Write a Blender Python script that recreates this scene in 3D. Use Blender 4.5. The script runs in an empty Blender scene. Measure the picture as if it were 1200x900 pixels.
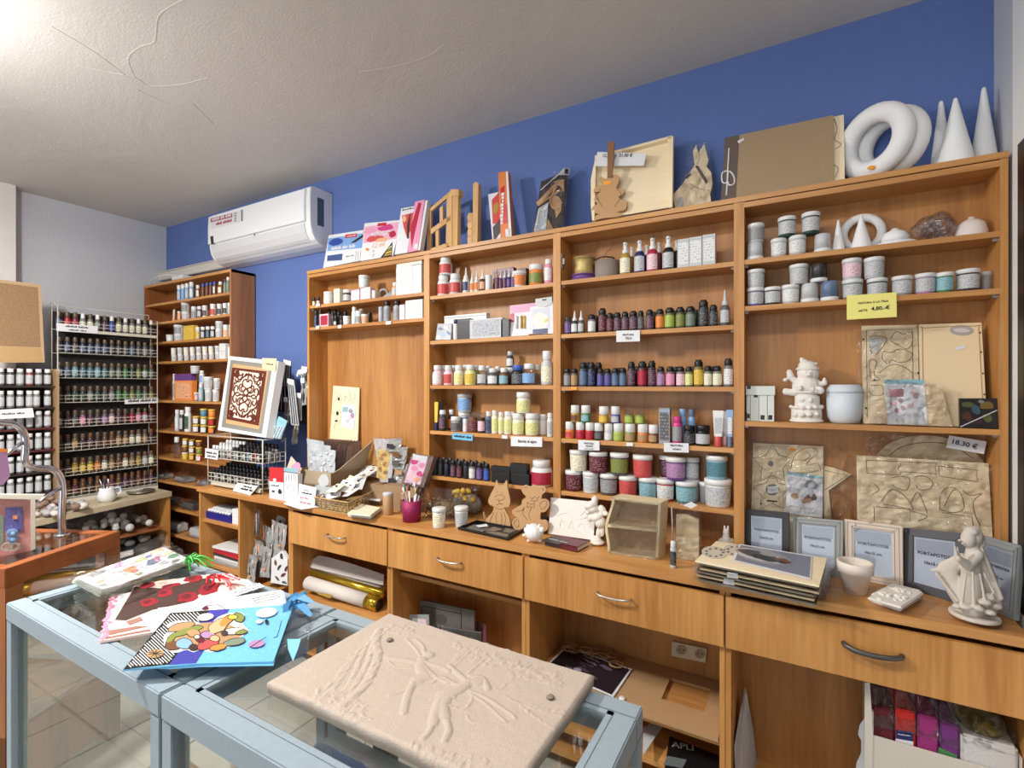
import bpy,bmesh,math,random
from mathutils import Vector,Matrix,noise
random.seed(7)
C=bpy.context.scene.collection
SC=bpy.context.scene
# ---------------------------------------------------------------- camera
FPX,HYP,YAW,CZ=580.0,452.0,math.radians(29.6),1.55
SN,CS=math.sin(YAW),math.cos(YAW)
cd=bpy.data.cameras.new('camera');cam=bpy.data.objects.new('camera',cd);C.objects.link(cam)
cam.location=(0,0,CZ);cam.rotation_euler=(math.radians(90),0,YAW)
cd.sensor_width=36;cd.lens=36*FPX/1200;cd.shift_y=(HYP-450)/1200.0;cd.clip_start=.01
SC.camera=cam
# ---------------------------------------------------------------- world, lights, exposure
SC.view_settings.view_transform='Standard';SC.view_settings.look='None'
SC.view_settings.gamma=1;SC.view_settings.exposure=0.0
wd=bpy.data.worlds.new('world');SC.world=wd;wd.use_nodes=True
wd.node_tree.nodes['Background'].inputs[0].default_value=(.86,.93,1,1)
wd.node_tree.nodes['Background'].inputs[1].default_value=1.0
SC.cycles.transparent_max_bounces=32
def area(name,loc,size,power,col,rot=(0,0,0)):
    l=bpy.data.lights.new(name,'AREA');l.shape='RECTANGLE';l.size,l.size_y=size
    l.energy=power;l.color=col
    o=bpy.data.objects.new(name,l);C.objects.link(o);o.location=loc;o.rotation_euler=rot
    return o
area('overhead_light',(-2.6,.1,2.72),(.15,.3),92,(1,.97,.92))
area('overhead_light',(-.4,.4,2.8),(1.2,.25),27,(1,.97,.92))  # added soft fill, placed to brighten the right-hand shelves
pl=bpy.data.lights.new('lamp_glow','POINT');pl.energy=62;pl.shadow_soft_size=.07;pl.color=(1,.98,.95)
po=bpy.data.objects.new('lamp_glow',pl);C.objects.link(po);po.location=(-2.6,.1,2.6)
area('shop_window_light',(-1.4,-2.45,1.4),(3.2,2.0),34,(.9,.95,1),(math.radians(90),0,0))

# ---------------------------------------------------------------- pixel -> place
def ray(x,y):
    u=(x-600)/FPX;v=-(y-HYP)/FPX
    return Vector((-SN+u*CS,CS+u*SN,v))
CAM=Vector((0,0,CZ))
def aY(x,y,Y):d=ray(x,y);return CAM+d*(Y/d.y)
def aX(x,y,X):d=ray(x,y);return CAM+d*(X/d.x)
def aZ(x,y,Z):d=ray(x,y);return CAM+d*((Z-CZ)/d.z)
def mpp(x,Y):return Y/ray(x,0).y/FPX  # metres per pixel at a place

# ---------------------------------------------------------------- materials
def srgb(r,g,b):
    f=lambda c:(c/255/12.92)if c/255<=.04045 else((c/255+.055)/1.055)**2.4
    return(f(r),f(g),f(b),1)
MC={}
def nm(name):
    m=bpy.data.materials.new(name);m.use_nodes=True
    nt=m.node_tree;return m,nt,nt.nodes,nt.links,nt.nodes['Principled BSDF']
def mat(name,col,rough=.5,metal=0,bump=0,bscale=200,var=0,spec=.5,sub=0):
    if name in MC:return MC[name]
    m,nt,N,L,P=nm(name)
    c=srgb(*col)
    P.inputs['Base Color'].default_value=c;P.inputs['Roughness'].default_value=rough
    P.inputs['Metallic'].default_value=metal;P.inputs['Specular IOR Level'].default_value=spec
    tc=N.new('ShaderNodeTexCoord')
    if bump or var:
        n=N.new('ShaderNodeTexNoise');n.inputs['Scale'].default_value=bscale;n.inputs['Detail'].default_value=4
        L.new(tc.outputs['Object'],n.inputs['Vector'])
        if bump:
            b=N.new('ShaderNodeBump');b.inputs['Strength'].default_value=bump;b.inputs['Distance'].default_value=.004
            L.new(n.outputs[0],b.inputs['Height']);L.new(b.outputs[0],P.inputs['Normal'])
        if var:
            r=N.new('ShaderNodeValToRGB');e=r.color_ramp.elements
            e[0].position=.3;e[1].position=.7
            e[0].color=tuple(max(0,v*(1-var))for v in c[:3])+(1,);e[1].color=tuple(min(1,v*(1+var))for v in c[:3])+(1,)
            L.new(n.outputs[0],r.inputs[0]);L.new(r.outputs[0],P.inputs['Base Color'])
    MC[name]=m;return m
def wood(name,c1,c2,axis='Z',rough=.42,k=1.0):
    m,nt,N,L,P=nm(name)
    tc=N.new('ShaderNodeTexCoord');mp=N.new('ShaderNodeMapping')
    s={'Z':(11*k,11*k,.8),'X':(.8,11*k,11*k),'Y':(11*k,.8,11*k)}[axis]
    mp.inputs['Scale'].default_value=s
    oi=N.new('ShaderNodeObjectInfo');ad=N.new('ShaderNodeVectorMath');ad.operation='ADD'
    ms=N.new('ShaderNodeMath');ms.operation='MULTIPLY';ms.inputs[1].default_value=9
    L.new(oi.outputs['Random'],ms.inputs[0]);L.new(tc.outputs['Object'],ad.inputs[0]);L.new(ms.outputs[0],ad.inputs[1])
    L.new(ad.outputs[0],mp.inputs['Vector'])
    n=N.new('ShaderNodeTexNoise');n.inputs['Scale'].default_value=1;n.inputs['Detail'].default_value=6;n.inputs['Distortion'].default_value=.5
    L.new(mp.outputs[0],n.inputs['Vector'])
    mp2=N.new('ShaderNodeMapping');mp2.inputs['Scale'].default_value=tuple(v*7 for v in s)
    L.new(ad.outputs[0],mp2.inputs['Vector'])
    n2=N.new('ShaderNodeTexNoise');n2.inputs['Scale'].default_value=1;n2.inputs['Detail'].default_value=3
    L.new(mp2.outputs[0],n2.inputs['Vector'])
    mx=N.new('ShaderNodeMix');mx.inputs[0].default_value=.35
    L.new(n.outputs[0],mx.inputs[2]);L.new(n2.outputs[0],mx.inputs[3])
    r=N.new('ShaderNodeValToRGB');e=r.color_ramp.elements
    e[0].position=.34;e[1].position=.64;e[0].color=srgb(*c1);e[1].color=srgb(*c2)
    L.new(mx.outputs[0],r.inputs[0]);L.new(r.outputs[0],P.inputs['Base Color'])
    P.inputs['Roughness'].default_value=rough
    MC[name]=m;return m
WV=wood('alder_laminate_vertical',(168,110,52),(206,150,84),'Z')
WH=wood('alder_laminate_horizontal',(170,112,56),(206,151,88),'X')
WB=wood('alder_back_panel',(156,102,50),(190,135,76),'Z')
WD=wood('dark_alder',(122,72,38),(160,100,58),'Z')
WDH=wood('dark_alder_rail',(128,70,34),(158,92,48),'Y')
PLY=wood('birch_ply',(234,212,174),(243,226,192),'X',.6,.6)
PINE=wood('pine',(190,146,92),(216,176,122),'Z',.55)
MDF=mat('mdf',(178,141,100),.75,0,.1,700,.12)
MDFC=mat('mdf_cutout',(186,146,102),.7,0,.1,500,.06)
def emit(name,col,s):
    m,nt,N,L,P=nm(name);P.inputs['Emission Color'].default_value=srgb(*col);P.inputs['Emission Strength'].default_value=s;return m
def plaster(name,col,bscale,bump,patch=0):
    m,nt,N,L,P=nm(name)
    P.inputs['Base Color'].default_value=srgb(*col);P.inputs['Roughness'].default_value=.85
    tc=N.new('ShaderNodeTexCoord')
    n=N.new('ShaderNodeTexNoise');n.inputs['Scale'].default_value=bscale;n.inputs['Detail'].default_value=5
    L.new(tc.outputs['Object'],n.inputs['Vector'])
    b=N.new('ShaderNodeBump');b.inputs['Strength'].default_value=bump;b.inputs['Distance'].default_value=.01
    L.new(n.outputs[0],b.inputs['Height'])
    last=b
    if patch:
        v=N.new('ShaderNodeTexNoise');v.inputs['Scale'].default_value=1.3;v.inputs['Detail'].default_value=9;v.inputs['Distortion'].default_value=1.6
        L.new(tc.outputs['Object'],v.inputs['Vector'])
        b2=N.new('ShaderNodeBump');b2.inputs['Strength'].default_value=patch;b2.inputs['Distance'].default_value=.06
        L.new(v.outputs[0],b2.inputs['Height']);L.new(b.outputs[0],b2.inputs['Normal']);last=b2
    L.new(last.outputs[0],P.inputs['Normal'])
    c=srgb(*col);n3=N.new('ShaderNodeTexNoise');n3.inputs['Scale'].default_value=.9;n3.inputs['Detail'].default_value=5
    L.new(tc.outputs['Object'],n3.inputs['Vector'])
    r=N.new('ShaderNodeValToRGB');e=r.color_ramp.elements;e[0].position=.35;e[1].position=.65
    e[0].color=tuple(v*.95 for v in c[:3])+(1,);e[1].color=tuple(min(1,v*1.04)for v in c[:3])+(1,)
    L.new(n3.outputs[0],r.inputs[0]);L.new(r.outputs[0],P.inputs['Base Color'])
    MC[name]=m;return m
BLUE=plaster('blue_paint',(94,117,176),160,.25)
GREYW=plaster('pale_grey_paint',(196,197,203),120,.35)
CEIL=plaster('ceiling_plaster',(202,197,192),110,.16,.12)
PINKW=plaster('pillar_paint',(222,216,212),150,.25)
def glassy(name,tint,refl=.12,alpha=.06,rough=.02,bump=0):
    m,nt,N,L,P=nm(name);N.remove(P)
    o=N['Material Output'];t=N.new('ShaderNodeBsdfTransparent');t.inputs[0].default_value=tint
    g=N.new('ShaderNodeBsdfGlossy');g.inputs['Roughness'].default_value=rough
    f=N.new('ShaderNodeLayerWeight');f.inputs[0].default_value=.35
    mr=N.new('ShaderNodeMapRange');mr.inputs[3].default_value=alpha;mr.inputs[4].default_value=min(1,alpha+refl*4)
    L.new(f.outputs['Fresnel'],mr.inputs[0])
    mx=N.new('ShaderNodeMixShader');L.new(mr.outputs[0],mx.inputs[0]);L.new(t.outputs[0],mx.inputs[1]);L.new(g.outputs[0],mx.inputs[2])
    if bump:
        tc=N.new('ShaderNodeTexCoord');n=N.new('ShaderNodeTexNoise');n.inputs['Scale'].default_value=22;n.inputs['Detail'].default_value=5;n.inputs['Distortion'].default_value=1.5
        L.new(tc.outputs['Object'],n.inputs['Vector']);b=N.new('ShaderNodeBump');b.inputs['Strength'].default_value=bump;b.inputs['Distance'].default_value=.02
        L.new(n.outputs[0],b.inputs['Height']);L.new(b.outputs[0],g.inputs['Normal']);L.new(b.outputs[0],f.inputs['Normal'])
    L.new(mx.outputs[0],o.inputs[0]);MC[name]=m;return m
FGLASS=glassy('picture_glass',(.97,.98,.98,1),.04,.025,.03)
GLASS=glassy('case_glass',(.93,.96,.95,1),.07,.045,.01)
FILM=glassy('plastic_film',(.985,.985,.99,1),.2,.025,.07,.9)
CLEARP=glassy('clear_plastic',(.93,.93,.94,1),.1,.08,.1,.6)
BAUB=glassy('bauble_plastic',(.93,.93,.95,1),.12,.05,.05)
PAINTB=mat('grey_blue_paint',(140,154,163),.42,0,.08,60,.04)
CHROME=mat('chrome',(205,205,210),.15,1)
STEEL=mat('brushed_steel',(170,168,165),.3,1)
WIRE=mat('cream_wire',(196,192,180),.45)
PLASTER=mat('white_plaster',(226,220,212),.8,0,.25,120)
SLABM=mat('slab_plaster',(176,161,147),.85,0,.35,260,.05)
STYRO=mat('styrofoam',(236,236,236),.7,0,.3,420)
PAPER=mat('white_paper',(220,220,223),.7)
BLACK=mat('black_plastic',(22,21,22),.4)
LINE=mat('laser_cut_line',(110,74,42),.8)
DARK=mat('dark_line',(38,30,26),.7)
INK=mat('ink',(35,35,45),.7)
TILE=mat('floor_tile',(172,168,158),.4,0,.08,40,.08)
GROUT=mat('grout',(110,106,98),.9)
PAL={
 'white':(222,222,220),'cream':(232,226,200),'grey':(150,150,152),'light grey':(190,192,194),'dark grey':(84,82,84),
 'black':(26,25,27),'charcoal':(52,50,52),'brown':(112,72,44),'dark brown':(66,42,32),'tan':(176,140,100),'gold':(176,140,60),
 'maroon':(98,30,42),'red':(196,40,46),'crimson':(176,36,62),'coral':(200,78,76),'orange':(228,134,62),'peach':(232,170,130),
 'yellow':(222,186,74),'pale yellow':(222,220,150),'lime':(166,186,84),'olive':(128,136,66),'green':(70,128,76),'dark green':(38,70,56),
 'teal':(84,130,144),'pale teal':(136,180,190),'navy':(34,42,92),'blue':(58,92,176),'pale blue':(130,170,214),'purple':(104,66,132),
 'violet':(92,84,150),'plum':(92,52,72),'mauve':(172,130,170),'magenta':(200,60,130),'pink':(226,150,180),'pale pink':(232,196,204),
 'blue-grey':(96,116,146),'grey-green':(120,134,116),'clear':(196,200,200),'amber':(150,92,40),'silver':(170,172,178)}
def pm(c,rough=.38,dk=0):
    if dk:return mat('deep_'+c.replace(' ','_').replace('-','_'),tuple(int(v*(1-dk)+30*dk)for v in PAL[c]),rough)
    return mat(c.replace(' ','_').replace('-','_')+'_plastic',PAL[c],rough)
def printed(c,ink='charcoal'):
    key='printed_'+c.replace(' ','_').replace('-','_')+'_'+ink
    if key in MC:return MC[key]
    m,nt,N,L,P=nm(key);P.inputs['Roughness'].default_value=.45
    tc=N.new('ShaderNodeTexCoord');sx=N.new('ShaderNodeSeparateXYZ');L.new(tc.outputs['Generated'],sx.inputs[0])
    w=N.new('ShaderNodeMath');w.operation='MULTIPLY';w.inputs[1].default_value=8.5
    L.new(sx.outputs[2],w.inputs[0]);fr=N.new('ShaderNodeMath');fr.operation='FRACT';L.new(w.outputs[0],fr.inputs[0])
    lt=N.new('ShaderNodeMath');lt.operation='LESS_THAN';lt.inputs[1].default_value=.4;L.new(fr.outputs[0],lt.inputs[0])
    fo=N.new('ShaderNodeMath');fo.operation='FLOOR';L.new(w.outputs[0],fo.inputs[0])
    xs=N.new('ShaderNodeMath');xs.operation='MULTIPLY';xs.inputs[1].default_value=10;L.new(sx.outputs[0],xs.inputs[0])
    mp=N.new('ShaderNodeCombineXYZ');L.new(xs.outputs[0],mp.inputs[0]);L.new(fo.outputs[0],mp.inputs[1])
    n=N.new('ShaderNodeTexNoise');n.inputs['Scale'].default_value=1.3;n.inputs['Detail'].default_value=2;L.new(mp.outputs[0],n.inputs['Vector'])
    gt=N.new('ShaderNodeMath');gt.operation='GREATER_THAN';gt.inputs[1].default_value=.54;L.new(n.outputs[0],gt.inputs[0])
    mu=N.new('ShaderNodeMath');mu.operation='MULTIPLY';L.new(lt.outputs[0],mu.inputs[0]);L.new(gt.outputs[0],mu.inputs[1])
    ms=N.new('ShaderNodeMath');ms.operation='MULTIPLY';ms.inputs[1].default_value=.6;L.new(mu.outputs[0],ms.inputs[0])
    mx=N.new('ShaderNodeMix');mx.data_type='RGBA';mx.inputs[6].default_value=srgb(*PAL[c]);mx.inputs[7].default_value=srgb(*PAL[ink])
    L.new(ms.outputs[0],mx.inputs[0]);L.new(mx.outputs[2],P.inputs['Base Color'])
    MC[key]=m;return m

# ---------------------------------------------------------------- mesh helpers
def link(name,me,m=None,parent=None,loc=None):
    o=bpy.data.objects.new(name,me);C.objects.link(o)
    if m is not None:
        if not isinstance(m,(list,tuple)):m=[m]
        if len(me.materials)<len(m):
            for x in m[len(me.materials):]:me.materials.append(x)
    if parent:o.parent=parent
    if loc:o.location=loc
    return o
class MB:
    def __init__(s):s.v=[];s.f=[];s.mi=[];s.sm=[]
    def add(s,vs,fs,mi=0,smooth=False):
        b=len(s.v);s.v+=[tuple(v)for v in vs]
        for f in fs:s.f.append([i+b for i in f]);s.mi.append(mi);s.sm.append(smooth)
        return s
    def box(s,x0,y0,z0,x1,y1,z1,mi=0):
        return s.add([(x0,y0,z0),(x1,y0,z0),(x1,y1,z0),(x0,y1,z0),(x0,y0,z1),(x1,y0,z1),(x1,y1,z1),(x0,y1,z1)],
                     [(0,3,2,1),(4,5,6,7),(0,1,5,4),(1,2,6,5),(2,3,7,6),(3,0,4,7)],mi)
    def prism(s,pts,off,mi=0):  # polygon (3D points), extruded by vector off
        n=len(pts);a=[Vector(p)for p in pts];b=[p+Vector(off)for p in a]
        nv=Vector((0,0,0))
        for i in range(n):nv+=a[i].cross(a[(i+1)%n])
        if nv.dot(Vector(off))>0:a.reverse();b.reverse()
        fs=[tuple(range(n)),tuple(range(2*n-1,n-1,-1))]+[(i,i+n,(i+1)%n+n,(i+1)%n)for i in range(n)]
        return s.add(a+b,fs,mi)
    def lathe(s,prof,seg=18,mi=0,c=(0,0,0),a0=0,a1=2*math.pi,sx=1,sy=1,smooth=True,close=True):
        full=abs(a1-a0-2*math.pi)<1e-6;n=seg if full else seg+1
        vs=[];
        for r,z in prof:
            for i in range(n):
                a=a0+(a1-a0)*i/seg;vs.append((c[0]+r*sx*math.cos(a),c[1]+r*sy*math.sin(a),c[2]+z))
        fs=[]
        for k in range(len(prof)-1):
            for i in range(seg):
                j=(i+1)%n;fs.append((k*n+i,k*n+j,(k+1)*n+j,(k+1)*n+i))
        if close and full:
            if prof[0][0]>1e-5:fs.append(tuple(range(n-1,-1,-1)))
            if prof[-1][0]>1e-5:fs.append(tuple((len(prof)-1)*n+i for i in range(n)))
        return s.add(vs,fs,mi,smooth)
    def tube(s,pts,r,seg=6,mi=0,closed=False,flat=None):
        P=[Vector(p)for p in pts];n=len(P);vs=[];up0=Vector((0,0,1));prev=None
        for i,p in enumerate(P):
            t=(P[(i+1)%n]-P[i-1])if closed else(P[min(i+1,n-1)]-P[max(i-1,0)])
            if t.length<1e-9:t=Vector((1,0,0))
            t.normalize()
            a=prev if prev is not None else(up0 if abs(t.z)<.9 else Vector((1,0,0)))
            u=(a-t*a.dot(t));u=u.normalized()if u.length>1e-6 else t.orthogonal().normalized()
            prev=u;w=t.cross(u);rr=r[i]if isinstance(r,(list,tuple))else r
            for k in range(seg):
                an=2*math.pi*k/seg;vs.append(p+u*rr*math.cos(an)+w*rr*math.sin(an))
        fs=[];m=n if closed else n-1
        for i in range(m):
            for k in range(seg):
                j=(i+1)%n;fs.append((i*seg+k,i*seg+(k+1)%seg,j*seg+(k+1)%seg,j*seg+k))
        if not closed:fs+=[tuple(range(seg-1,-1,-1)),tuple((n-1)*seg+k for k in range(seg))]
        return s.add(vs,fs,mi,seg>5)
    def ell(s,c,r,seg=12,rings=8,mi=0,M=None):
        vs=[];fs=[]
        for i in range(rings+1):
            th=math.pi*i/rings
            for k in range(seg):
                ph=2*math.pi*k/seg
                v=Vector((r[0]*math.sin(th)*math.cos(ph),r[1]*math.sin(th)*math.sin(ph),-r[2]*math.cos(th)))
                if M:v=M@v
                vs.append(Vector(c)+v)
        for i in range(rings):
            for k in range(seg):
                fs.append((i*seg+k,i*seg+(k+1)%seg,(i+1)*seg+(k+1)%seg,(i+1)*seg+k))
        return s.add(vs,fs,mi,True)
    def mesh(s,name,origin=(0,0,0)):
        me=bpy.data.meshes.new(name);o=Vector(origin)
        me.from_pydata([tuple(Vector(v)-o)for v in s.v],[],s.f)
        me.polygons.foreach_set('material_index',s.mi);me.polygons.foreach_set('use_smooth',s.sm)
        me.update();return me
    def build(s,name,m,parent=None,bevel=0):
        o0=parent.matrix_world.translation if False else(parent_loc(parent)if parent else Vector((0,0,0)))
        me=s.mesh(name,o0)
        if bevel:
            b=bmesh.new();b.from_mesh(me);bmesh.ops.remove_doubles(b,verts=b.verts,dist=1e-6)
            bmesh.ops.bevel(b,geom=[e for e in b.edges if len(e.link_faces)==2 and e.calc_face_angle(0)>.5],offset=bevel,segments=2,affect='EDGES',clamp_overlap=True)
            b.to_mesh(me);b.free()
        return link(name,me,m,parent)
def parent_loc(p):
    v=Vector((0,0,0))
    while p:v+=p.location;p=p.parent
    return v
def tag(o,label,cat,group=None):
    o['label']=label;o['category']=cat
    if group:o['group']=group
    return o
def thing(name,label,cat,loc=(0,0,0),group=None):
    o=bpy.data.objects.new(name,None);C.objects.link(o);o.location=loc;o.empty_display_size=.05
    return tag(o,label,cat,group)
def struct(o):o['kind']='structure';return o
def stuff(o):o['kind']='stuff';return o
def box(name,a,b,m,parent=None,bevel=0):
    return MB().box(min(a[0],b[0]),min(a[1],b[1]),min(a[2],b[2]),max(a[0],b[0]),max(a[1],b[1]),max(a[2],b[2])).build(name,m,parent,bevel)
def solo(o,base=None):  # give a top-level mesh its own origin at its base
    me=o.data;xs=[v.co for v in me.vertices]
    lo=Vector((min(v.x for v in xs),min(v.y for v in xs),min(v.z for v in xs)));hi=Vector((max(v.x for v in xs),max(v.y for v in xs),max(v.z for v in xs)))
    c=Vector(((lo.x+hi.x)/2,(lo.y+hi.y)/2,lo.z));me.transform(Matrix.Translation(-c));o.location=o.location+c
    return o

class Plane:  # a flat face in the room; px places are looked up on it
    def __init__(s,p,q,r):
        s.p=Vector(p);n=(Vector(q)-s.p).cross(Vector(r)-s.p).normalized()
        if n.dot(CAM-s.p)<0:n=-n
        s.n=n;s.r=Vector((0,0,1)).cross(n)
        s.r=s.r.normalized()if s.r.length>.05 else Vector((1,0,0))
        s.u=n.cross(s.r).normalized()
    def at(s,x,y,off=0):
        d=ray(x,y);t=(s.p+s.n*off-CAM).dot(s.n)/d.dot(s.n);return CAM+d*t
    def patch(s,name,px,m,parent,off=.0006,th=.0004):
        pts=[s.at(x,y,off)for x,y in px]
        return MB().prism(pts,s.n*-th).build(name,m,parent)
    def lines(s,name,polys,r,m,parent,off=.0008,closed=False):
        mb=MB()
        for pl_ in polys:
            mb.tube([s.at(x,y,off)for x,y in pl_],r,4,0,closed)
        return mb.build(name,m,parent)
    def text(s,name,body,a,b,m,parent,off=.0012,hmul=1.0):
        A,B=s.at(*a,off),s.at(*b,off)
        if body[0]=='~':  # print too small to read in the photograph: broken ink strokes, one per word
            W=B-A;U=s.n.cross(W.normalized());h=W.length*.045;q=0;mb=MB();tot=sum(int(c)+1 for c in body[1:])-1
            for c in body[1:]:
                for k in range(int(c)):
                    p0=A+W*((q+k)/tot)+U*h*.3;d_=W/tot*.78;hh=U*h*(1.4+.9*((k*7+int(c))%3)/2)
                    mb.add([p0,p0+d_,p0+d_+hh,p0+hh],[(0,1,2,3)])
                q+=int(c)+1
            return mb.build(name,m,parent)
        lettering(name,body,A,(B-A),s.n,m,parent,hmul)
def lettering(name,body,A,W,n,m,parent,hmul=1.0):
    cu=bpy.data.curves.new(name,'FONT');cu.body=body;cu.resolution_u=2;cu.size=1;cu.offset=.022
    t=bpy.data.objects.new('t',cu);C.objects.link(t)
    dg=bpy.context.evaluated_depsgraph_get();me=bpy.data.meshes.new_from_object(t.evaluated_get(dg))
    bpy.data.objects.remove(t);
    xs=[v.co.x for v in me.vertices];
    if not xs:return
    k=W.length/(max(xs)-min(xs));x0=min(xs);R=W.normalized();U=n.cross(R).normalized();o=parent_loc(parent)
    for v in me.vertices:
        c=v.co.copy();v.co=A+R*((c.x-x0)*k)+U*(c.y*k*hmul)-o
    me.materials.clear();return link(name,me,m,parent)
def slab_px(name,label,cat,px,m,th=.004,group=None,back=None):
    """flat board: px = [(x, y, Y)...] corners; returns root, Plane"""
    pts=[aY(x,y,Y)for x,y,Y in px];P=Plane(pts[0],pts[1],pts[2])
    pts=[P.at(x,y)for x,y,Y in px]
    lo=min(p.z for p in pts);b=[p for p in pts if p.z<lo+.02]or pts
    base=sum(b,Vector((0,0,0)))/len(b)
    root=thing(name,label,cat,base,group)
    MB().prism(pts,-P.n*th).build(back or 'board',m,root)
    return root,P
def film(name,px,parent,m=None,amp=.004,n=12,seed=0):
    """crumpled clear sheet through four places px=[(x,y,Y)]*4"""
    p=[aY(x,y,Y)for x,y,Y in px];return film3(name,p,parent,m,amp,n,seed)
def film3(name,p,parent,m=None,amp=.004,n=12,seed=0):
    nv=(p[1]-p[0]).cross(p[3]-p[0]).normalized();vs=[];fs=[]
    for j in range(n+1):
        for i in range(n+1):
            a,b=i/n,j/n
            q=(p[0]*(1-a)+p[1]*a)*(1-b)+(p[3]*(1-a)+p[2]*a)*b
            d=noise.noise(q*28+Vector((seed,0,0)))+.6*noise.noise(q*70+Vector((0,seed,0)))
            vs.append(q+nv*d*amp)
    for j in range(n):
        for i in range(n):fs.append((j*(n+1)+i,j*(n+1)+i+1,(j+1)*(n+1)+i+1,(j+1)*(n+1)+i))
    return MB().add(vs,fs).build(name,m or FILM,parent)
def sculpt(name,blobs,Y0,m,parent=None,voxel=.0035,smooth=4):
    """one continuous carved figure from overlapping masses: (px, py, rx, ry, dY metres, depth ratio, tilt deg)"""
    mb=MB()
    for b in blobs:
        x,y,rx,ry=b[:4];dy=b[4]if len(b)>4 else 0;kd=b[5]if len(b)>5 else 1;a=math.radians(b[6])if len(b)>6 else 0
        k=mpp(x,Y0+dy);rx=rx/math.sqrt(1+((x-600)/FPX)**2)
        if len(b)>7:c_=aY(x,y,Y0+dy);mb.lathe([(0,-ry*k),(rx*k*.94,-ry*k),(rx*k,-ry*k*.7),(rx*k,ry*k*.7),(rx*k*.94,ry*k),(0,ry*k)],28,0,c_,0,2*math.pi,1,kd)
        else:mb.ell(aY(x,y,Y0+dy),(rx*k,rx*k*kd,ry*k),14,10,0,Matrix.Rotation(a,3,'Y'))
    me=mb.mesh(name);t=bpy.data.objects.new('t',me);C.objects.link(t)
    r=t.modifiers.new('r','REMESH');r.mode='VOXEL';r.voxel_size=voxel;r.use_smooth_shade=True
    s=t.modifiers.new('s','SMOOTH');s.factor=.6;s.iterations=smooth
    dg=bpy.context.evaluated_depsgraph_get();me2=bpy.data.meshes.new_from_object(t.evaluated_get(dg));bpy.data.objects.remove(t)
    if parent:
        me2.transform(Matrix.Translation(-parent_loc(parent)));return link(name,me2,m,parent)
    o=link(name,me2,m);return solo(o)
def tap(x1,y1,r1,x2,y2,r2,dy=0,dy2=None,kd=1.0,n=8):  # tapered limb for sculpt(), as a run of masses
    dy2=dy if dy2 is None else dy2
    return[(x1+(x2-x1)*i/n,y1+(y2-y1)*i/n,r1+(r2-r1)*i/n,r1+(r2-r1)*i/n,dy+(dy2-dy)*i/n,kd)for i in range(n+1)]
def spline(pts,n=6,closed=False):
    P=[Vector(p)if len(p)==3 else Vector((p[0],p[1],0))for p in pts];out=[];N=len(P)
    rng=range(N)if closed else range(N-1)
    for i in rng:
        if closed:a,b,c,d=P[i-1],P[i],P[(i+1)%N],P[(i+2)%N]
        else:a,b,c,d=P[max(i-1,0)],P[i],P[i+1],P[min(i+2,N-1)]
        for k in range(n):
            t=k/n;out.append(.5*((2*b)+(c-a)*t+(2*a-5*b+4*c-d)*t*t+(3*b-a-3*c+d)*t**3))
    if not closed:out.append(P[-1])
    return out
def sp2(pts,n=5,closed=False):return[(v.x,v.y)for v in spline(pts,n,closed)]
def Zm(x0,y0,s):return lambda pts:[(x0+p[0]/s,y0+p[1]/s)+tuple(p[2:])for p in pts]
# ================================================================ the room
WY,LX,RX,CH=2.22,-4.66,.58,2.90
struct(box('wall_back',(LX-.1,WY,0),(RX+.1,WY+.1,CH),BLUE))
struct(box('wall_left',(LX-.1,-2.6,0),(LX,WY,CH),GREYW))
struct(box('wall_front',(LX-.1,-2.7,0),(-3.1,-2.6,CH),GREYW));struct(box('wall_front',(.3,-2.7,0),(RX+1.6,-2.6,CH),GREYW));struct(box('wall_front',(-3.1,-2.7,2.5),(.3,-2.6,CH),GREYW));struct(box('wall_front',(-3.1,-2.7,0),(.3,-2.6,.35),GREYW))
struct(box('wall_right',(RX+1.5,-2.6,0),(RX+1.6,1.1,CH),GREYW));struct(box('wall_right',(RX+.1,1.0,0),(RX+1.5,1.1,CH),GREYW))
struct(box('trim_1',(LX,.6,0),(LX+.1,1.25,CH),PINKW))
struct(box('wall_right',(RX,1.0,0),(RX+.1,WY,CH),GREYW))
struct(box('ceiling',(LX-.1,-2.6,CH),(RX+1.5,WY+.1,CH+.1),CEIL))
for pts in([(240,-14),(213,0),(186,18),(181,48),(165,54),(150,68),(158,90)],[(90,76),(125,84),(158,90),(176,100),(215,98),(245,90)],[(160,104),(190,118),(215,124)],[(420,84),(460,78),(500,66),(520,52)],[(60,30),(110,60),(150,90)],[(225,120),(250,145)]):
    cr=MB().tube(spline([aZ(x,y,CH+.002)for x,y in pts],4),.0036,5).build('plaster_ridge',CEIL,bpy.data.objects['ceiling'])
floor=struct(box('floor',(LX-.1,-2.6,-.03),(RX+1.5,WY+.1,-.004),GROUT))
tm=MB().box(-.1625,-.1625,-.004,.1625,.1625,.0).mesh('tile');tm.materials.append(TILE)
for i in range(15):
    for j in range(8):
        o=bpy.data.objects.new('tile',tm);C.objects.link(o);o.parent=floor;o.location=(-4.4+i*.33-.02,-.39+j*.33-.0,0)
# white door frame and dark glazed panel on the right wall
struct(box('trim_2',(RX-.012,1.0,0),(RX,2.018,CH),mat('white_paint',(235,235,232),.5)))
dk=thing('wall_mirror','tall dark framed glass panel fixed to the right wall beside the shelves','mirror',(RX-.012,1.7,.9))
MB().box(RX-.0135,1.1,.9,RX-.0125,1.975,2.25).build('frame',BLACK,dk,.006)
MB().box(RX-.0145,1.16,.96,RX-.014,1.93,2.2).build('glass',mat('dark_glass',(12,12,13),.6),dk)

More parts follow.
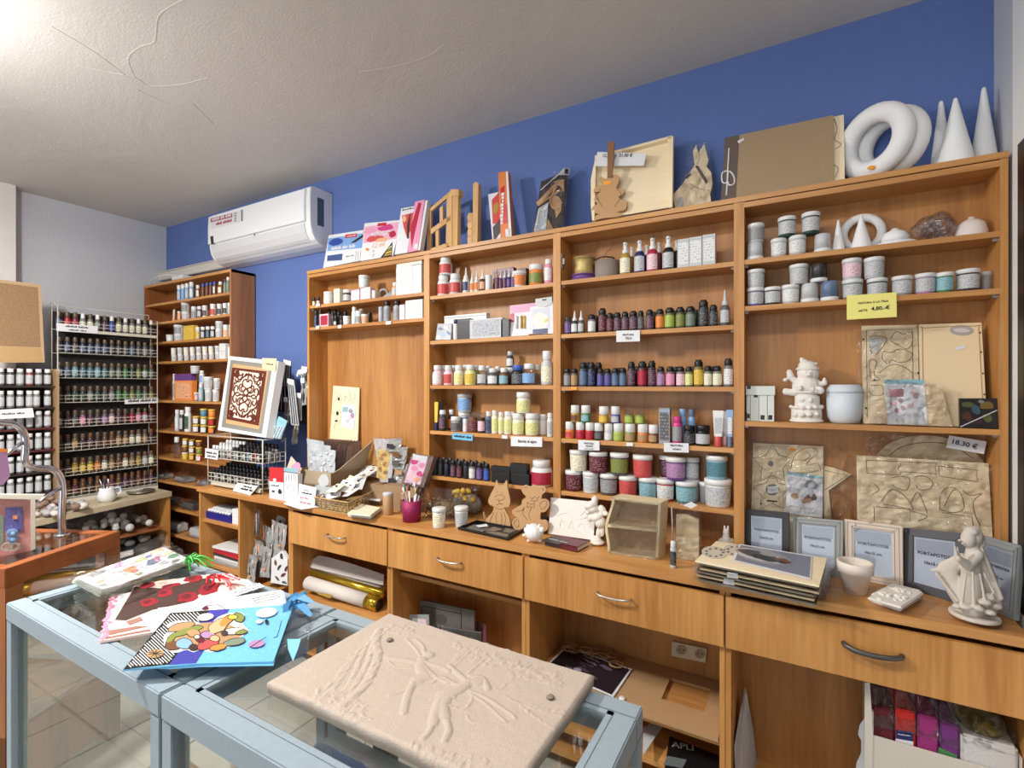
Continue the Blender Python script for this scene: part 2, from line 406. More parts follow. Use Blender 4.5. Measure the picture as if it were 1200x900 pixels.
# ================================================================ shelving bays
SY,SB=2.05,2.20  # front and back of the shelving
bays=[(-2.631,-1.683),(-1.683,-.931),(-.931,-.178),(-.178,.568)]
shelves=[[2.047,1.911],[2.021,1.785,1.552,1.314,1.078],[2.023,1.782,1.546,1.312,1.075],[2.024,1.849,1.416]]
blab=['leftmost wooden shelving bay on the counter with two shelves above a tall open back',
        'second wooden shelving bay from the left with mixed jars and varnish bottles',
        'third wooden shelving bay from the left filled with small paint bottles',
        'rightmost wooden shelving bay with white jars, snowman and plywood boards']
TOPZ=2.262
WT=.885
for(x0,x1),sh,lb in zip(bays,shelves,blab):
    r=thing('shelving_unit',lb,'shelf',((x0+x1)/2,2.12,WT),'wooden shelving bays on the counter')
    t=.018
    MB().box(x0,SY,WT,x0+t,SB,TOPZ-.02).build('side_panel',WV,r)
    MB().box(x1-t,SY,WT,x1,SB,TOPZ-.02).build('side_panel',WV,r)
    MB().box(x0+t,SB-.008,WT,x1-t,SB,TOPZ-.04).build('back_panel',WB,r)
    MB().box(x0+t,SY,TOPZ-.042,x1-t,SB,TOPZ-.0225).build('top_panel',WH,r)
    MB().box(x0,SY-.003,TOPZ-.019,x1,WY-.002,TOPZ).build('top_board',WH,r)
    for z in sh:
        MB().box(x0+t,SY+.004,z-.018,x1-t,SB-.008,z).build('shelf',WH,r)
        for sx in(x0+t,x1-t-.012):
            MB().box(sx,SY+.02,z-.026,sx+.012,SY+.03,z-.0185).build('shelf_pin',pm('silver',.3),r)
# worktop
wt=box('worktop',(-3.405,1.80,WT-.028),(RX-.033,WY-.002,WT),WH,None,.002);solo(wt)
tag(wt,'long continuous wooden worktop carrying the shelving bays and craft goods','countertop')
# base units
DZ0,DZ1=.67,.842
divs=[-2.469,-1.719,-.966,-.2,.566]
names=['first drawer unit from the left with rolled paper in its open space','second drawer unit from the left with a short shelf under its drawer',
         'third drawer unit from the left with brown board shelf and power socket','rightmost drawer unit with dark handle above the box of coloured felt packs']
for i in range(4):
    x0,x1=divs[i],divs[i+1];r=thing('drawer_unit',names[i],'cabinet',((x0+x1)/2,2.0,0),'wooden drawer units under the worktop')
    t=.018
    MB().box(x0+.001,1.815,0,x0+t,2.19,WT-.03).build('side_panel',WV,r)
    MB().box(x1-t,1.815,0,x1-.001,2.19,WT-.03).build('side_panel',WV,r)
    MB().box(x0+t,2.182,.08,x1-t,2.19,WT-.03).build('back_panel',WB,r)
    MB().box(x0+t,1.83,.06,x1-t,2.182,.08).build('bottom_panel',WH,r)
    d=MB().box(x0+.003,1.797,DZ0,x1-.003,1.813,DZ1).build('drawer',WV,r,.0015)
    MB().box(x0+.03,1.814,DZ0+.012,x1-.03,2.15,DZ1-.03).build('drawer_box',WH,d)
    hx=(x0+x1)/2+(.02,.0,.0,.02)[i];w=.064;pts=[]
    if i<3:
        pts=[(hx-w,1.797,.765),(hx-w,1.778,.768)]+[(hx-w+2*w*k/8,1.771-.004*math.sin(math.pi*k/8),.767-.003*math.sin(math.pi*k/8))for k in range(1,8)]+[(hx+w,1.778,.768),(hx+w,1.797,.765)]
        MB().tube(pts,.0045,8).build('handle',mat('satin_nickel',(206,196,184),.28,.85),d)
    else:
        pts=[(hx-.07,1.797,.772),(hx-.066,1.783,.772)]+[(hx-.066+.132*k/8,1.777-.006*math.sin(math.pi*k/8),.770-.006*math.sin(math.pi*k/8))for k in range(1,8)]+[(hx+.066,1.783,.77),(hx+.07,1.797,.77)]
        h=MB().tube(pts,.008,8).build('handle',mat('dark_handle',(92,88,86),.35,.6),d);h['label']='dark grey wider handle'
    if i==0:
        MB().box(x0+t,1.83,.36,x1-t,2.182,.378).build('shelf',WH,r)
    if i==1:
        MB().box(x0+t,1.87,.605,x1-t,2.182,.623).build('shelf',WH,r)
    if i==2:
        q=MB().box(x0+t,2.179,.30,x1-t,2.1815,.62).build('rear_board',WB,r)
# open cubby unit at the left end
r=thing('cubby_unit','open wooden cubby unit at the left end of the worktop with blue tray and brushes','cabinet',(-2.93,2.0,0),'wooden drawer units under the worktop')
xm=aY(281,600,1.82).x
for xa in(-3.40,xm-.009,-2.488):MB().box(xa,1.815,0,xa+.018,2.19,WT-.03).build('side_panel',WV,r)
MB().box(-3.38,2.182,.08,-2.49,2.19,WT-.03).build('back_panel',WB,r)
MB().box(-3.38,1.83,.3,-2.488,2.182,.32).build('bottom_panel',WH,r)
cs=aY(256,612,1.83).z
MB().box(-3.382,1.83,cs-.018,xm-.009,2.182,cs).build('shelf',WH,r)

# ================================================================ tall bookcase at the far left
BX0,BX1,BY,BB,BT=-4.62,-3.41,2.035,2.21,2.365
BZ=[2.207,2.056,1.898,1.741,1.435,1.197,.985,.80,.60,.40]
r=thing('bookcase','tall narrow-edged wooden bookcase in the left corner under the air conditioner','bookcase',((BX0+BX1)/2,2.12,0))
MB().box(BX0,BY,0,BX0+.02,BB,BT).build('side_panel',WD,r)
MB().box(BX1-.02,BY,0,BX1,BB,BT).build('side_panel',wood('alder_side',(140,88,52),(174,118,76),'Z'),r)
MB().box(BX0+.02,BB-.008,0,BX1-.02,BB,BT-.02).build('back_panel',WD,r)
MB().box(BX0,BY-.002,BT-.0195,BX1,BB,BT).build('top_panel',WH,r)
for z in BZ:MB().box(BX0+.02,BY+.004,z-.018,BX1-.02,BB-.008,z).build('shelf',WH,r)
# flat tray and small box lying on the bookcase
t=thing('cable_tray','thin translucent plastic tray with cable lying on the tall bookcase','tray',(-4.45,2.1,BT))
MB().box(-4.58,2.05,BT+.001,-4.05,2.16,BT+.008).build('tray',pm('light grey'),t,.002)
MB().tube(spline([(-4.57,2.05,BT+.015),(-4.5,2.045,BT+.05),(-4.3,2.05,BT+.06),(-4.12,2.06,BT+.03)],6),.004,6).build('cable',pm('white'),t)
tag(solo(box('junction_box',(-4.25,2.06,BT+.009),(-4.1,2.15,BT+.045),pm('white'),None,.006)),'small white plastic junction box on the tall bookcase','box')

# ================================================================ air conditioner and trunking
AX0,AX1=-3.70,-2.60
r=thing('air_conditioner','white wall-mounted split air conditioner with red sticker near the ceiling','air conditioner',((AX0+AX1)/2,2.12,2.43))
def xprism(x0,x1,prof,name,m,par,bev=0):
    return MB().prism([(x0,y,z)for y,z in prof],(x1-x0,0,0)).build(name,m,par,bev)
ACW=mat('aircon_white',(236,237,238),.35)
body=[(WY-.001,2.795),(2.075,2.795),(2.052,2.785),(2.046,2.74),(2.046,2.60),(2.05,2.545),(2.062,2.50),(2.085,2.465),(2.115,2.447),(2.15,2.437),(WY-.001,2.432)]
xprism(AX0,AX1,body,'housing',ACW,r,.003)
xprism(AX0+.012,AX1-.035,[(2.048,2.778),(2.034,2.772),(2.030,2.70),(2.030,2.575),(2.048,2.572)],'front_panel',ACW,r,.002)
xprism(AX0+.03,AX1-.05,[(2.052,2.566),(2.040,2.562),(2.050,2.512),(2.072,2.474),(2.090,2.458),(2.094,2.466),(2.078,2.482),(2.06,2.515)],'louver',mat('aircon_grey',(214,214,216),.4),r,.001)
ap=Plane((AX0,2.030,2.7),(AX1,2.030,2.7),(AX0,2.030,2.6))
Z=Zm(180,180,3.529)
ap.patch('sticker',Z([(236,268),(324,246),(326,262),(236,284)]),mat('red_print',(176,44,44),.5),r)
ap.patch('sticker_panel',Z([(236,285),(326,263),(368,233),(370,280),(350,284),(330,290),(238,312)]),PAPER,r)
ap.patch('sticker_panel',Z([(329,242),(371,231),(371,279),(329,290)]),PAPER,r,.0005)
ap.text('lettering','~957',*Z([(241,281),(322,261)]),PAPER,r,.0016)
ap.text('lettering','~69',*Z([(258,298),(324,282)]),mat('red_print',(176,44,44)),r,.0016)
for a in range(4):ap.patch('sticker_icon',Z([(334,246+a*10),(342,244+a*10),(342,249+a*10),(334,251+a*10)]),mat('grey_print',(120,120,122)),r,.0014)
ap.patch('sticker_line',Z([(362,233),(368,231),(368,278),(362,280)]),mat('grey_print',(120,120,122)),r,.0014)
ap.patch('energy_label',Z([(234,343),(246,340),(249,374),(238,376)]),mat('dark_print',(40,46,52)),r)
ap.lines('logo',[Z([(415,334),(419,337),(419,333),(415,334)])],.004,mat('grey_print',(120,120,122)),r)
MB().box(AX1,2.10,2.56,AX1+.001,2.15,2.735).build('side_label',mat('slate_label',(84,96,110),.4),r)
t=thing('cable_trunking','cream plastic cable trunking running from the left wall to the air conditioner','trunking',(-4.1,2.2,2.43))
MB().box(LX+.001,2.155,2.435,-3.60,WY-.001,2.50).build('duct',mat('cream_trunking',(206,200,188),.5),t,.004)
MB().box(LX+.001,2.150,2.498,-3.60,WY-.001,2.506).build('duct_lid',mat('cream_trunking',(206,200,188),.5),t)

# ================================================================ left counter along the left wall
LZ=.75
r=thing('side_counter','pale counter along the left wall under the wire bottle rack','counter',(-4.3,1.5,0))
MB().prism([(-4.09,1.985,LZ),(-3.82,.8,LZ),(LX+.001,.8,LZ),(LX+.001,1.985,LZ)],(0,0,-.035)).build('counter_top',mat('pale_laminate',(186,172,144),.5,0,0,20,.05),r)
MB().prism([(-4.10,1.98,LZ-.036),(-4.10,1.98,0),(-4.10,1.955,0),(-4.10,1.955,LZ-.036)],(-.5,0,0)).build('end_panel',WV,r)
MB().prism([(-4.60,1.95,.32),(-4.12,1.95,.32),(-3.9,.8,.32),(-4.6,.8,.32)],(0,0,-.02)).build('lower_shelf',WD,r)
tray_items=[(-4.22,1.72,.33)]

# ================================================================ wooden display case, left foreground
WZ=.90
A_,B_=aZ(6,667,WZ),aZ(141,622,WZ);dd=(B_-A_).normalized();nn=Vector((-dd.y,dd.x,0))
if nn.x>0:nn=-nn
W_=.62
r=thing('wooden_display_case','dark reddish wooden display case with glass top at the left foreground','display case',(A_+(B_-A_)*.5+nn*W_/2)*1-Vector((0,0,WZ)))
def P4(s,t_,z):return A_+dd*s+nn*t_+Vector((0,0,z-WZ))
LL=(B_-A_).length
def obox(s0,t0,z0,s1,t1,z1,name,m,par,bev=0):
    vs=[P4(s0,t0,z0),P4(s1,t0,z0),P4(s1,t1,z0),P4(s0,t1,z0),P4(s0,t0,z1),P4(s1,t0,z1),P4(s1,t1,z1),P4(s0,t1,z1)]
    fs=[(0,1,2,3),(7,6,5,4),(4,5,1,0),(5,6,2,1),(6,7,3,2),(7,4,0,3)]
    return MB().add(vs,fs).build(name,m,par,bev)
for a in((0,0,LL,.045),(0,W_-.045,LL,W_),(0,.045,.045,W_-.045),(LL-.045,.045,LL,W_-.045)):
    obox(a[0],a[1],WZ-.07,a[2],a[3],WZ,'top_rail',WDH,r,.002)
for a in((0,0),(LL-.06,0),(0,W_-.06),(LL-.06,W_-.06)):
    obox(a[0],a[1],0,a[0]+.06,a[1]+.06,WZ-.07,'post',WD,r)
obox(.045,.045,WZ-.008,LL-.045,W_-.045,WZ-.003,'glass_top',GLASS,r)
obox(.06,.01,.3,LL-.06,.015,WZ-.07,'glass_pane',GLASS,r)
obox(0,0,.05,LL,.02,.3,'plinth',WD,r)
obox(.02,.02,.30,LL-.02,W_-.02,.32,'floor_panel',WD,r)
obox(.02,.03,.56,LL-.02,W_-.02,.566,'glass_shelf',GLASS,r)

# ================================================================ two grey-blue display cases in front
CY0,CY1=.54,1.005
def bluecase(x0,x1,label):
    r=thing('glass_display_case',label,'display case',((x0+x1)/2,(CY0+CY1)/2,0),'grey-blue painted display cases')
    w,h=.046,.90
    for nm_,a,b in(('top_rail',(x0,CY0,h-.052),(x1,CY0+w,h)),('top_rail',(x0,CY1-w,h-.052),(x1,CY1,h)),
                     ('top_rail',(x0,CY0+w,h-.052),(x0+w,CY1-w,h)),('top_rail',(x1-w,CY0+w,h-.052),(x1,CY1-w,h)),
                     ('bottom_rail',(x0,CY0,.04),(x1,CY0+w,.1)),('bottom_rail',(x0,CY1-w,.04),(x1,CY1,.1)),
                     ('bottom_rail',(x0,CY0+w,.04),(x0+w,CY1-w,.1)),('bottom_rail',(x1-w,CY0+w,.04),(x1,CY1-w,.1))):
        box(nm_,a,b,PAINTB,r,.003)
    for px_ in(x0,x1-.04):
        for py_ in(CY0,CY1-.04):box('post',(px_+.001,py_+.001,0),(px_+.039,py_+.039,h-.053),PAINTB,r,.002)
    box('glass_bead',(x0+w,CY0+w,h-.012),(x0+w+.012,CY1-w,h-.001),PAINTB,r)
    box('glass_bead',(x0+w,CY1-w-.012,h-.012),(x1-w,CY1-w,h-.001),PAINTB,r)
    box('glass_bead',(x1-w-.012,CY0+w,h-.012),(x1-w,CY1-w,h-.001),PAINTB,r)
    box('glass_bead',(x0+w,CY0+w,h-.012),(x1-w,CY0+w+.012,h-.001),PAINTB,r)
    box('top_glass',(x0+w+.001,CY0+w+.001,h-.009),(x1-w-.001,CY1-w-.001,h-.004),GLASS,r)
    box('front_glass',(x0+.04,CY0+.015,.1),(x1-.04,CY0+.019,h-.052),GLASS,r)
    return r
c1=bluecase(-2.05,-1.164,'left grey-blue glass-topped display case carrying the gift bags')
c2=bluecase(-1.156,-.265,'right grey-blue glass-topped display case carrying the fairy relief slab')
box('end_glass',(-.262-.012,CY0+.04,.1),(-.262-.008,CY1-.04,.848),GLASS,c2)
# seen through the glass: braces, post, shelf and paper
box('brace',(-2.0,.975,.06),(-1.2,.995,.10),WV,c1)
MB().prism([(-1.98,.93,.18),(-1.98,.93,.235),(-1.22,.93,.235),(-1.22,.93,.18)],(0,.02,0)).build('brace',WH,c1)
box('inner_post',(-1.98,.90,.0),(-1.92,.96,.84),mat('cream_post',(206,190,152),.6),c1)
SLATE=mat('slate_post',(74,84,94),.35)
for k in range(4):box('rear_slat',(-.975+k*.0195,.965,.1),(-.957+k*.0195,.985-(k%2)*.006,.845),SLATE,c2)
bsh=box('inner_shelf',(-1.10,.60,.30),(-.31,.95,.315),WV,c2)
pp=thing('cardboard_offcut','curled brown cardboard strip standing inside the left glass case','cardboard',(-1.3,.72,.0))
MB().prism([(-1.36,.72,.003),(-1.27,.72,.003),(-1.20,.74,.55),(-1.215,.745,.70),(-1.25,.745,.58)],(0,.006,0)).build('strip',MDF,pp)
for i_,(x_,y_,w_,d_,rot)in enumerate([(-.80,.80,.30,.2,.3),(-.62,.72,.26,.2,-.2)]):
    o=box('paper_sheet',(-w_/2,-d_/2,0),(w_/2,d_/2,.002),mat('grey_paper',(176,174,160),.7),None);o.location=(x_,y_,.3165+i_*.003);o.rotation_euler=(0,0,rot)
    tag(o,['large pale sheet of paper lying on the shelf inside the right glass case','smaller pale sheet lying over another inside the right glass case'][i_],'paper')
t=thing('purple_box','flat dark purple and white box seen through the glass beside the slab corner','box',(-.46,.9,.62))
box('box_body',(-.62,.83,.60),(-.315,.94,.64),mat('dark_purple_card',(36,30,78),.4),t,.002)
box('box_rim',(-.62,.805,.60),(-.315,.829,.63),PAPER,t,.004)
box('upper_shelf',(-1.10,.80,.588),(-.31,.95,.598),PAINTB,c2)

# ================================================================ plaster slab with two fairies
def relief_slab():
    T=.932;Zf=Zm(320,580,2.812)
    c=[aZ(318,815,T),aZ(455,727,T),aZ(697,802,T)];x0,y1=-.965,1.015;x1,y0=-.372,.652
    S=[]  # (pts in slab metres, radius, height)
    def add(pts,r,h,n=4):
        q=[aZ(x,y,T)for x,y in sp2(Zf(pts),n)];S.append(([(p.x,p.y)for p in q],r,h))
    # left fairy
    add([(512,522),(514,524)],.011,.012);add([(492,538),(486,560),(500,590)],.010,.010)
    add([(500,590),(475,605)],.012,.010);add([(468,606),(445,650),(431,710)],.0065,.009);add([(460,615),(432,640),(384,656)],.0035,.005)
    add([(495,545),(545,560),(580,575)],.005,.009);add([(490,552),(530,590),(575,612)],.005,.008)
    add([(440,470),(468,500),(485,525)],.003,.005);add([(470,470),(492,490),(498,515)],.004,.006);add([(375,530),(430,540),(478,548)],.006,.007)
    add([(376,534),(400,560),(460,566)],.002,.004);add([(500,605),(545,590),(560,600)],.003,.005);add([(470,620),(520,615),(550,590)],.003,.005)
    # right fairy
    add([(668,608),(672,610)],.013,.013);add([(650,592),(690,600),(708,632)],.006,.009);add([(640,612),(610,635),(580,650)],.012,.012)
    add([(637,606),(600,575),(578,556)],.0055,.010);add([(578,556),(520,555)],.004,.007);add([(625,630),(590,612),(560,596)],.005,.009)
    add([(578,652),(560,662)],.015,.012);add([(556,660),(540,700),(528,745)],.0085,.011);add([(528,745),(515,772),(494,796)],.005,.008)
    add([(572,665),(560,690),(566,725)],.0095,.012);add([(566,725),(580,765),(566,800)],.0055,.009)
    add([(648,640),(700,660),(780,712),(797,728)],.0035,.007);add([(650,650),(700,680),(768,742)],.003,.006);add([(768,742),(700,745),(650,738),(640,720)],.0025,.005)
    add([(645,645),(655,668),(628,700),(582,688)],.002,.005);add([(525,668),(545,645),(590,655),(600,672)],.003,.005)
    # tree
    for k,pts in enumerate([[(350,440),(338,480),(345,530),(310,610),(262,660),(225,690)],[(318,480),(292,520),(270,585),(240,630),(190,670)],
                             [(290,500),(262,540),(225,600),(170,660),(120,672)],[(330,462),(318,530),(290,590),(250,650)],[(300,560),(272,610),(232,655)],
                             [(262,520),(230,570),(180,630)],[(372,440),(350,460),(340,475)]]):
        add(pts,(.0065,.004,.004,.004,.003,.004,.004)[k],(.012,.007,.006,.007,.005,.005,.005)[k])
    rnd=random.Random(3)
    for k in range(40):
        x,y=rnd.uniform(90,290),rnd.uniform(655,720);add([(x,y),(x+rnd.uniform(-16,4),y-rnd.uniform(8,26))],.0018,.005,2)
    for k in range(26):
        x,y=rnd.uniform(230,300),rnd.uniform(680,740);add([(x,y),(x+rnd.uniform(8,30),y+rnd.uniform(-4,14))],.002,.005,2)
    for k in range(70):
        x=rnd.uniform(420,720);y=840+(x-440)*.22+rnd.uniform(-16,24);add([(x,y),(x+rnd.uniform(-8,14),y-rnd.uniform(4,30))],.0022,.005,2)
    for k in range(75):
        x=rnd.uniform(600,950);y=500+(x-600)*.3+rnd.uniform(-18,30);add([(x,y),(x+rnd.uniform(-12,12),y+rnd.uniform(-9,9))],.004,.005,2)
    for pts in[[(760,655),(840,690),(955,720)],[(820,690),(880,735),(958,780)],[(850,685),(900,700),(960,705)],[(600,560),(660,500),(720,480)],[(640,585),(720,520),(800,500)],[(740,640),(790,600)]]:
        add(pts,.0025,.0035)
    for k in range(30):
        x,y=rnd.uniform(370,460),rnd.uniform(425,450);add([(x,y),(x+6,y+4)],.004,.006,2)
    NX,NY=300,190;import array
    H=[[0.0]*(NX+1)for _ in range(NY+1)];TM=[[0.0]*(NX+1)for _ in range(NY+1)];dx,dy=(x1-x0)/NX,(y1-y0)/NY
    for k_,(pts,r_,h_)in enumerate(S):
        for(ax,ay),(bx,by)in zip(pts,pts[1:]):
            m_=r_*(1.28 if k_<27 else 1.7)
            i0,i1=int((min(ax,bx)-m_-x0)/dx),int((max(ax,bx)+m_-x0)/dx)+1;j0,j1=int((min(ay,by)-m_-y0)/dy),int((max(ay,by)+m_-y0)/dy)+1
            L2=(bx-ax)**2+(by-ay)**2+1e-12
            for j in range(max(0,j0),min(NY,j1)+1):
                for i in range(max(0,i0),min(NX,i1)+1):
                    px,py=x0+i*dx,y0+j*dy;t=max(0,min(1,((px-ax)*(bx-ax)+(py-ay)*(by-ay))/L2))
                    d=math.hypot(px-ax-t*(bx-ax),py-ay-t*(by-ay))/m_
                    if d<1:
                        hh=h_*(.26 if k_>=27 else .36)*(1-d*d)**.6
                        if hh>H[j][i]:H[j][i]=hh;TM[j][i]=float(k_>=27)
    vs,fs=[],[]
    for j in range(NY+1):
        for i in range(NX+1):
            x,y=x0+i*dx,y0+j*dy;e=min(i*dx,(NX-i)*dx,j*dy,(NY-j)*dy)
            ed=-.006*max(0,1-e/.008)**2;w=.0016*noise.noise(Vector((x*9,y*9,0)))+TM[j][i]*.0016*noise.noise(Vector((x*130,y*60,5)))+.0006*noise.noise(Vector((x*60,y*60,1)))
            ex=.0025*noise.noise(Vector((y*14,3,0)))if i in(0,NX)else 0;ey=.0025*noise.noise(Vector((x*14,7,0)))if j in(0,NY)else 0
            hole=0
            vs.append((x+ex,y+ey,T-.004+H[j][i]+ed+w))
    for j in range(NY):
        for i in range(NX):a=j*(NX+1)+i;fs.append((a,a+1,a+NX+2,a+NX+1))
    ring=[i for i in range(NX)]+[j*(NX+1)+NX for j in range(NY)]+[NY*(NX+1)+i for i in range(NX,0,-1)]+[j*(NX+1)for j in range(NY,0,-1)]
    b=len(vs);cx,cy=(x0+x1)/2,(y0+y1)/2
    for k in ring:v=vs[k];vs.append((cx+(v[0]-cx)*.992,cy+(v[1]-cy)*.992,.9012))
    n=len(ring)
    for k in range(n):fs.append((ring[(k+1)%n],ring[k],b+k,b+(k+1)%n))
    fs.append(tuple(range(b+n-1,b-1,-1)))
    r=thing('relief_slab','large rectangular beige plaster slab with two fairies and a tree in relief','plaque',(cx,cy,.9012))
    MB().add(vs,fs,0,True).build('slab',SLABM,r)
    for(zx,zy)in((385,475),(914,663)):
        p=aZ(*Zf([(zx,zy)])[0],T);q=MB().lathe([(.0,.0),(.0075,-.0004),(.0085,-.002)],12,0,(p.x,p.y,T+.0005)).build('hanging_hole',mat('hole_grey',(128,116,106),.9),r)
relief_slab()
# ================================================================ jars, bottles, boxes on the shelves
def unit(prof,seg=16):return MB().lathe(prof,seg)
K={}
def kind(name,word,parts):K[name]=(word,parts)
def lm(name,mb):me=mb.mesh(name);me.materials.append(PAPER);return me
def arc(r,z0,z1,span=2.5,seg=12):return MB().lathe([(r,z0),(r,z1)],seg,0,(0,0,0),-math.pi/2-span/2-.25,-math.pi/2+span/2-.25,1,1,True,False)
CAPR=[(.46,.0),(.5,.02),(.5,.93),(.47,1.0)]
def capz(z0,r):return[(r*a/.5,z0+(1-z0)*b)for a,b in CAPR]+[(0,1.0)]
kind('tub','tub',[('body',lm('tub_body',unit([(.42,0),(.44,.015),(.47,.80)])),0),('lid',lm('tub_lid',unit(capz(.8,.5))),1),('label',lm('tub_label',MB().lathe([(.454,.12),(.481,.74)],14,0,(0,0,0),-3.52,-.12,1,1,True,False)),2)])
kind('jar','jar',[('body',lm('jar_body',unit([(.42,0),(.48,.03),(.485,.62),(.44,.70),(.44,.74)])),0),('lid',lm('jar_lid',unit(capz(.73,.48))),1),('label',lm('jar_label',arc(.49,.10,.58,3.4)),2)])
kind('vial','little paint jar',[('body',lm('vial_body',unit([(.44,0),(.48,.03),(.48,.48),(.42,.54)])),0),('lid',lm('vial_lid',unit(capz(.53,.46))),1),('label',lm('vial_label',arc(.485,.08,.42,2.2)),2)])
kind('paint','paint bottle',[('body',lm('paint_body',unit([(.44,0),(.48,.02),(.48,.70),(.44,.73),(.36,.74)])),0),('cap',lm('paint_cap',unit([(.40,.735),(.42,.745),(.42,.91),(.40,.92),(.30,.925),(.29,.99),(0,1.0)])),1),('label',lm('paint_label',arc(.485,.08,.62,3.2)),2)])
kind('craft','craft paint bottle',[('body',lm('craft_body',unit([(.42,0),(.48,.02),(.48,.58),(.40,.68),(.26,.72)],12)),0),('cap',lm('craft_cap',unit([(.30,.70),(.34,.71),(.31,.97),(.26,1),(0,1)],12)),1),('label',lm('craft_label',arc(.487,.1,.52,2.2,8)),2)])
kind('nozzle','nozzle bottle',[('body',lm('nozzle_body',unit([(.44,0),(.48,.02),(.48,.46),(.40,.54),(.25,.57)])),0),('cap',lm('nozzle_cap',unit([(.30,.56),(.32,.57),(.30,.66),(.18,.70),(.08,.98),(0,1)])),1),('label',lm('nozzle_label',arc(.487,.08,.42,2.6)),2)])
sp=unit([(.22,.66),(.26,.67),(.26,.76),(.18,.78),(.17,.90),(.19,.92),(.19,.98),(.12,1),(0,1)]);sp.box(-.08,-.34,.92,.08,-.1,.98)
kind('spray','spray bottle',[('body',lm('spray_body',unit([(.42,0),(.46,.02),(.46,.52),(.36,.62),(.22,.67)])),0),('spray_head',lm('spray_head',sp),1),('label',lm('spray_label',arc(.468,.05,.50,2.7)),2)])
kind('round','medium bottle',[('body',lm('round_body',unit([(.42,0),(.48,.03),(.48,.56),(.43,.66),(.30,.73),(.30,.76)])),0),('cap',lm('round_cap',unit(capz(.75,.36))),1),('label',lm('round_label',arc(.487,.1,.55,3.0)),2)])
kind('pill','screw-top container',[('body',lm('pill_body',unit([(.42,0),(.49,.04),(.49,.58),(.44,.70),(.33,.74)])),0),('cap',lm('pill_cap',unit(capz(.73,.40))),1),('label',lm('pill_label',arc(.495,.08,.56,3.4)),2)])
kind('tin','plain canister',[('body',lm('tin_body',unit([(.46,0),(.5,.03),(.5,.86)])),0),('lid',lm('tin_lid',unit([(.5,.86),(.51,.87),(.51,.97),(.47,1),(0,1)])),1),('label',lm('tin_label',arc(.505,.15,.75,2.4)),2)])
kind('tall','slim bottle',[('body',lm('tall_body',unit([(.42,0),(.48,.02),(.48,.70),(.36,.78),(.32,.8)])),0),('cap',lm('tall_cap',unit(capz(.79,.40))),1),('label',lm('tall_label',arc(.487,.12,.64,2.8)),2)])
bx=MB().box(-.5,-.5,0,.5,.5,1)
fr_=MB().box(-.42,-.506,.1,.42,-.501,.88);fl=MB().box(-.5,-.508,.9,.5,-.5005,.93)
kind('carton','carton',[('box_body',lm('carton_body',bx),0),('flap',lm('carton_flap',fl),1),('label',lm('carton_label',fr_),2)])
kind('clip','slim tube',[('body',lm('clip_body',unit([(.30,0),(.34,.02),(.34,.28)])),0),('body',lm('clip_crimp',MB().prism([(-.34,-.1,.28),(.34,-.1,.28),(.48,-.02,1),(-.48,-.02,1)],(0,.1,0))),1),('label',lm('clip_label',MB().box(-.3,-.11,.36,.3,-.105,.8)),2)])
CAPW={'tub':'lid','jar':'lid','vial':'lid','tin':'lid','carton':'flap','spray':'spray head'}
ORD=['first','second','third','fourth','fifth','sixth','seventh','eighth','ninth','tenth','eleventh','twelfth','thirteenth','fourteenth','fifteenth','sixteenth','seventeenth','eighteenth','nineteenth','twentieth','twenty-first','twenty-second','twenty-third','twenty-fourth']
OBN={'tub':'paint_tub','jar':'paint_jar','vial':'small_paint_jar','paint':'paint_bottle','craft':'craft_paint_bottle','nozzle':'nozzle_bottle','spray':'spray_bottle','round':'medium_bottle','pill':'screw_top_container','tin':'canister','tall':'slim_bottle','carton':'carton','clip':'paint_tube'}
CATW={'tub':'tub','jar':'jar','vial':'jar','tin':'canister','carton':'box','clip':'tube','pill':'container'}
def put(kd,loc,w,h,cols,label,group,d=None,rot=0,flip=False,plain=False):
    word,parts=K[kd];b0=cols[0]
    if kd=='paint' and isinstance(b0,str):cols=(pm(b0,.38,.55),cols[1],b0 if cols[2]is not None else None)
    if kd=='craft' and isinstance(b0,str):cols=(pm(b0,.3,.4),cols[1]if cols[1]!='tan' else pm('tan',.35,.35),cols[2])
    root=bpy.data.objects.new(OBN[kd],None);C.objects.link(root);root.empty_display_size=.02
    root.location=loc;root.scale=(w,d or w,h);root.rotation_euler=(math.pi if flip else 0,0,rot)
    if flip:root.location=(loc[0],loc[1],loc[2]+h)
    tag(root,label,CATW.get(kd,'bottle'),group)
    for pn,me,ix in parts:
        if ix==2 and(cols[2]is None or plain):continue
        o=bpy.data.objects.new(pn,me);C.objects.link(o);o.parent=root
        c=cols[ix];m=c if not isinstance(c,str)else(printed(c)if ix==2 else pm(c))
        if isinstance(c,str)and ix==2 and c in('black','charcoal','navy','dark green','plum','maroon','purple','dark grey','dark brown'):m=printed(c,'light grey')
        o.material_slots[0].link='OBJECT';o.material_slots[0].material=m
    return root
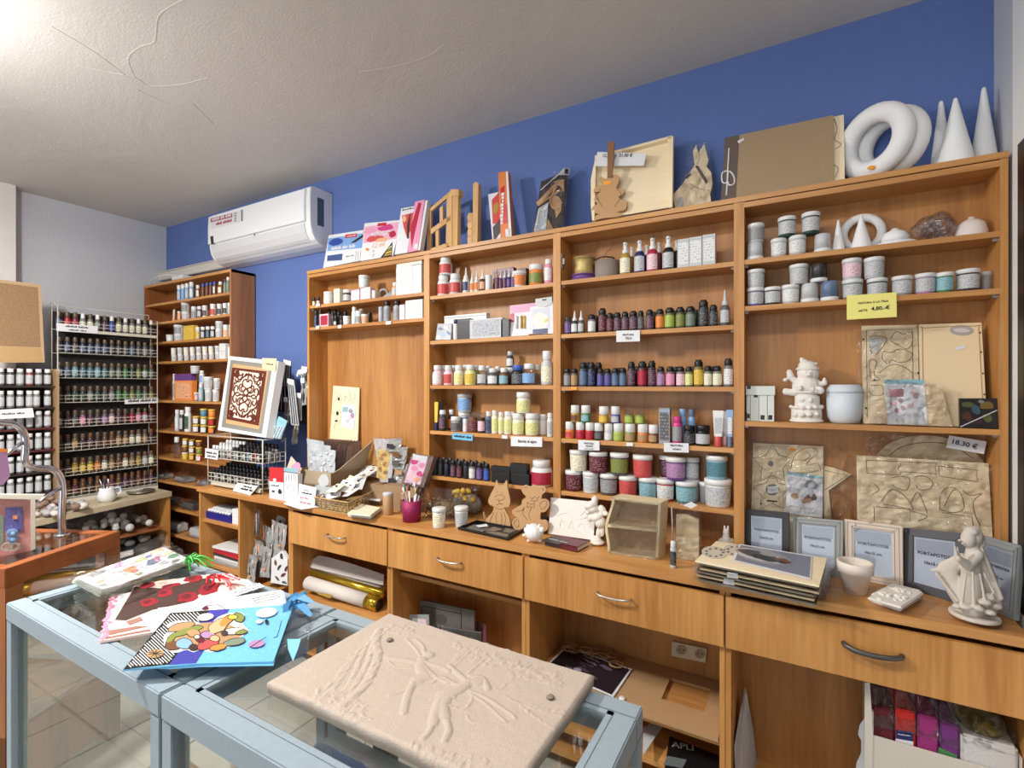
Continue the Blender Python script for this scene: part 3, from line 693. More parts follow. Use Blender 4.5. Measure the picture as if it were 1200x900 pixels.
def row(Zf,spec,z,Yf,place,group):
    """spec lines: kind x w h body cap label [lift px|-] [depth offset] [flags]  (x, w, h in the crop's own pixels)"""
    s=Zf([(0,0)])[0];k=Zf([(1,0)])[0][0]-s[0];cnt={};tops=[]
    items=[]
    for ln in spec.strip().split('\n'):
        p=[q.strip()for q in ln.split(',')]
        if len(p)<6:continue
        items.append(p)
    for p in items:
        kd=p[0];x=s[0]+float(p[1])*k;wpx=float(p[2])*k;hpx=float(p[3])*k
        body,cap,lab=p[4],p[5],(p[6]if len(p)>6 and p[6]!='-' else None)
        lay=p[7]if len(p)>7 else 'f'  # f front, b behind, u upper
        r0=mpp(x,Yf)*wpx/2
        dd_=.035 if kd=='carton' else r0*2
        Y=Yf+.008+dd_/2
        if 'b' in lay:Y+=.055
        q=aY(x,400,Y);m_=mpp(x,Y);w=m_*wpx/math.sqrt(1+((x-600)/FPX)**2);h=m_*hpx
        if kd=='carton':w=m_*wpx/ray(x,0).y
        zz=z+.0008
        if 'u' in lay:
            c=[t for t in tops if abs(t[0]-q.x)<(w+t[2])/2*.9 and t[4]==('b' in lay)]
            if c:
                tmax=max(t[1]for t in c);zz=tmax+.0006
                best=min((t for t in c if t[1]>tmax-.004),key=lambda t:abs(t[0]-q.x));Y=best[3]
                q=aY(x,400,Y)
        tops.append((q.x,zz+h,w,Y,'b' in lay))
        ln_={'f':'front row','b':'row behind','u':'upper layer','ub':'rear upper layer','uu':'third layer','uuu':'fourth layer','uuuu':'fifth layer'}[lay.replace('i','')or 'f']
        cnt[ln_]=cnt.get(ln_,0)+1
        cw=CAPW.get(kd,'cap');word=K[kd][0]
        desc=f"{body} {word}"+(f" with {cap} {cw}" if kd not in('carton','clip')else '')
        label=f"{desc}, {ORD[cnt[ln_] - 1]} in {ln_}, {place}"
        d=None
        if kd=='carton':d=.035
        if kd=='clip':d=w
        put(kd,(q.x,Y,zz),w,h,(body,cap,lab),label,group,d,0,'i' in lay)

A1=Zm(350,230,5.294)
row(A1,"""vial,95,20,50,cream,black,cream
vial,122,22,50,pale pink,black,white
tin,190,70,78,white,white,white
carton,250,36,85,cream,cream,cream
jar,305,62,76,charcoal,white,light grey
carton,365,52,66,pale pink,pink,white
carton,427,60,72,pale pink,white,white
tub,407,72,76,white,white,white,u
tin,470,30,50,white,white,-
round,600,46,84,peach,white,light grey
carton,668,100,44,white,grey,white
carton,747,54,44,white,grey,-
carton,668,100,44,white,grey,white,u
carton,747,54,44,white,grey,-,u
carton,668,100,42,white,grey,white,uu
carton,747,54,42,white,grey,-,uu
carton,668,100,42,white,grey,white,uuu
carton,747,54,42,white,grey,-,uuu
carton,697,155,42,white,grey,cream,uuuu""",2.047,SY,'first bay top shelf','goods on the first bay top shelf')
row(A1,"""paint,108,26,105,navy,black,light grey
paint,136,26,110,blue-grey,black,-
carton,172,52,76,pale pink,white,crimson
paint,212,26,90,dark brown,black,-
paint,190,26,115,amber,charcoal,-,b
paint,226,28,110,charcoal,charcoal,-,b
vial,232,34,60,black,black,light grey
vial,265,24,60,charcoal,black,-
paint,250,30,100,dark brown,black,-,b
tub,300,50,54,white,white,white
paint,290,30,100,charcoal,black,-,b
tall,345,34,106,white,white,-
jar,373,40,80,white,white,grey
round,390,38,100,cream,white,-,b
tub,412,48,56,cream,white,peach
jar,440,32,70,charcoal,black,-,b
tin,511,32,92,silver,silver,-
tall,549,48,122,silver,black,grey
tall,611,52,120,silver,black,grey
carton,655,32,92,pale pink,white,white
carton,728,105,38,white,grey,white
carton,728,105,38,white,grey,white,u
carton,728,105,38,white,grey,white,uu""",1.911,SY,'first bay second shelf','goods on the first bay second shelf')
B1=Zm(490,290,6.316)
row(B1,"""pill,188,92,150,white,white,coral
pill,276,95,152,white,white,coral
pill,205,100,135,white,white,coral,u
nozzle,355,56,190,white,white,navy
nozzle,400,36,152,white,white,orange
nozzle,434,38,155,white,white,orange
nozzle,478,52,158,dark brown,white,peach
tin,522,50,112,white,white,-
carton,640,150,165,maroon,plum,plum,b
nozzle,583,36,150,purple,tan,maroon
nozzle,612,30,140,plum,pale pink,maroon
nozzle,641,32,138,purple,white,plum
nozzle,672,34,142,navy,white,purple
nozzle,703,34,138,violet,white,purple
tub,750,105,118,white,white,orange
jar,873,108,155,orange,white,olive
tall,965,66,180,pink,white,white
carton,780,60,150,dark brown,maroon,-,b""",2.021,SY,'second bay top shelf','goods on the second bay top shelf')
row(B1,"""carton,350,92,150,charcoal,dark grey,-
carton,515,240,142,light grey,grey,silver
carton,655,56,130,dark grey,charcoal,-
tall,280,42,150,white,navy,white,
carton,360,310,190,white,grey,-,b""",1.785,SY,'second bay second shelf','goods on the second bay second shelf')
C1=Zm(490,400,6.316)
row(C1,"""round,145,84,146,pale pink,white,white
round,225,76,146,pale pink,white,coral
round,302,78,148,cream,white,pale yellow
round,388,90,150,pale yellow,white,yellow
round,475,78,145,clear,white,light grey
round,555,84,124,dark grey,white,white
round,637,78,126,brown,white,pale teal
pill,738,96,148,black,blue,dark grey
round,823,108,158,clear,white,pale blue
round,955,94,252,light grey,white,cream
round,183,60,146,pale pink,white,-,b
round,265,60,146,tan,white,-,b
round,352,60,150,cream,white,-,b
round,430,60,146,olive,white,-,b
round,520,60,142,grey,white,-,b
round,590,56,140,dark grey,white,-,b
jar,682,70,130,charcoal,white,-,b
round,880,70,150,clear,white,-,b
round,682,58,118,charcoal,light grey,white,ub""",1.552,SY,'second bay third shelf','goods on the second bay third shelf')
row(C1,"""clip,134,36,210,navy,yellow,-
tall,182,58,152,charcoal,white,plum
jar,280,78,108,grey,white,dark grey
tub,340,86,134,light grey,white,pale blue,b
vial,350,40,96,pale pink,white,white
round,246,50,150,charcoal,white,orange,b
tall,172,34,210,charcoal,dark green,-,b
jar,405,78,150,brown,clear,maroon
jar,470,60,150,dark brown,clear,pale pink
tall,521,44,162,blue-grey,white,navy
tall,568,50,172,cream,white,pale yellow
tall,614,44,162,cream,white,pale yellow
tall,665,62,168,cream,white,pale yellow
jar,742,92,158,cream,white,pale yellow
jar,845,106,162,cream,white,pale yellow
tall,700,50,160,cream,white,-,b
jar,925,70,152,white,white,-,b
tall,977,48,175,white,white,light grey
tub,345,112,136,light grey,light grey,pale blue,ub
jar,780,108,154,cream,white,pale yellow,u""",1.314,SY,'second bay fourth shelf','goods on the second bay fourth shelf')
D1=Zm(490,500,5.626)
row(D1,"""paint,112,42,106,charcoal,black,-
paint,150,40,110,charcoal,black,-
paint,190,40,112,navy,black,-
paint,232,40,112,plum,black,pink
paint,273,42,112,maroon,black,pale pink
paint,316,40,114,charcoal,black,-
paint,358,48,114,white,black,white
paint,406,46,112,purple,black,white
paint,453,46,112,blue,black,white
paint,130,40,110,black,charcoal,-,b
paint,172,40,110,black,charcoal,-,b
paint,212,40,110,black,charcoal,-,b
paint,253,40,110,black,charcoal,-,b
paint,296,40,110,black,charcoal,-,b
paint,338,40,110,black,charcoal,-,b
paint,382,40,110,black,charcoal,-,b
paint,430,40,110,black,charcoal,-,b
carton,555,118,70,black,charcoal,-
carton,552,124,34,black,charcoal,-,u
carton,682,120,76,black,charcoal,-
carton,672,108,60,black,charcoal,-,u
pill,815,148,165,white,white,crimson""",1.078,SY,'second bay bottom shelf','goods on the second bay bottom shelf')
E1=Zm(640,260,5.0)
row(E1,"""spray,465,72,190,gold,white,cream
spray,549,72,192,navy,white,light grey
spray,624,76,198,crimson,white,pale pink
spray,717,78,198,black,white,light grey
spray,502,50,176,amber,white,-,b
spray,590,50,176,dark brown,white,-,b
spray,662,54,184,maroon,white,-,b
spray,764,50,184,black,white,-,b
carton,808,68,164,light grey,silver,white
carton,880,72,168,light grey,silver,white
carton,957,74,174,light grey,silver,white""",2.023,SY,'third bay top shelf','goods on the third bay top shelf')
row(E1,"""paint,127,42,106,purple,charcoal,mauve
nozzle,167,42,136,charcoal,white,white
nozzle,205,40,136,dark grey,white,light grey
paint,268,50,108,white,black,cream
paint,330,52,142,maroon,black,crimson
paint,374,44,112,maroon,black,plum
paint,418,47,112,plum,black,mauve
paint,463,46,114,plum,black,mauve
paint,511,54,116,plum,black,mauve
paint,555,40,114,dark grey,black,grey
paint,607,50,118,plum,black,mauve
paint,667,54,118,orange,black,peach
paint,724,62,124,lime,black,lime
paint,786,58,124,olive,black,lime
paint,846,62,124,grey-green,black,olive
paint,922,64,158,charcoal,black,pink
paint,980,54,126,charcoal,black,grey
nozzle,1048,60,212,dark grey,light grey,light grey
paint,290,40,108,black,charcoal,-,b
paint,352,44,110,black,charcoal,-,b
paint,396,44,112,black,charcoal,-,b
paint,630,44,112,black,charcoal,-,b
paint,750,44,112,black,charcoal,-,b
paint,815,44,112,black,charcoal,-,b
paint,876,44,112,dark green,charcoal,-,b""",1.782,SY,'third bay second shelf','paint bottles on the third bay second shelf')
F1=Zm(640,400,5.0)
row(F1,"""paint,123,44,106,grey,black,light grey
paint,166,44,106,tan,black,cream
paint,218,50,142,blue-grey,black,pale blue
paint,266,48,142,navy,black,blue
paint,318,42,106,violet,black,light grey
paint,361,44,106,violet,black,pale blue
paint,405,44,108,blue-grey,black,pale teal
paint,450,46,110,blue-grey,black,pale blue
paint,500,48,146,plum,black,pink
paint,564,58,148,crimson,black,pale pink
paint,620,50,152,plum,black,pink
paint,672,50,118,mauve,black,mauve
paint,728,54,118,pink,black,pale pink
paint,788,54,118,pale pink,black,peach
paint,837,48,118,pale yellow,black,cream
paint,893,60,158,yellow,black,orange
paint,948,50,122,cream,black,cream
paint,1003,58,122,cream,black,cream
paint,1068,58,166,white,black,coral
paint,308,46,142,charcoal,black,-,b
paint,245,46,142,charcoal,black,-,b
paint,430,46,110,charcoal,black,-,b
paint,762,46,116,charcoal,black,-,b
paint,866,46,118,charcoal,black,-,b
paint,975,46,118,charcoal,black,-,b
paint,536,46,120,charcoal,black,-,b
paint,592,46,120,charcoal,black,-,b""",1.546,SY,'third bay third shelf','paint bottles on the third bay third shelf')
row(F1,"""vial,138,54,96,orange,white,coral
vial,200,54,98,red,white,crimson
vial,256,54,98,red,white,crimson
vial,308,54,98,charcoal,white,dark grey
vial,366,52,98,light grey,white,white
vial,424,64,102,lime,white,lime
vial,492,64,104,olive,white,tan
vial,566,64,106,orange,white,tan
vial,629,62,106,brown,white,tan
vial,170,54,96,gold,white,brown,u
vial,233,58,98,green,white,pale teal,u
vial,338,60,98,gold,white,yellow,u
vial,408,58,98,violet,white,light grey,u
vial,488,60,96,olive,clear,lime,u
vial,551,60,96,olive,clear,lime,u
tall,768,64,162,magenta,magenta,grey
jar,838,70,112,black,black,charcoal
jar,918,88,118,black,black,light grey
tall,800,48,200,pale blue,pale blue,-,b
tall,852,48,200,pale blue,blue-grey,-,b
carton,698,62,208,grey,pale blue,dark grey
clip,1008,66,210,coral,white,light grey
clip,1076,40,220,blue-grey,pale blue,white
clip,1046,40,200,pale pink,light grey,-,b""",1.312,SY,'third bay fourth shelf','small jars on the third bay fourth shelf')
G1=Zm(640,500,5.0)
row(G1,"""tub,161,104,118,maroon,white,maroon
tub,262,98,120,white,white,light grey
tub,368,108,120,dark grey,white,grey
tub,480,112,120,coral,white,coral
tub,597,112,124,teal,white,pale teal
tub,699,108,126,crimson,white,white
tub,820,128,124,teal,white,pale teal
tub,1006,164,156,white,white,light grey
tub,926,60,120,grey,white,-,b
tub,190,106,118,cream,white,cream,u
tub,305,112,120,maroon,white,maroon,u
tub,430,112,126,dark grey,white,olive,u
tub,566,118,126,coral,white,coral,u
tub,760,122,132,purple,white,mauve,u
tub,720,112,124,maroon,white,-,b
tub,852,96,124,light grey,white,light grey,b
tub,716,112,126,maroon,white,plum,ub
tub,852,96,130,grey,white,light grey,ub
tub,1000,132,136,pale teal,white,teal,u""",1.075,SY,'third bay bottom shelf','chalk paint tubs on the third bay bottom shelf')
H1=Zm(860,220,3.529)
row(H1,"""tub,88,70,70,light grey,white,grey,i
tub,185,68,76,light grey,white,white
tub,262,76,80,light grey,white,white
tub,367,74,76,light grey,white,white,i
tub,91,72,78,light grey,white,grey,u
tub,220,78,82,dark green,white,light grey,u
tub,318,80,88,dark green,white,light grey,u""",2.024,SY,'rightmost bay top shelf','white-lidded paint tubs on the rightmost bay top shelf')
row(H1,"""tub,90,72,76,violet,white,light grey
tub,160,70,74,charcoal,white,light grey
tub,234,76,78,light grey,white,white
tub,313,78,78,light grey,white,light grey,i
tub,395,80,82,blue-grey,white,light grey,i
tub,490,90,82,grey-green,white,light grey
tub,592,90,80,charcoal,white,light grey
tub,695,92,82,grey,white,light grey
tub,791,94,86,mauve,white,light grey
tub,872,80,84,green,white,pale teal
tub,968,106,92,charcoal,white,light grey
tub,1040,60,84,grey,light grey,-,b
tub,92,74,74,light grey,white,light grey,u
tub,269,82,80,light grey,white,light grey,u
tub,351,74,76,charcoal,white,light grey,ui
tub,488,86,86,light grey,white,pale pink,u
tub,580,92,86,light grey,white,light grey,u""",1.849,SY,'rightmost bay second shelf','white-lidded paint tubs on the rightmost bay second shelf')
I1=Zm(160,300,6.0)
row(I1,"""jar,300,32,108,pale blue,white,light grey
jar,328,32,110,pale blue,white,pale blue
jar,356,32,112,pale blue,white,light grey
jar,388,36,118,pale blue,white,white
jar,432,30,88,amber,white,white
tall,468,26,92,brown,blue,-
tall,496,26,92,brown,blue,-
tall,522,26,92,brown,blue,-
tall,549,26,92,brown,blue,white
round,591,40,88,amber,white,cream
tall,622,26,100,grey-green,clear,-
tall,645,32,110,grey-green,white,-""",BZ[0],BY,'tall bookcase top shelf','goods on the tall bookcase top shelf')
row(I1,"""clip,263,30,80,peach,cream,-
tin,300,26,62,peach,white,-
tub,348,66,50,white,white,light grey
tub,345,66,70,white,white,grey,u
jar,405,44,84,light grey,white,grey
jar,444,38,80,plum,white,light grey
jar,482,42,82,white,white,plum
jar,540,48,86,white,white,coral
jar,585,42,80,white,white,charcoal
jar,624,40,80,white,white,charcoal
jar,652,26,78,light grey,white,-""",BZ[1],BY,'tall bookcase second shelf','goods on the tall bookcase second shelf')
row(I1,"""tub,235,56,48,white,white,-
tub,300,78,42,white,white,light grey
tub,300,80,70,white,white,grey,u
carton,380,68,98,yellow,gold,yellow
jar,432,34,84,light grey,white,yellow
jar,468,34,82,charcoal,white,light grey
jar,503,34,82,charcoal,white,blue-grey
jar,537,34,80,charcoal,white,light grey
tub,582,56,56,white,white,light grey
tub,584,60,56,white,white,light grey,u
jar,630,46,84,cream,white,peach
jar,658,20,80,white,white,-""",BZ[2],BY,'tall bookcase third shelf','goods on the tall bookcase third shelf')
s4=''
for x in range(265,600,44):s4+=f'tub,{x},42,46,white,white,light grey\n'
for x in range(262,600,44):s4+=f'tub,{x},42,46,white,white,{"cream" if x % 3 else "light grey"},u\n'
s4+='carton,620,44,60,white,grey,white\ncarton,620,44,46,white,grey,white,u\ntub,654,26,80,white,white,-'
row(I1,s4,BZ[3],BY,'tall bookcase fourth shelf','white tubs on the tall bookcase fourth shelf')
J1=Zm(160,420,4.5)
row(J1,"""tall,200,22,140,light grey,white,grey
carton,258,94,106,orange,peach,peach
carton,256,90,34,purple,red,-,u
tub,312,54,44,grey,white,pale pink
tub,310,54,40,light grey,white,-,u
tall,341,30,90,pale teal,white,light grey
tub,380,42,62,white,white,light grey
tub,420,40,62,white,white,light grey
tub,380,56,66,white,white,light grey,u
tub,425,40,60,white,white,light grey,u
tall,345,30,70,white,white,pale blue,u""",BZ[4],BY,'tall bookcase fifth shelf','goods on the tall bookcase fifth shelf')
row(J1,"""tall,215,28,112,light grey,white,white
tall,240,30,112,charcoal,white,light grey
tall,272,42,130,white,white,dark green
tub,316,42,42,charcoal,yellow,white
tub,357,42,42,dark brown,yellow,white
tub,398,42,42,charcoal,yellow,orange
tub,316,42,44,brown,yellow,white,u
tub,357,42,44,olive,yellow,white,u
tub,398,42,44,dark brown,yellow,red,u
tub,355,42,42,teal,yellow,-,uu
tub,398,42,42,orange,yellow,-,uu""",BZ[5],BY,'tall bookcase sixth shelf','goods on the tall bookcase sixth shelf')
row(J1,"""round,213,38,110,clear,white,-
tub,256,34,36,yellow,white,yellow
tub,293,36,36,dark brown,yellow,yellow
tub,330,36,36,red,yellow,white
tub,256,34,36,brown,yellow,-,u
tub,293,36,36,maroon,yellow,white,u
tub,330,36,36,olive,yellow,-,u
tub,258,34,36,amber,yellow,white,uu
tub,293,36,36,dark brown,gold,white,uu
tub,330,36,36,brown,yellow,-,uu""",BZ[6],BY,'tall bookcase seventh shelf','goods on the tall bookcase seventh shelf')

# ================================================================ wire rack of craft paints on the left wall
RXF=-4.30;RY0,RY1=1.385,1.985
r=thing('wire_bottle_rack','tall cream wire rack with rows of small craft paint bottles','rack',(-4.37,1.685,.75))
MB().tube([(RXF,RY0,.76),(RXF,RY0,2.09),(RXF,RY1-.06,2.09),(RXF,RY1-.06,2.06)],.0035,6).build('frame',WIRE,r)
MB().tube([(RXF,RY1,.76),(RXF,RY1,2.05),(RXF-.1,RY1,2.07),(RXF-.1,RY1-.02,.76)],.0035,6).build('frame',WIRE,r)
MB().tube([(RXF-.1,RY0,.76),(RXF-.1,RY0,2.12),(RXF,RY0,2.09)],.0035,6).build('frame',WIRE,r)
MB().box(RXF-.12,RY0,.7505,RXF+.01,RY1,.775).build('base_tray',mat('cream_metal',(204,198,182),.4),r)
MB().box(RXF-.112,RY0+.004,.78,RXF-.106,RY1-.004,2.06).build('back_panel',mat('rack_back',(34,30,30),.8),r)
tiers=[1.94,1.777,1.606,1.438,1.27,1.106,.937,.79]
rows_c=[['navy','red','crimson','white','cream','grey','plum','blue','cream','white','white','white','white','black'],
          ['charcoal','navy','charcoal','navy','navy','blue-grey','navy','charcoal','charcoal','dark grey','blue-grey','dark grey','grey','dark grey'],
          ['navy','blue-grey','pale teal','teal','teal','pale teal','teal','grey-green','grey-green','green','dark green','olive','green','grey-green'],
          ['charcoal','charcoal','dark green','dark green','grey','dark green','dark grey','grey','green','green','olive','green','grey-green','olive'],
          ['charcoal','plum','charcoal','pink','plum','plum','mauve','pale pink','plum','maroon','crimson','pink','coral','plum'],
          ['dark brown','charcoal','tan','dark brown','plum','dark brown','brown','brown','tan','tan','white','cream','tan','dark brown'],
          ['dark brown','dark brown','gold','yellow','yellow','orange','white','tan','brown','cream','tan','gold','light grey','cream'],
          ['dark brown','brown','maroon','brown','dark brown','brown','plum','maroon','brown','plum','maroon','brown','maroon','plum']]
tw=['top','second','third','fourth','fifth','sixth','seventh','bottom']
for k,z in enumerate(tiers):
    mb=MB()
    for dz in(-.003,.022,.045):mb.tube([(RXF,RY0,z+dz),(RXF,RY1,z+dz)],.0022,5)
    mb.tube([(RXF-.1,RY0,z-.003),(RXF-.1,RY1,z-.003)],.0022,5)
    for i in range(14):
        y=RY0+(RY1-RY0)*(i+.5)/14+.02;mb.tube([(RXF,min(y,RY1),z+.045),(RXF,min(y,RY1),z-.003),(RXF-.1,min(y,RY1),z-.003)],.0016,4)
    mb.build('wire_shelf',WIRE,r)
    if k==0:MB().box(RXF-.003,RY0,z-.022,RXF+.003,RY1,z-.004).build('shelf_strip',mat('cream_metal',(204,198,182),.4),r)
    for i,c in enumerate(rows_c[k]):
        y=RY0+.024+i*(RY1-RY0-.045)/13;hh=.105+.006*((i*7)%3)/3+(.01 if k==0 else 0)
        capc='white' if(k==0 and i>2 and i%2)else('tan' if k<5 else('tan' if(i+k)%3 else 'brown'))
        if k==7:capc='brown'
        lbl={'white':'cream','charcoal':'dark grey','navy':'blue-grey'}.get(c,c)
        b=put('craft',(RXF-.048,y,z+.0015),.037,hh,(c,capc,lbl if i%3 else 'light grey' if k in(2,4)and i%4==0 else lbl),
                f"{c} craft paint bottle, {ORD[i]} from left on the {tw[k]} tier of the wire rack",f"craft paints on the {tw[k]} tier of the wire rack")
        b.rotation_euler.z=math.radians(70)
# second rack with white-capped bottles, left frame edge
r=thing('bottle_stand','dark stepped stand of white-capped bottles at the left frame edge','rack',(-4.35,1.1,.75))
SY0,SY1=.82,1.355
MB().box(-4.44,SY0,.7505,-4.425,SY1,1.66).build('back_board',mat('dark_back',(58,38,34),.6),r)
MB().prism([(-4.425,SY1,.7505),(-4.22,SY1,.7505),(-4.22,SY1,1.62),(-4.26,SY1,1.66),(-4.425,SY1,1.66)],(0,.012,0)).build('side_board',mat('tan_board',(160,130,96),.6),r)
base_px=[452,477.6,502,528,554,579]
for k,py in enumerate(base_px):
    z=aX(30,py,-4.28).z
    box('step',(-4.424,SY0,z-.012),(-4.245,SY1-.001,z-.001),mat('dark_red_step',(84,32,34),.5)if k in(2,3)else mat('dark_step',(48,36,34),.5),r)
    for i in range(10):
        y=SY1-.03-i*.0445
        if k==1 and i==1:y=SY1-.055-.03
        c=[['dark grey','grey','coral','white'],['grey','cream','light grey'],['pale pink','light grey','grey'],['white','light grey','charcoal'],['grey','grey-green','light grey'],['grey','light grey','grey-green']][k]
        col=c[i%len(c)]
        b=put('tall',(-4.275,y,z),.037,.108,(pm(col,.35,.35),'white','light grey'),f"{col} white-capped bottle, {ORD[i]} from right on {['top', 'second', 'third', 'fourth', 'fifth', 'bottom'][k]} step of left-edge stand",'white-capped bottles on the left-edge stand')
        b.rotation_euler.z=math.radians(70)
# ================================================================ signs on shelf edges
def sign(label,px,Y,m,lines,group=None,tilt=.0,name='shelf_label'):
    r,P=slab_px(name,label,'sign',[(x,y,Y)for x,y in px],m,.0015,group,'card')
    for body,a,b in lines:P.text('lettering',body,a,b,INK,r)
    return r,P
YELC=mat('yellow_card',(238,228,130),.7)
ORC=mat('orange_sticker',(240,160,50),.6)
SF=SY-.0035
sign('yellow price card hanging from the rightmost bay second shelf',Zm(860,220,3.529)([(467,446),(672,432),(674,534),(467,546)]),SF,YELC,
     [('PINTURA A LA TELA',*Zm(860,220,3.529)([(514,482),(640,471)])),('ARTIS',*Zm(860,220,3.529)([(514,514),(552,510)])),('4,80.-€',*Zm(860,220,3.529)([(568,508),(645,501)]))])
Z=Zm(640,260,5)
sign('small white card reading PINTURA TELA on the third bay',Z([(411,638),(549,634),(549,700),(411,704)]),SF,PAPER,[('PINTURA',*Z([(448,668),(515,666)])),('TELA',*Z([(463,689),(502,687)]))])
Z=Zm(640,400,5)
sign('small white card reading PINTURA VIDRIO below orange and red jars, third bay',Z([(188,578),(312,584),(312,640),(188,636)]),SF,PAPER,[('PINTURA',*Z([(222,602),(280,605)])),('VIDRIO',*Z([(230,618),(274,620)])),('~549',*Z([(228,632),(278,634)]))])
sign('small white card reading PINTURA VIDRIO below the magenta bottle, third bay',Z([(690,594),(835,598),(835,652),(690,648)]),SF,PAPER,[('PINTURA',*Z([(728,616),(802,618)])),('VIDRIO',*Z([(740,637),(792,639)]))])
sign('tiny white sticker in the middle of the third bay fourth shelf edge',Z([(470,593),(509,594),(509,614),(470,613)]),SF,PAPER,[])
sign('tiny yellow sticker at the left of the third bay third shelf edge',Z([(145,267),(180,267),(180,284),(145,284)]),SF,ORC,[])
Z=Zm(490,400,6.316)
sign('white card reading Barniz al agua on the second bay',Z([(686,702),(918,710),(918,782),(686,776)]),SF,PAPER,[('Barniz al agua',*Z([(740,748),(876,752)]))])
sign('small light-blue card on the second bay fourth shelf',Z([(254,678),(404,690),(402,738),(252,722)]),SF,mat('light_blue_card',(106,176,214),.7),[('~94',*Z([(266,708),(392,722)]))])
sign('tiny white sticker beside the Barniz card on the second bay',Z([(620,694),(660,697),(660,722),(620,719)]),SF,PAPER,[])
Z=Zm(350,230,5.294)
sign('tiny white sticker nearest the left end of the first bay top shelf',Z([(106,668),(131,665),(131,683),(106,685)]),SF,PAPER,[])
sign('tiny white sticker at the left end of the first bay second shelf',Z([(106,804),(128,802),(128,822),(106,824)]),SF,PAPER,[])
sign('tiny white sticker below the dark jars on the first bay second shelf',Z([(243,800),(265,797),(265,818),(243,820)]),SF,PAPER,[])
sign('white sticker below the silver cans on the first bay second shelf',Z([(540,777),(572,774),(572,794),(540,797)]),SF,PAPER,[])
# wire rack and stand signs (facing the room from the left wall)
def wallsign(label,px,X,lines):
    pts=[aX(x,y,X)for x,y in px];P=Plane(pts[0],pts[1],pts[2]);r=thing('shelf_label',label,'sign',sum(pts,Vector())/4)
    MB().prism(pts,(-.0015,0,0)).build('card',PAPER,r)
    for body,a,b in lines:P.text('lettering',body,a,b,INK,r)
Z=Zm(0,300,6)
wallsign('long white label on the top tier of the wire rack',Z([(397,472),(688,492),(688,546),(397,526)]),-4.293,[('~98',*Z([(462,500),(622,512)])),('~64',*Z([(485,524),(610,534)]))])
Z=Zm(0,450,4.5)
wallsign('long white label at the right of the wire rack fourth tier',Z([(660,82),(834,74),(834,100),(658,106)]),-4.293,[('~994',*Z([(676,98),(826,92)]))])
wallsign('long white label across the left-edge bottle stand',Z([(-40,138),(172,126),(182,176),(-40,188)]),-4.20,[('~74',*Z([(10,164),(130,158)]))])
cb=thing('cork_board','brown cork board with pale wooden frame standing above the left-edge bottle stand','board',(-4.4,1.1,1.68))
Z=Zm(0,320,5)
q=[aX(x,y,-4.3)for x,y in Z([(-60,30),(240,68),(262,524),(-60,524)])];P=Plane(q[0],q[1],q[2])
MB().prism(q,(-.02,0,0)).build('frame',mat('pale_frame',(190,160,124),.6),cb)
P.patch('cork',Z([(-60,48),(222,84),(238,434),(-60,424)]),mat('cork',(150,120,88),.9,0,.3,160,.2),cb,.002,.004)
P.patch('lower_panel',Z([(-60,430),(238,438),(252,518),(-60,516)]),mat('pale_ply',(184,150,102),.6),cb,.002,.002)
# bowl, jug and odds on the side counter
t=thing('sculpting_jug','small white ceramic jug with brushes on the side counter before the wire rack','jug',aZ(125,588,LZ))
p=parent_loc(t);R_=.055
MB().lathe([(.036,0),(.05,.02),(.054,.05),(.042,.085),(.04,.098),(.036,.098),(.036,.02),(0,.02)],20,0,p).build('body',mat('glazed_white',(226,228,228),.2),t)
MB().tube(spline([p+Vector((.0,.04,.085)),p+Vector((0,.075,.085)),p+Vector((0,.08,.05)),p+Vector((0,.045,.03))],5),.006,8).build('handle',mat('glazed_white',(226,228,228),.2),t)
for k in range(3):
    tl=MB().tube([p+Vector((0,-.005+.01*k,.03)),p+Vector((.01*k,-.04+.02*k,.16))],.004,6).build('modelling_tool',STEEL if k!=1 else BLACK,None);solo(tl)
    tag(tl,['leftmost metal modelling tool leaning in the small white jug','black-handled tool standing in the small white jug','rightmost metal modelling tool in the small white jug'][k],'tool')
t=thing('steel_dish','shallow steel dish on the side counter near its right end','dish',aZ(165,578,LZ))
MB().lathe([(0,.002),(.05,.002),(.085,.018),(.088,.02),(.086,.014),(.05,0),(0,0)],24,0,parent_loc(t)).build('dish',STEEL,t)
t=tag(solo(MB().box(0,0,0,.035,.05,.07).build('glue_carton',pm('blue'),None)),'small blue carton beside the white jug on the side counter','box');t.location=aZ(134,582,LZ)+Vector((-.1,.06,0));t.location.z=LZ
rnd=random.Random(5)
bg=thing('bag_of_shells','clear bag full of pale stones and shells on the side counter','bag',aZ(75,602,LZ))
p=parent_loc(bg);mb=MB()
for k in range(46):
    a,rr=rnd.uniform(0,6.28),rnd.uniform(0,.13);s_=rnd.uniform(.014,.028)
    mb.ell((p.x-.04+rr*math.cos(a)*.9,p.y-.05+rr*math.sin(a)*1.5,LZ+s_+.09*(1-rr/.13)*rnd.random()),(s_,s_*1.3,s_*.8),8,6,k%3,Matrix.Rotation(rnd.uniform(0,3),3,'Z'))
o=mb.build('pebbles',[mat('pale_shell',(196,188,180),.6),mat('brown_shell',(130,104,88),.6),mat('grey_shell',(160,158,158),.6)],bg);stuff(o)
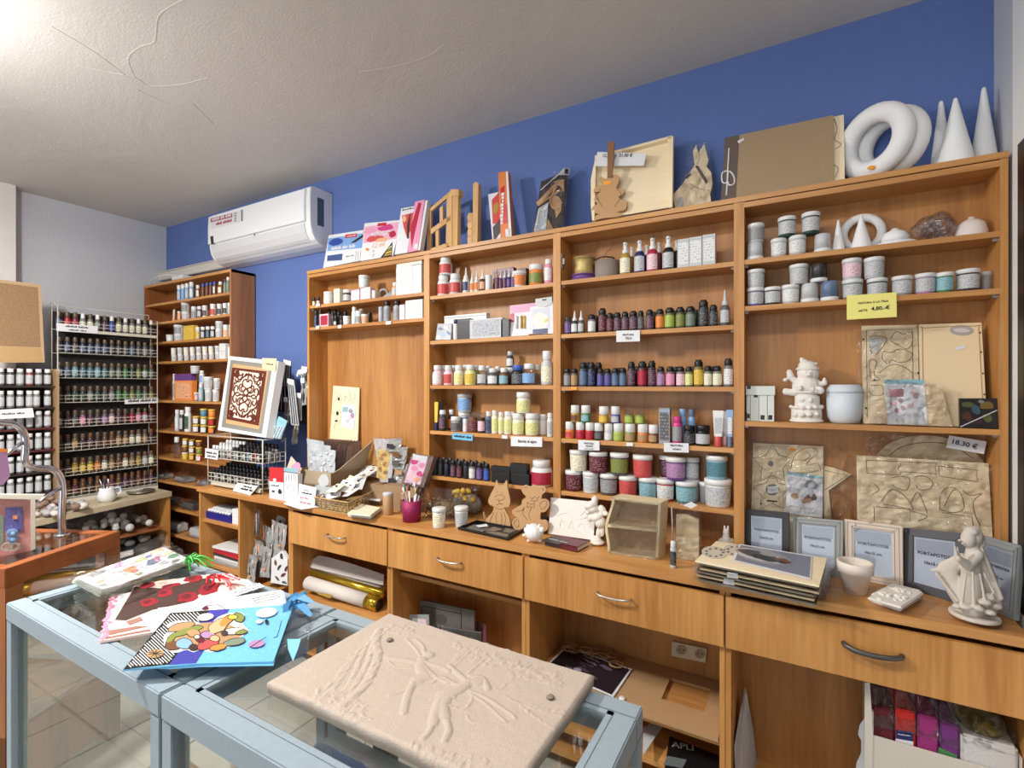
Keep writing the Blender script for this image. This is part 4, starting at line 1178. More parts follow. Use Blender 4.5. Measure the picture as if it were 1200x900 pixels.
# bags and trays under the side counter
bg=thing('bag_of_foam_balls','clear bag bulging with grey-white foam balls under the side counter','bag',(-4.25,1.70,.46))
mb=MB()
for k in range(60):
    x,y=rnd.uniform(-4.45,-4.08),rnd.uniform(1.38,1.88);s_=rnd.uniform(.018,.03);mb.ell((x,y,.512+rnd.uniform(0,.1)*(1-abs(y-1.63)*2)+.02),(s_,s_,s_),8,6)
stuff(mb.build('foam_balls',mat('foam_ball',(186,186,182),.6),bg))
film3('bag_film',[Vector((-4.08,1.38,.525)),Vector((-4.08,1.88,.525)),Vector((-4.45,1.9,.64)),Vector((-4.45,1.36,.64))],bg,CLEARP,.02,14,3)
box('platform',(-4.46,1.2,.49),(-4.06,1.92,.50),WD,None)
pf=bpy.data.objects['platform'];solo(pf);tag(pf,'dark middle board under the side counter carrying the bag of foam balls','shelf')
tr=thing('black_tray','black plastic tray with white label and foam shapes under the side counter','tray',(-4.2,1.7,.32))
MB().prism([(-4.08,1.42,.321),(-4.08,1.88,.321),(-4.06,1.90,.40),(-4.06,1.40,.40)],(-.30,0,0)).build('tray',BLACK,tr)
MB().box(-4.062,1.52,.355,-4.058,1.72,.392).build('label',PAPER,tr)
mb=MB()
for k in range(16):mb.ell((rnd.uniform(-4.3,-4.1),rnd.uniform(1.44,1.86),.415),(.026,.035,.022),8,6)
o=tag(solo(stuff(mb.build('foam_shapes',mat('foam_ball',(186,186,182),.6),None))),'loose heap of white foam shapes lying in the black tray','foam shapes')
for x,y,s_,lb in[(-4.2,1.12,.12,'large rounded plastic-wrapped bundle at the left under the side counter'),(-4.42,1.3,.07,'second smaller wrapped bundle under the side counter')]:
    b=MB().ell((x,y,.50+.001+s_*.75),(s_,s_*1.3,s_*.75),16,10).build('wrapped_bundle',mat('dusty_wrap',(112,106,98),.35,0,.8,20),None);solo(b);tag(b,lb,'bundle',None)

# ================================================================ things on and in the wooden case at the left
Xb=aZ(73,627,WZ).x
t=thing('chrome_display_arm','bent chrome tube display stand with side hooks on the wooden case','stand',aZ(73,627,WZ))
pts=[aX(x,y,Xb)for x,y in[(-20,494),(0,495),(16,497),(25,503),(29.5,513),(30,528),(29,538),(33,545),(42,548.5),(55,549),(65,552),(71,560),(73.5,572),(73,590),(72.5,610),(73,627)]]
pts=[p_+Vector((0,0,0))for p_ in pts]
MB().tube(spline(pts,4),.0135,12).build('tube',CHROME,t)
MB().lathe([(.03,0),(.028,.006),(0,.006)],16,0,parent_loc(t)).build('foot',CHROME,t)
for a,b,dx in(((27,518),(8,532),.08),((70,572),(46,588),.08)):
    p0=aX(*a,Xb);p1=aX(*b,Xb+dx);MB().tube([p0,p1],.008,8).build('side_hook',CHROME,t)
hp=aX(5,540,Xb+.08)
t=thing('hanging_packet','mauve and orange blister packet hanging from the chrome arm at the left edge','packet',aX(2,560,Xb+.1))
Pq=Plane(aX(0,530,Xb+.1),aX(10,530,Xb+.1),aX(0,560,Xb+.1))
MB().prism([Pq.at(x,y)for x,y in[(-30,524),(8,527),(12,558),(4,568),(-30,562)]],Pq.n*-.01).build('card',pm('mauve'),t)
Pq.patch('band',[(-30,524),(9,526),(10,530),(-30,529)],pm('orange'),t)
# clear box with toy clock at left edge
tb=thing('boxed_toy','clear-fronted packet with cream edges, pink card and small white figure at left edge','packet',aZ(20,650,WZ)+Vector((-.03,0,0)))
b0=aZ(43,643,WZ);Pb=Plane(b0,b0+Vector((-.10,-.28,0)),b0+Vector((0,0,1)))
Z=Zm(0,480,4.5)
Pb.patch('back_card',Z([(-60,470),(160,470),(170,745),(-60,790)]),mat('faded_rose',(190,124,118),.5),tb,.0,.006)
for e in([(-60,446),(236,448),(214,476),(-60,468)],[(160,472),(186,474),(186,735),(162,745)]):
    Pb.patch('cream_edge',Z(e),mat('cream_card',(216,208,190),.6),tb,.012,.012)
Pb.patch('inner_print',Z([(28,516),(118,512),(122,640),(24,640)]),pm('violet'),tb,.002)
Pb.patch('inner_print',Z([(-60,560),(20,560),(20,700),(-60,740)]),pm('grey-green'),tb,.002)
Pb.patch('orange_spot',Z([(66,556),(90,556),(92,578),(66,578)]),pm('orange'),tb,.004)
fg=MB()
for(x,y,rx,ry)in((66,650,44,30),(66,680,42,30)):c_=Pb.at(*Z([(x,y)])[0],.02);k=.012;fg.ell(c_,(.016*rx/30,.016,.016*ry/30),12,8)
fg.build('figure',pm('pale blue'),tb)
for x in(38,76):c_=Pb.at(*Z([(x,722)])[0],.03);MB().tube([c_+Pb.r*.013*math.cos(a_)+Pb.u*.013*math.sin(a_)for a_ in[i*.6283 for i in range(10)]],.005,6,0,True).build('ring',mat('cream_card',(216,208,190)),tb)
film3('clear_front',[Pb.at(*q_,.04)for q_ in Z([(-60,760),(190,735),(225,470),(-60,452)])],tb,FILM,.004,10,1)
rnd=random.Random(11)
for k in range(9):
    s0,t0=.06+.045*k,.08+.1*(k%4);c0=P4(s0,t0,WZ);z_=.5661
    b=put('jar',(c0.x,c0.y,.5665),.05,.07+.01*(k%3),(['brown','grey','olive','dark grey'][k%4],'dark brown',None),f"{['brown', 'grey', 'olive', 'dark grey'][k % 4]} dark-lidded jar inside the wooden display case, {ORD[k]} from the front corner",'jars inside the wooden display case')

# ================================================================ goods on the blue cases
def flatcard(name,label,cat,px,z,m,th=.0012,group=None,part='sheet',lift=None):
    pts=[aZ(x,y,z+(lift[i]if lift else 0))for i,(x,y)in enumerate(px)];c_=sum(pts,Vector())/len(pts);c_.z=z
    r=thing(name,label,cat,c_,group);P=Plane(pts[0],pts[1],pts[2])
    MB().prism(pts,(0,0,-th)).build(part,m,r);return r,P
def ngon(cx,cy,rx,ry,n=14,rot=0,wob=0,seed=0):
    rr=random.Random(seed);out=[]
    for i in range(n):
        a=2*math.pi*i/n;k=1+wob*rr.uniform(-1,1);x,y=rx*k*math.cos(a),ry*k*math.sin(a)
        out.append((cx+x*math.cos(rot)-y*math.sin(rot),cy+x*math.sin(rot)+y*math.cos(rot)))
    return out
Z=Zm(70,620,6.316)
# stack of white printed gift bags in clear film
st=thing('printed_bag_bundle','bundle of white floral printed gift bags in clear film with green ribbon','gift bags',aZ(160,680,.903))
sheet=Z([(88,388),(292,494),(440,445),(960,225),(765,128)])
for k in range(6):
    sh_=[(88+6*k,388-6*k),(292+4*k,494-10*k),(440+2*k,440-6*k),(950+2*k,262-8*k),(765,160-6*k)]
    P=None;pts=[aZ(x,y,.904+k*.0065)for x,y in Z(sh_)];MB().prism(pts,(0,0,-.0035)).build('gift_bag',mat('ivory_card',(228,230,214),.6)if k<5 else PAPER,st)
P=Plane((0,0,.904+5*.0065),(1,0,.904+5*.0065),(0,1,.904+5*.0065))
fl_=[(275,325,60,22,'grey'),(430,268,50,16,'mauve'),(600,225,50,14,'pale yellow'),(520,300,50,20,'orange'),(560,310,30,12,'coral'),(690,240,55,20,'blue-grey'),(720,220,22,22,'pink'),(760,205,30,12,'pale pink'),(840,200,45,16,'green'),(720,165,50,16,'peach'),(660,200,25,10,'violet'),(300,385,34,12,'peach'),(770,250,40,12,'grey'),(480,262,30,14,'pale pink'),(590,330,24,10,'olive'),(860,232,30,9,'grey-green'),(380,330,40,18,'light grey'),(800,175,30,10,'pale yellow')]
for k,(x,y,rx,ry,c)in enumerate(fl_):P.patch('printed_flower',Z(ngon(x,y,rx,ry,12,-.3,.2,k)),mat('print_'+c.replace(' ','_'),tuple(int(v*.75+55)for v in PAL[c]),.6),st,.0006+.00002*k)
mb=MB();rb=random.Random(2)
for k in range(12):
    a=aZ(*Z([(950,245)])[0],.94);b=a+Vector((rb.uniform(-.01,.07),rb.uniform(-.03,.05),rb.uniform(-.02,.02)));mb.tube(spline([a,(a+b)/2+Vector((0,0,.02)),b],4),.003,5)
mb.build('ribbon',mat('green_ribbon',(60,176,60),.4),st)
film3('clear_film',[aZ(*q_,.945)for q_ in Z([(15,350),(330,520),(1010,240),(760,40)])],st,FILM,.012,18,2)
film3('clear_film',[aZ(*q_,.915)for q_ in Z([(110,400),(290,560),(560,420),(400,300)])],st,FILM,.008,10,4)
# pink/brown floral paper cones
Z=Zm(110,650,4.8)
cone,P=flatcard('floral_gift_bag','pink gift bag with dark brown panel, red roses and pink lace edge, fanned under others','gift bag',Z([(98,222),(208,212),(230,165),(640,112),(870,140),(900,170),(420,420),(35,486)]),.908,mat('blush_card',(236,202,190),.55),.006)
P.patch('brown_panel',Z([(118,366),(230,180),(400,190),(640,128),(690,160),(520,270),(330,310),(180,370)]),mat('brown_print',(66,42,36),.5),cone)
P.patch('white_corner',Z([(110,224),(205,214),(118,362),(98,330)]),PAPER,cone,.0005)
for k in range(26):
    x,y=100-60*(k/25)+random.Random(k).uniform(-8,24),240+230*(k/25);P.patch('lace_dot',Z(ngon(x,y,14,8,7,0,.3,k)),mat('lace_pink',(222,130,160),.6),cone,.001+.00002*k)
for k,(x,y,rx,ry)in enumerate([(310,268,50,22),(400,215,45,22),(430,175,50,12),(530,240,62,28),(650,190,60,34),(560,135,50,18),(300,172,40,16),(670,120,36,14)]):
    P.patch('rose',Z(ngon(x,y,rx,ry,16,-.2,.22,k)),mat('rose_red',(140,18,34),.5),cone,.0012+.00003*k)
    P.patch('rose_petal',Z(ngon(x-rx*.2,y-ry*.2,rx*.5,ry*.45,10,-.2,.2,k+9)),mat('rose_dark',(96,12,26),.5),cone,.0016+.00003*k)
for q_ in([(180,376),(330,326),(400,322),(200,395)],[(60,430),(250,400),(300,402),(90,450)],[(80,462),(300,420),(330,424),(60,474)]):P.patch('crease',Z(q_),mat('crease_brown',(150,104,92),.6),cone,.0013)
mb=MB();rb=random.Random(4)
for k in range(9):
    a=aZ(*Z([(640+10*k,130)])[0],.925);b=a+Vector((rb.uniform(.02,.1),rb.uniform(-.03,.03),rb.uniform(-.01,.01)));mb.tube(spline([a,(a+b)/2+Vector((0,0,.012)),b],4),.0035,5)
mb.build('ribbon',mat('red_ribbon',(214,26,40),.35),cone)
LILAC=mat('lilac_edge',(170,184,228),.6)
for idx,(pts_,z_,lb,sc_)in enumerate([([(262,346),(330,438),(600,300),(960,178),(930,158),(600,250),(345,318)],.916,'white invitation bag with lilac edge, lower of the two under the blue bag',[(780,225),(925,178)]),
                              ([(360,300),(352,420),(560,400),(1080,275),(1050,198),(880,222),(600,272)],.922,'white invitation bag with lilac edge and script, upper of the two under the blue bag',[(890,262),(1035,228)])]):
    e,P=flatcard('invitation_bag',lb,'gift bag',Z(pts_),z_,PAPER,.002,'white lilac-edged invitation bags')
    if idx==0:P.patch('lilac_band',Z([(262,346),(285,342),(348,430),(330,440)]),LILAC,e);P.patch('lilac_band',Z([(330,380),(365,300),(378,300),(350,420)]),LILAC,e)
    else:P.patch('lilac_band',Z([(1050,198),(1068,204),(1084,270),(1068,276)]),LILAC,e);P.patch('lilac_band',Z([(590,274),(606,272),(612,320),(596,322)]),LILAC,e);P.patch('lilac_band',Z([(372,300),(382,298),(362,410),(350,418)]),LILAC,e)
    a,b=Z(sc_)
    rr=random.Random(idx+20);ls=[]
    for l_ in range(3):
        ls.append([(a[0]+(b[0]-a[0])*t_/24+l_*1.5,a[1]+(b[1]-a[1])*t_/24+l_*2.6-3+rr.uniform(-1.1,1.1))for t_ in range(25)])
    P.lines('script',ls,.0007,INK,e)
    if idx==1:P.lines('drawn_curve',[Z([(612,300),(640,285),(700,282),(740,305)])],.0009,DARK,e);P.patch('bow_print',Z(ngon(628,300,22,12,9,0,.3,3)),pm('maroon'),e)
# blue gift bag with cartoonish blobs (generic)
bb,P=flatcard('blue_gift_bag','light blue gift bag with black striped tip, dark blue band and colourful cartoon print','gift bag',Z([(165,645),(430,330),(1125,278),(1010,600),(600,612)]),.932,mat('sky_blue_card',(112,182,224),.35),.004)
P.patch('black_panel',Z([(165,645),(430,328),(650,312),(425,618)]),mat('black_card',(24,24,26),.35),bb,.0004)
P.patch('blue_band',Z([(650,312),(765,304),(575,610),(425,620)]),mat('royal_card',(62,62,158),.4),bb,.0005)
def inside(p_,poly):
    c=False
    for i in range(len(poly)):
        (x1_,y1_),(x2_,y2_)=poly[i-1],poly[i]
        if(y1_>p_[1])!=(y2_>p_[1])and p_[0]<(x2_-x1_)*(p_[1]-y1_)/(y2_-y1_)+x1_:c=not c
    return c
blk=[(170,640),(432,332),(645,316),(424,612)]
segs=[]
for k in range(34):
    x0_,y0_=120+k*21,300;cur=[]
    for t_ in range(60):
        q_=(x0_-260+t_*9.0,y0_+t_*9.0*.95-0)
        if inside(q_,blk):cur.append(q_)
        elif cur:break
    if len(cur)>1:segs.append(Z(cur))
P.lines('white_stripe',segs,.0011,mat('white_stripe',(226,226,220),.5),bb,.0003)
P.lines('band_rib',[Z([(440+190*(1-f),612-290*(1-f)),(570+180*(1-f),606-292*(1-f))])for f in[k/26 for k in range(2,26)]],.0005,mat('rib_blue',(50,48,130)),bb,.0006)
for k in range(60):
    rr=random.Random(k);x,y=rr.uniform(600,1090),rr.uniform(300,590)
    if inside((x,y),[(610,595),(775,310),(1110,290),(1005,590)]):P.patch('pale_dot',Z(ngon(x,y,6,5,6)),mat('pale_dot',(140,200,236),.4),bb,.0005)
outl=Z(sp2([(400,520),(395,455),(440,420),(405,400),(470,372),(580,378),(640,400),(700,350),(760,330),(830,325),(848,352),(838,390),(870,430),(820,470),(845,482),(760,520),(700,530),(660,550),(600,535),(560,548),(520,535),(470,550),(430,545)],3,True))
P.patch('white_outline',outl,PAPER,bb,.0010);P.patch('cartoon_ground',Z(ngon(620,460,205,72,20,-.12,.08,2)),pm('tan'),bb,.0013)
cart=[(490,405,75,20,-.25,'tan'),(520,430,100,16,-.3,'olive'),(440,510,38,26,.2,'brown'),(435,470,34,14,-.8,'olive'),(510,500,45,30,0,'pale blue'),(560,440,36,20,0,'tan'),(640,505,60,24,-.3,'coral'),(640,450,40,20,0,'mauve'),(600,480,24,16,.4,'maroon'),(700,400,60,34,-.5,'peach'),(745,372,46,20,-.6,'orange'),(815,352,30,24,.3,'olive'),(790,430,60,18,-.1,'cream'),(790,490,62,18,-.2,'grey-green'),(680,470,26,16,0,'peach'),(700,520,46,16,-.2,'orange'),(560,520,22,16,0,'dark brown'),(780,350,26,12,0,'yellow'),(580,462,14,10,0,'white'),(735,440,16,12,0,'charcoal'),(830,435,30,10,-.2,'olive')]
for k,(x,y,rx,ry,ro,c)in enumerate(cart):
    P.patch('ink_edge',Z(ngon(x,y,rx+5,ry+4,14,ro,.1,k)),DARK,bb,.0018+.00006*k);P.patch('cartoon_shape',Z(ngon(x,y,rx,ry,14,ro,.1,k)),pm(c),bb,.0021+.00006*k)
for(x,y,rx,ry,c)in[(970,325,60,26,'white'),(970,328,18,12,'peach'),(972,376,10,14,'black'),(930,375,20,12,'light grey'),(628,350,46,20,'cream'),(345,555,48,24,'tan'),(915,500,46,20,'mauve'),(910,500,28,14,'white')]:
    P.patch('sticker',Z(ngon(x,y,rx,ry,16,-.15)),pm(c),bb,.004+random.Random(x+ry).uniform(0,.0003))
P.lines('sticker_ink',[Z([(345+40*math.cos(a_),555+20*math.sin(a_)),(345,555)])for a_ in[k*.7 for k in range(9)]]+[Z([(880,520),(970,462)])],.0009,DARK,bb,.0046)
P.lines('handle_slit',[Z([(1010,468),(1030,462),(1055,372)])],.0012,mat('slit_blue',(70,130,176)),bb,.0006)
lip,_=flatcard('blue_gift_bag','second light blue gift bag lying exactly under the cartoon one, lower edge showing','gift bag',Z([(250,628),(600,606),(1020,590),(1010,622),(600,628),(420,640)]),.9272,mat('sky_blue_card',(112,182,224),.35),.002)
mb=MB();rb=random.Random(8)
for k in range(12):
    a=aZ(*Z([(1100+rb.uniform(-10,40),270+rb.uniform(-30,30))])[0],.93);b=a+Vector((rb.uniform(-.02,.09),rb.uniform(-.05,.04),rb.uniform(-.02,.01)))
    w_=Vector((.004,.01,.004));m1=(a+b)/2+Vector((0,0,rb.uniform(.01,.03)));mb.add([a-w_,a+w_,m1+w_,m1-w_,b+w_*.4,b-w_*.4],[(0,1,2,3),(3,2,4,5)],k%2)
a=aZ(*Z([(1100,480)])[0],.92);b=aZ(*Z([(1120,600)])[0],.905);MB().add([a+Vector((-.01,0,0)),a+Vector((.03,.01,.006)),(a+b)/2+Vector((.025,0,.01)),(a+b)/2+Vector((-.012,0,0)),b],[(0,1,2,3),(3,2,4)],0).build('ribbon_tail',mat('sky_ribbon',(126,190,228),.3),bb)
mb.build('ribbon',[mat('sky_ribbon',(126,190,228),.3),mat('sky_ribbon_dark',(84,150,200),.3)],bb)
fb=thing('clear_bag_scrap','crumpled clear bag with pale ribbon ends at the right end of the gift bags','bag',aZ(350,735,.903));film3('film',[aZ(*q_,.91)for q_ in Z([(1060,560),(1200,560),(1230,330),(1120,330)])],fb,CLEARP,.01,10,9)

# ================================================================ things on top of the shelving
TZ=TOPZ+.0006
def lean(name,label,cat,px,Yb,Yt,m,th,part='board',group=None):
    """leaning board: first two px are the bottom edge (left,right), the others the top (right,left)"""
    return slab_px(name,label,cat,[(px[0][0],px[0][1],Yb),(px[1][0],px[1][1],Yb),(px[2][0],px[2][1],Yt),(px[3][0],px[3][1],Yt)],m,th,group,part)
def fixz(r,z):  # drop a placed thing so that its lowest point rests at z
    lo=1e9
    for c in r.children:
        for v in c.data.vertices:lo=min(lo,(v.co+r.location).z)
    dz=z-lo;r.location.z+=dz;return dz
Z=Zm(350,230,5.294)
# art set boxes
r,P=lean('paint_set_box','white and blue boxed paint set at the left end on top of the shelving','box',Z([(152,446),(400,394),(410,208),(186,242)]),2.09,2.15,PAPER,.012,'box_body')
P.patch('blue_print',Z([(182,262),(405,228),(398,320),(178,340)]),mat('print_sky',(120,160,212),.5),r);P.patch('blue_blot',Z(ngon(230,284,44,22,12,-.2,.1)),mat('print_blue',(40,70,150),.5),r,.001)
P.patch('red_logo',Z([(290,238),(362,230),(360,252),(288,260)]),mat('print_red',(190,30,44),.5),r,.001);P.text('lettering','~6',Z([(298,253)])[0],Z([(352,246)])[0],PAPER,r,.0016)
P.patch('photo_print',Z([(178,368),(272,356),(268,396),(176,402)]),mat('print_navy',(60,80,130),.5),r,.001);P.patch('brush_print',Z([(320,290),(400,236),(404,250),(350,286)]),DARK,r,.001)
P.text('lettering','~845',Z([(200,336)])[0],Z([(350,318)])[0],PAPER,r,.0014)
P.lines('brush_lines',[Z([(x,396),(x+4,340)])for x in(352,366,380)],.0016,mat('print_grey',(90,90,110)),r);P.text('lettering','~42',Z([(292,378)])[0],Z([(342,370)])[0],INK,r)
r,P=lean('paint_set_box','pink and white boxed ACRYLIC paint set on top of the shelving','box',Z([(385,402),(584,368),(640,146),(408,168)]),2.085,2.15,PAPER,.012,'box_body')
P.patch('pink_print',Z([(410,190),(622,160),(606,262),(400,292)]),mat('print_pink',(232,120,160),.5),r)
for k,(x,y,rx,ry,c)in enumerate([(440,215,40,18,'pink'),(540,195,50,18,'magenta'),(470,260,50,20,'coral'),(580,235,26,20,'crimson'),(520,270,40,14,'peach')]):P.patch('pink_blot',Z(ngon(x,y,rx,ry,12,-.2,.2,k)),pm(c),r,.0008+k*.0001)
P.text('lettering','ACRYLIC',Z([(442,250)])[0],Z([(562,236)])[0],PAPER,r,.0018);P.text('lettering','12 ml',Z([(455,322)])[0],Z([(530,308)])[0],mat('print_peach',(226,140,110)),r)
P.patch('red_logo',Z([(490,168),(545,162),(544,180),(489,186)]),mat('print_red',(190,30,44),.5),r,.001)
P.patch('black_wedge',Z([(508,380),(582,282),(578,372)]),DARK,r,.001)
for k in range(4):P.patch('colour_bar',Z([(526+8*k,372-14*k),(576,362-16*k),(576,352-16*k),(534+8*k,362-14*k)]),pm(['gold','yellow','olive','pale yellow'][k]),r,.0014)
P.patch('splash',Z(ngon(425,330,12,10,8,0,.3)),pm('orange'),r);P.text('lettering','x',Z([(458,346)])[0],Z([(468,344)])[0],pm('crimson'),r);P.text('lettering','7',Z([(456,378)])[0],Z([(466,376)])[0],pm('crimson'),r)
r,P=lean('paint_set_box','white, orange and brown boxed oil set beside the pink ones on the shelving','box',Z([(596,362),(672,350),(720,60),(636,76)]),2.08,2.14,PAPER,.02,'box_body')
P.patch('orange_print',Z([(640,120),(712,100),(700,200),(672,260),(650,190)]),pm('coral'),r);P.patch('brown_print',Z([(672,180),(690,105),(694,110),(684,262),(672,262)]),pm('dark brown'),r,.001);P.patch('cream_print',Z(ngon(655,140,12,20,10)),pm('peach'),r,.0012)
P.text('lettering','~5',Z([(642,92)])[0],Z([(716,76)])[0],INK,r,.0012)
r,P=lean('paint_set_box','narrow pink boxed set standing on edge beside the white-orange one','box',Z([(674,350),(738,336),(782,20),(722,34)]),2.07,2.13,pm('pink'),.02,'box_body')
P.patch('crimson_print',Z([(692,200),(742,40),(762,40),(700,320)]),pm('crimson'),r);P.patch('barcode',Z([(712,330),(736,326),(742,292),(718,296)]),printed('white','black'),r,.001)
r,P=lean('paint_set_box','white-edged sketch pad at the right of the pink boxed sets','pad',Z([(740,336),(752,333),(800,26),(786,26)]),2.06,2.12,PAPER,.03,'pad_body')
# wooden chair-like miniature easel / frame
Z=Zm(490,190,6.316)
r=thing('wooden_trellis','small pine lattice easel standing on top of the shelving','easel',aY(516,288,2.12))
Pe=Plane(aY(502,290,2.13),aY(535,280,2.07),aY(502,240,2.14))
for q_ in([(78,330),(96,318),(92,610),(60,625)],[(212,205),(248,170),(250,590),(205,580)],[(78,345),(78,318),(250,168),(250,200)],[(80,510),(82,470),(240,355),(240,395)],[(20,660),(80,610),(225,560),(215,590),(90,640)],
           [(158,305),(182,290),(182,410),(160,425)],[(128,480),(150,465),(150,600),(130,605)]):
    Pe.patch('slat',Z(q_),PINE,r,.004,.012)
Pe.patch('post',Z([(238,172),(296,172),(290,590),(230,590)]),PINE,r,.0,.02);Pe.patch('post_cap',Z([(244,165),(300,165),(300,215),(244,215)]),PINE,r,.006,.03)
fixz(r,TZ)
# guitar shaped wood seen from the side
r,P=lean('wooden_guitar','edge-on pine guitar cut-out between the lattice easel and orange book','cut-out',Z([(365,590),(425,580),(425,350),(375,350)]),2.09,2.11,PINE,.05,'body');P.patch('neck',Z([(404,580),(438,575),(446,130),(426,120),(406,135)]),PINE,r,.004,.03)
for k in range(4):P.patch('scalloped_edge',Z(ngon(382,385+k*55,18,34,10)),PINE,r,.002,.05)
fixz(r,TZ)
# orange book and magazine
r,P=lean('craft_book','orange-spined craft book standing on top of the shelving','book',Z([(612,550),(690,532),(660,48),(592,60)]),2.07,2.10,mat('book_orange',(214,122,62),.45),.035,'cover')
P.patch('page_edge',Z([(672,536),(692,532),(664,50),(650,56)]),PAPER,r);P.patch('spine_print',Z([(608,180),(640,150),(640,300),(616,300)]),pm('red'),r);P.patch('spine_print',Z([(620,300),(658,290),(668,430),(632,440)]),pm('coral'),r);P.patch('barcode',Z([(648,534),(682,528),(680,475),(646,480)]),printed('white','black'),r)
P.text('lettering','~9',Z([(628,440)])[0],Z([(640,200)])[0],PAPER,r,.0014);fixz(r,TZ)
r,P=lean('craft_magazine','glossy magazine leaning behind the orange-spined book','magazine',Z([(552,560),(612,548),(592,180),(518,200)]),2.11,2.16,PAPER,.008,'cover')
P.patch('cover_photo',Z([(545,240),(600,180),(606,400),(552,420)]),pm('coral'),r);P.patch('cover_photo',Z(ngon(575,300,20,44,10,.2)),pm('gold'),r,.001);P.patch('cover_dark_patch',Z([(552,440),(606,380),(608,480),(560,552)]),pm('dark grey'),r);fixz(r,TZ)  # cover carries a dark grey patch low down
# bag with bicycle-like mdf parts
r,P=lean('bagged_craft_kit','clear bag of brown wooden pieces with white header on the shelving top','craft kit',Z([(850,508),(1060,470),(1110,40),(910,130)]),2.08,2.16,mat('dark_kit',(56,48,44),.5),.003,'backing')
P.patch('header',Z([(905,190),(1080,30),(1120,30),(1118,80),(1040,80),(905,196)]),PAPER,r,.004);P.patch('header_clip',Z([(1084,34),(1114,34),(1112,72),(1084,70)]),BLACK,r,.006)
for k,q_ in enumerate([ngon(1015,285,45,52,14),[(870,290),(1040,110),(1056,130),(900,300)],[(960,300),(1010,150),(1030,160),(985,260)],[(880,300),(1050,180),(1050,200),(890,310)],[(1010,330),(1060,270),(1060,340),(1020,400)],[(940,490),(1000,480),(960,400)],[(1000,130),(1080,110),(1080,210),(1050,160)]]):
    P.patch('wooden_piece',Z(q_),MDFC,r,.003+.001*k,.003)
P.patch('instruction_sheet',Z([(856,504),(945,488),(965,280),(890,330)]),mat('sheet_grey',(190,196,200),.5),r,.011)
film3('bag',[P.at(*q_,.016)for q_ in Z([(845,512),(1080,470),(1130,-20),(940,110)])],r,FILM,.012,12,5);dz=fixz(r,TZ)
# wooden tray box and second guitar
Z=Zm(640,130,5.0)
r,P=lean('plywood_box_lid','square plywood tray leaning back behind the teddy guitar on the shelving','tray',Z([(270,640),(728,562),(735,145),(285,260)]),2.07,2.13,PLY,.006,'panel')
for q_ in([(270,640),(282,640),(292,260),(275,330),(262,400),(262,560)],[(722,565),(738,560),(744,145),(712,150)],[(285,262),(735,142),(735,158),(292,275)]):P.patch('edge',Z(q_),PLY,r,.022,.022)
fixz(r,TZ)
s_,P2=lean('price_card','white handwritten price card clipped on the plywood tray','sign',Z([(286,324),(572,320),(586,250),(300,240)]),2.069,2.069,PAPER,.001,'card');P2.text('lettering','12,00   y  21,00 €',Z([(332,270)])[0],Z([(504,268)])[0],INK,s_)
r,P=slab_px('teddy_guitar','small wooden teddy-shaped guitar toy with orange sticker before the plywood tray','toy',[(x,y,2.055)for x,y in Z(sp2([(270,592),(272,560),(300,540),(282,520),(290,490),(318,470),(278,470),(290,440),(326,430),(308,400),(320,380),(345,392),(370,385),(400,370),(430,380),(420,420),(412,450),(450,455),(452,480),(425,500),(440,515),(470,530),(465,572),(430,585),(340,600)],3,True))],MDFC,.012,None,'body')
P.patch('neck',Z([(358,385),(386,385),(400,180),(380,170),(360,182)]),mat('walnut',(134,92,56),.5),r,.006,.008);P.patch('orange_sticker',Z([(335,408),(378,404),(378,424),(337,432)]),ORC,r,.001)
P.lines('groove',[Z(sp2([(300,470),(290,500),(310,520)],4)),Z(sp2([(330,560),(300,500),(320,450)],4)),Z(sp2([(410,450),(440,490),(400,560)],4))],.0008,LINE,r)
P.patch('rocker',Z([(285,638),(290,610),(340,590),(430,590),(450,606),(420,616),(330,625)]),MDFC,r,.02,.03);fixz(r,TZ)
# bag with deer head
r,P=slab_px('bagged_deer_head','plywood rabbit-eared animal kit in a clear pointed bag on the shelving','craft kit',[(x,y,2.11)for x,y in Z([(760,560),(740,470),(800,400),(830,350),(870,290),(860,210),(880,170),(892,220),(925,165),(950,260),(940,300),(965,330),(975,400),(960,460),(968,520)])],PLY,.01,None,'panel')
P.patch('dark_collar',Z([(872,296),(890,294),(948,385),(936,400)]),pm('dark brown'),r,.004);P.patch('dark_mark',Z([(815,365),(845,335),(848,345),(822,372)]),pm('dark brown'),r,.004);P.patch('grey_disc',Z(ngon(785,508,18,32)),pm('light grey'),r,.004)
P.lines('cut_line',[Z(sp2([(880,180),(900,240),(880,290)],4)),Z(sp2([(840,400),(900,430),(960,440)],4))],.0008,LINE,r)
film3('bag',[P.at(*q_,.014)for q_ in Z([(745,568),(985,520),(960,150),(850,160)])],r,FILM,.014,12,6);fixz(r,TZ)
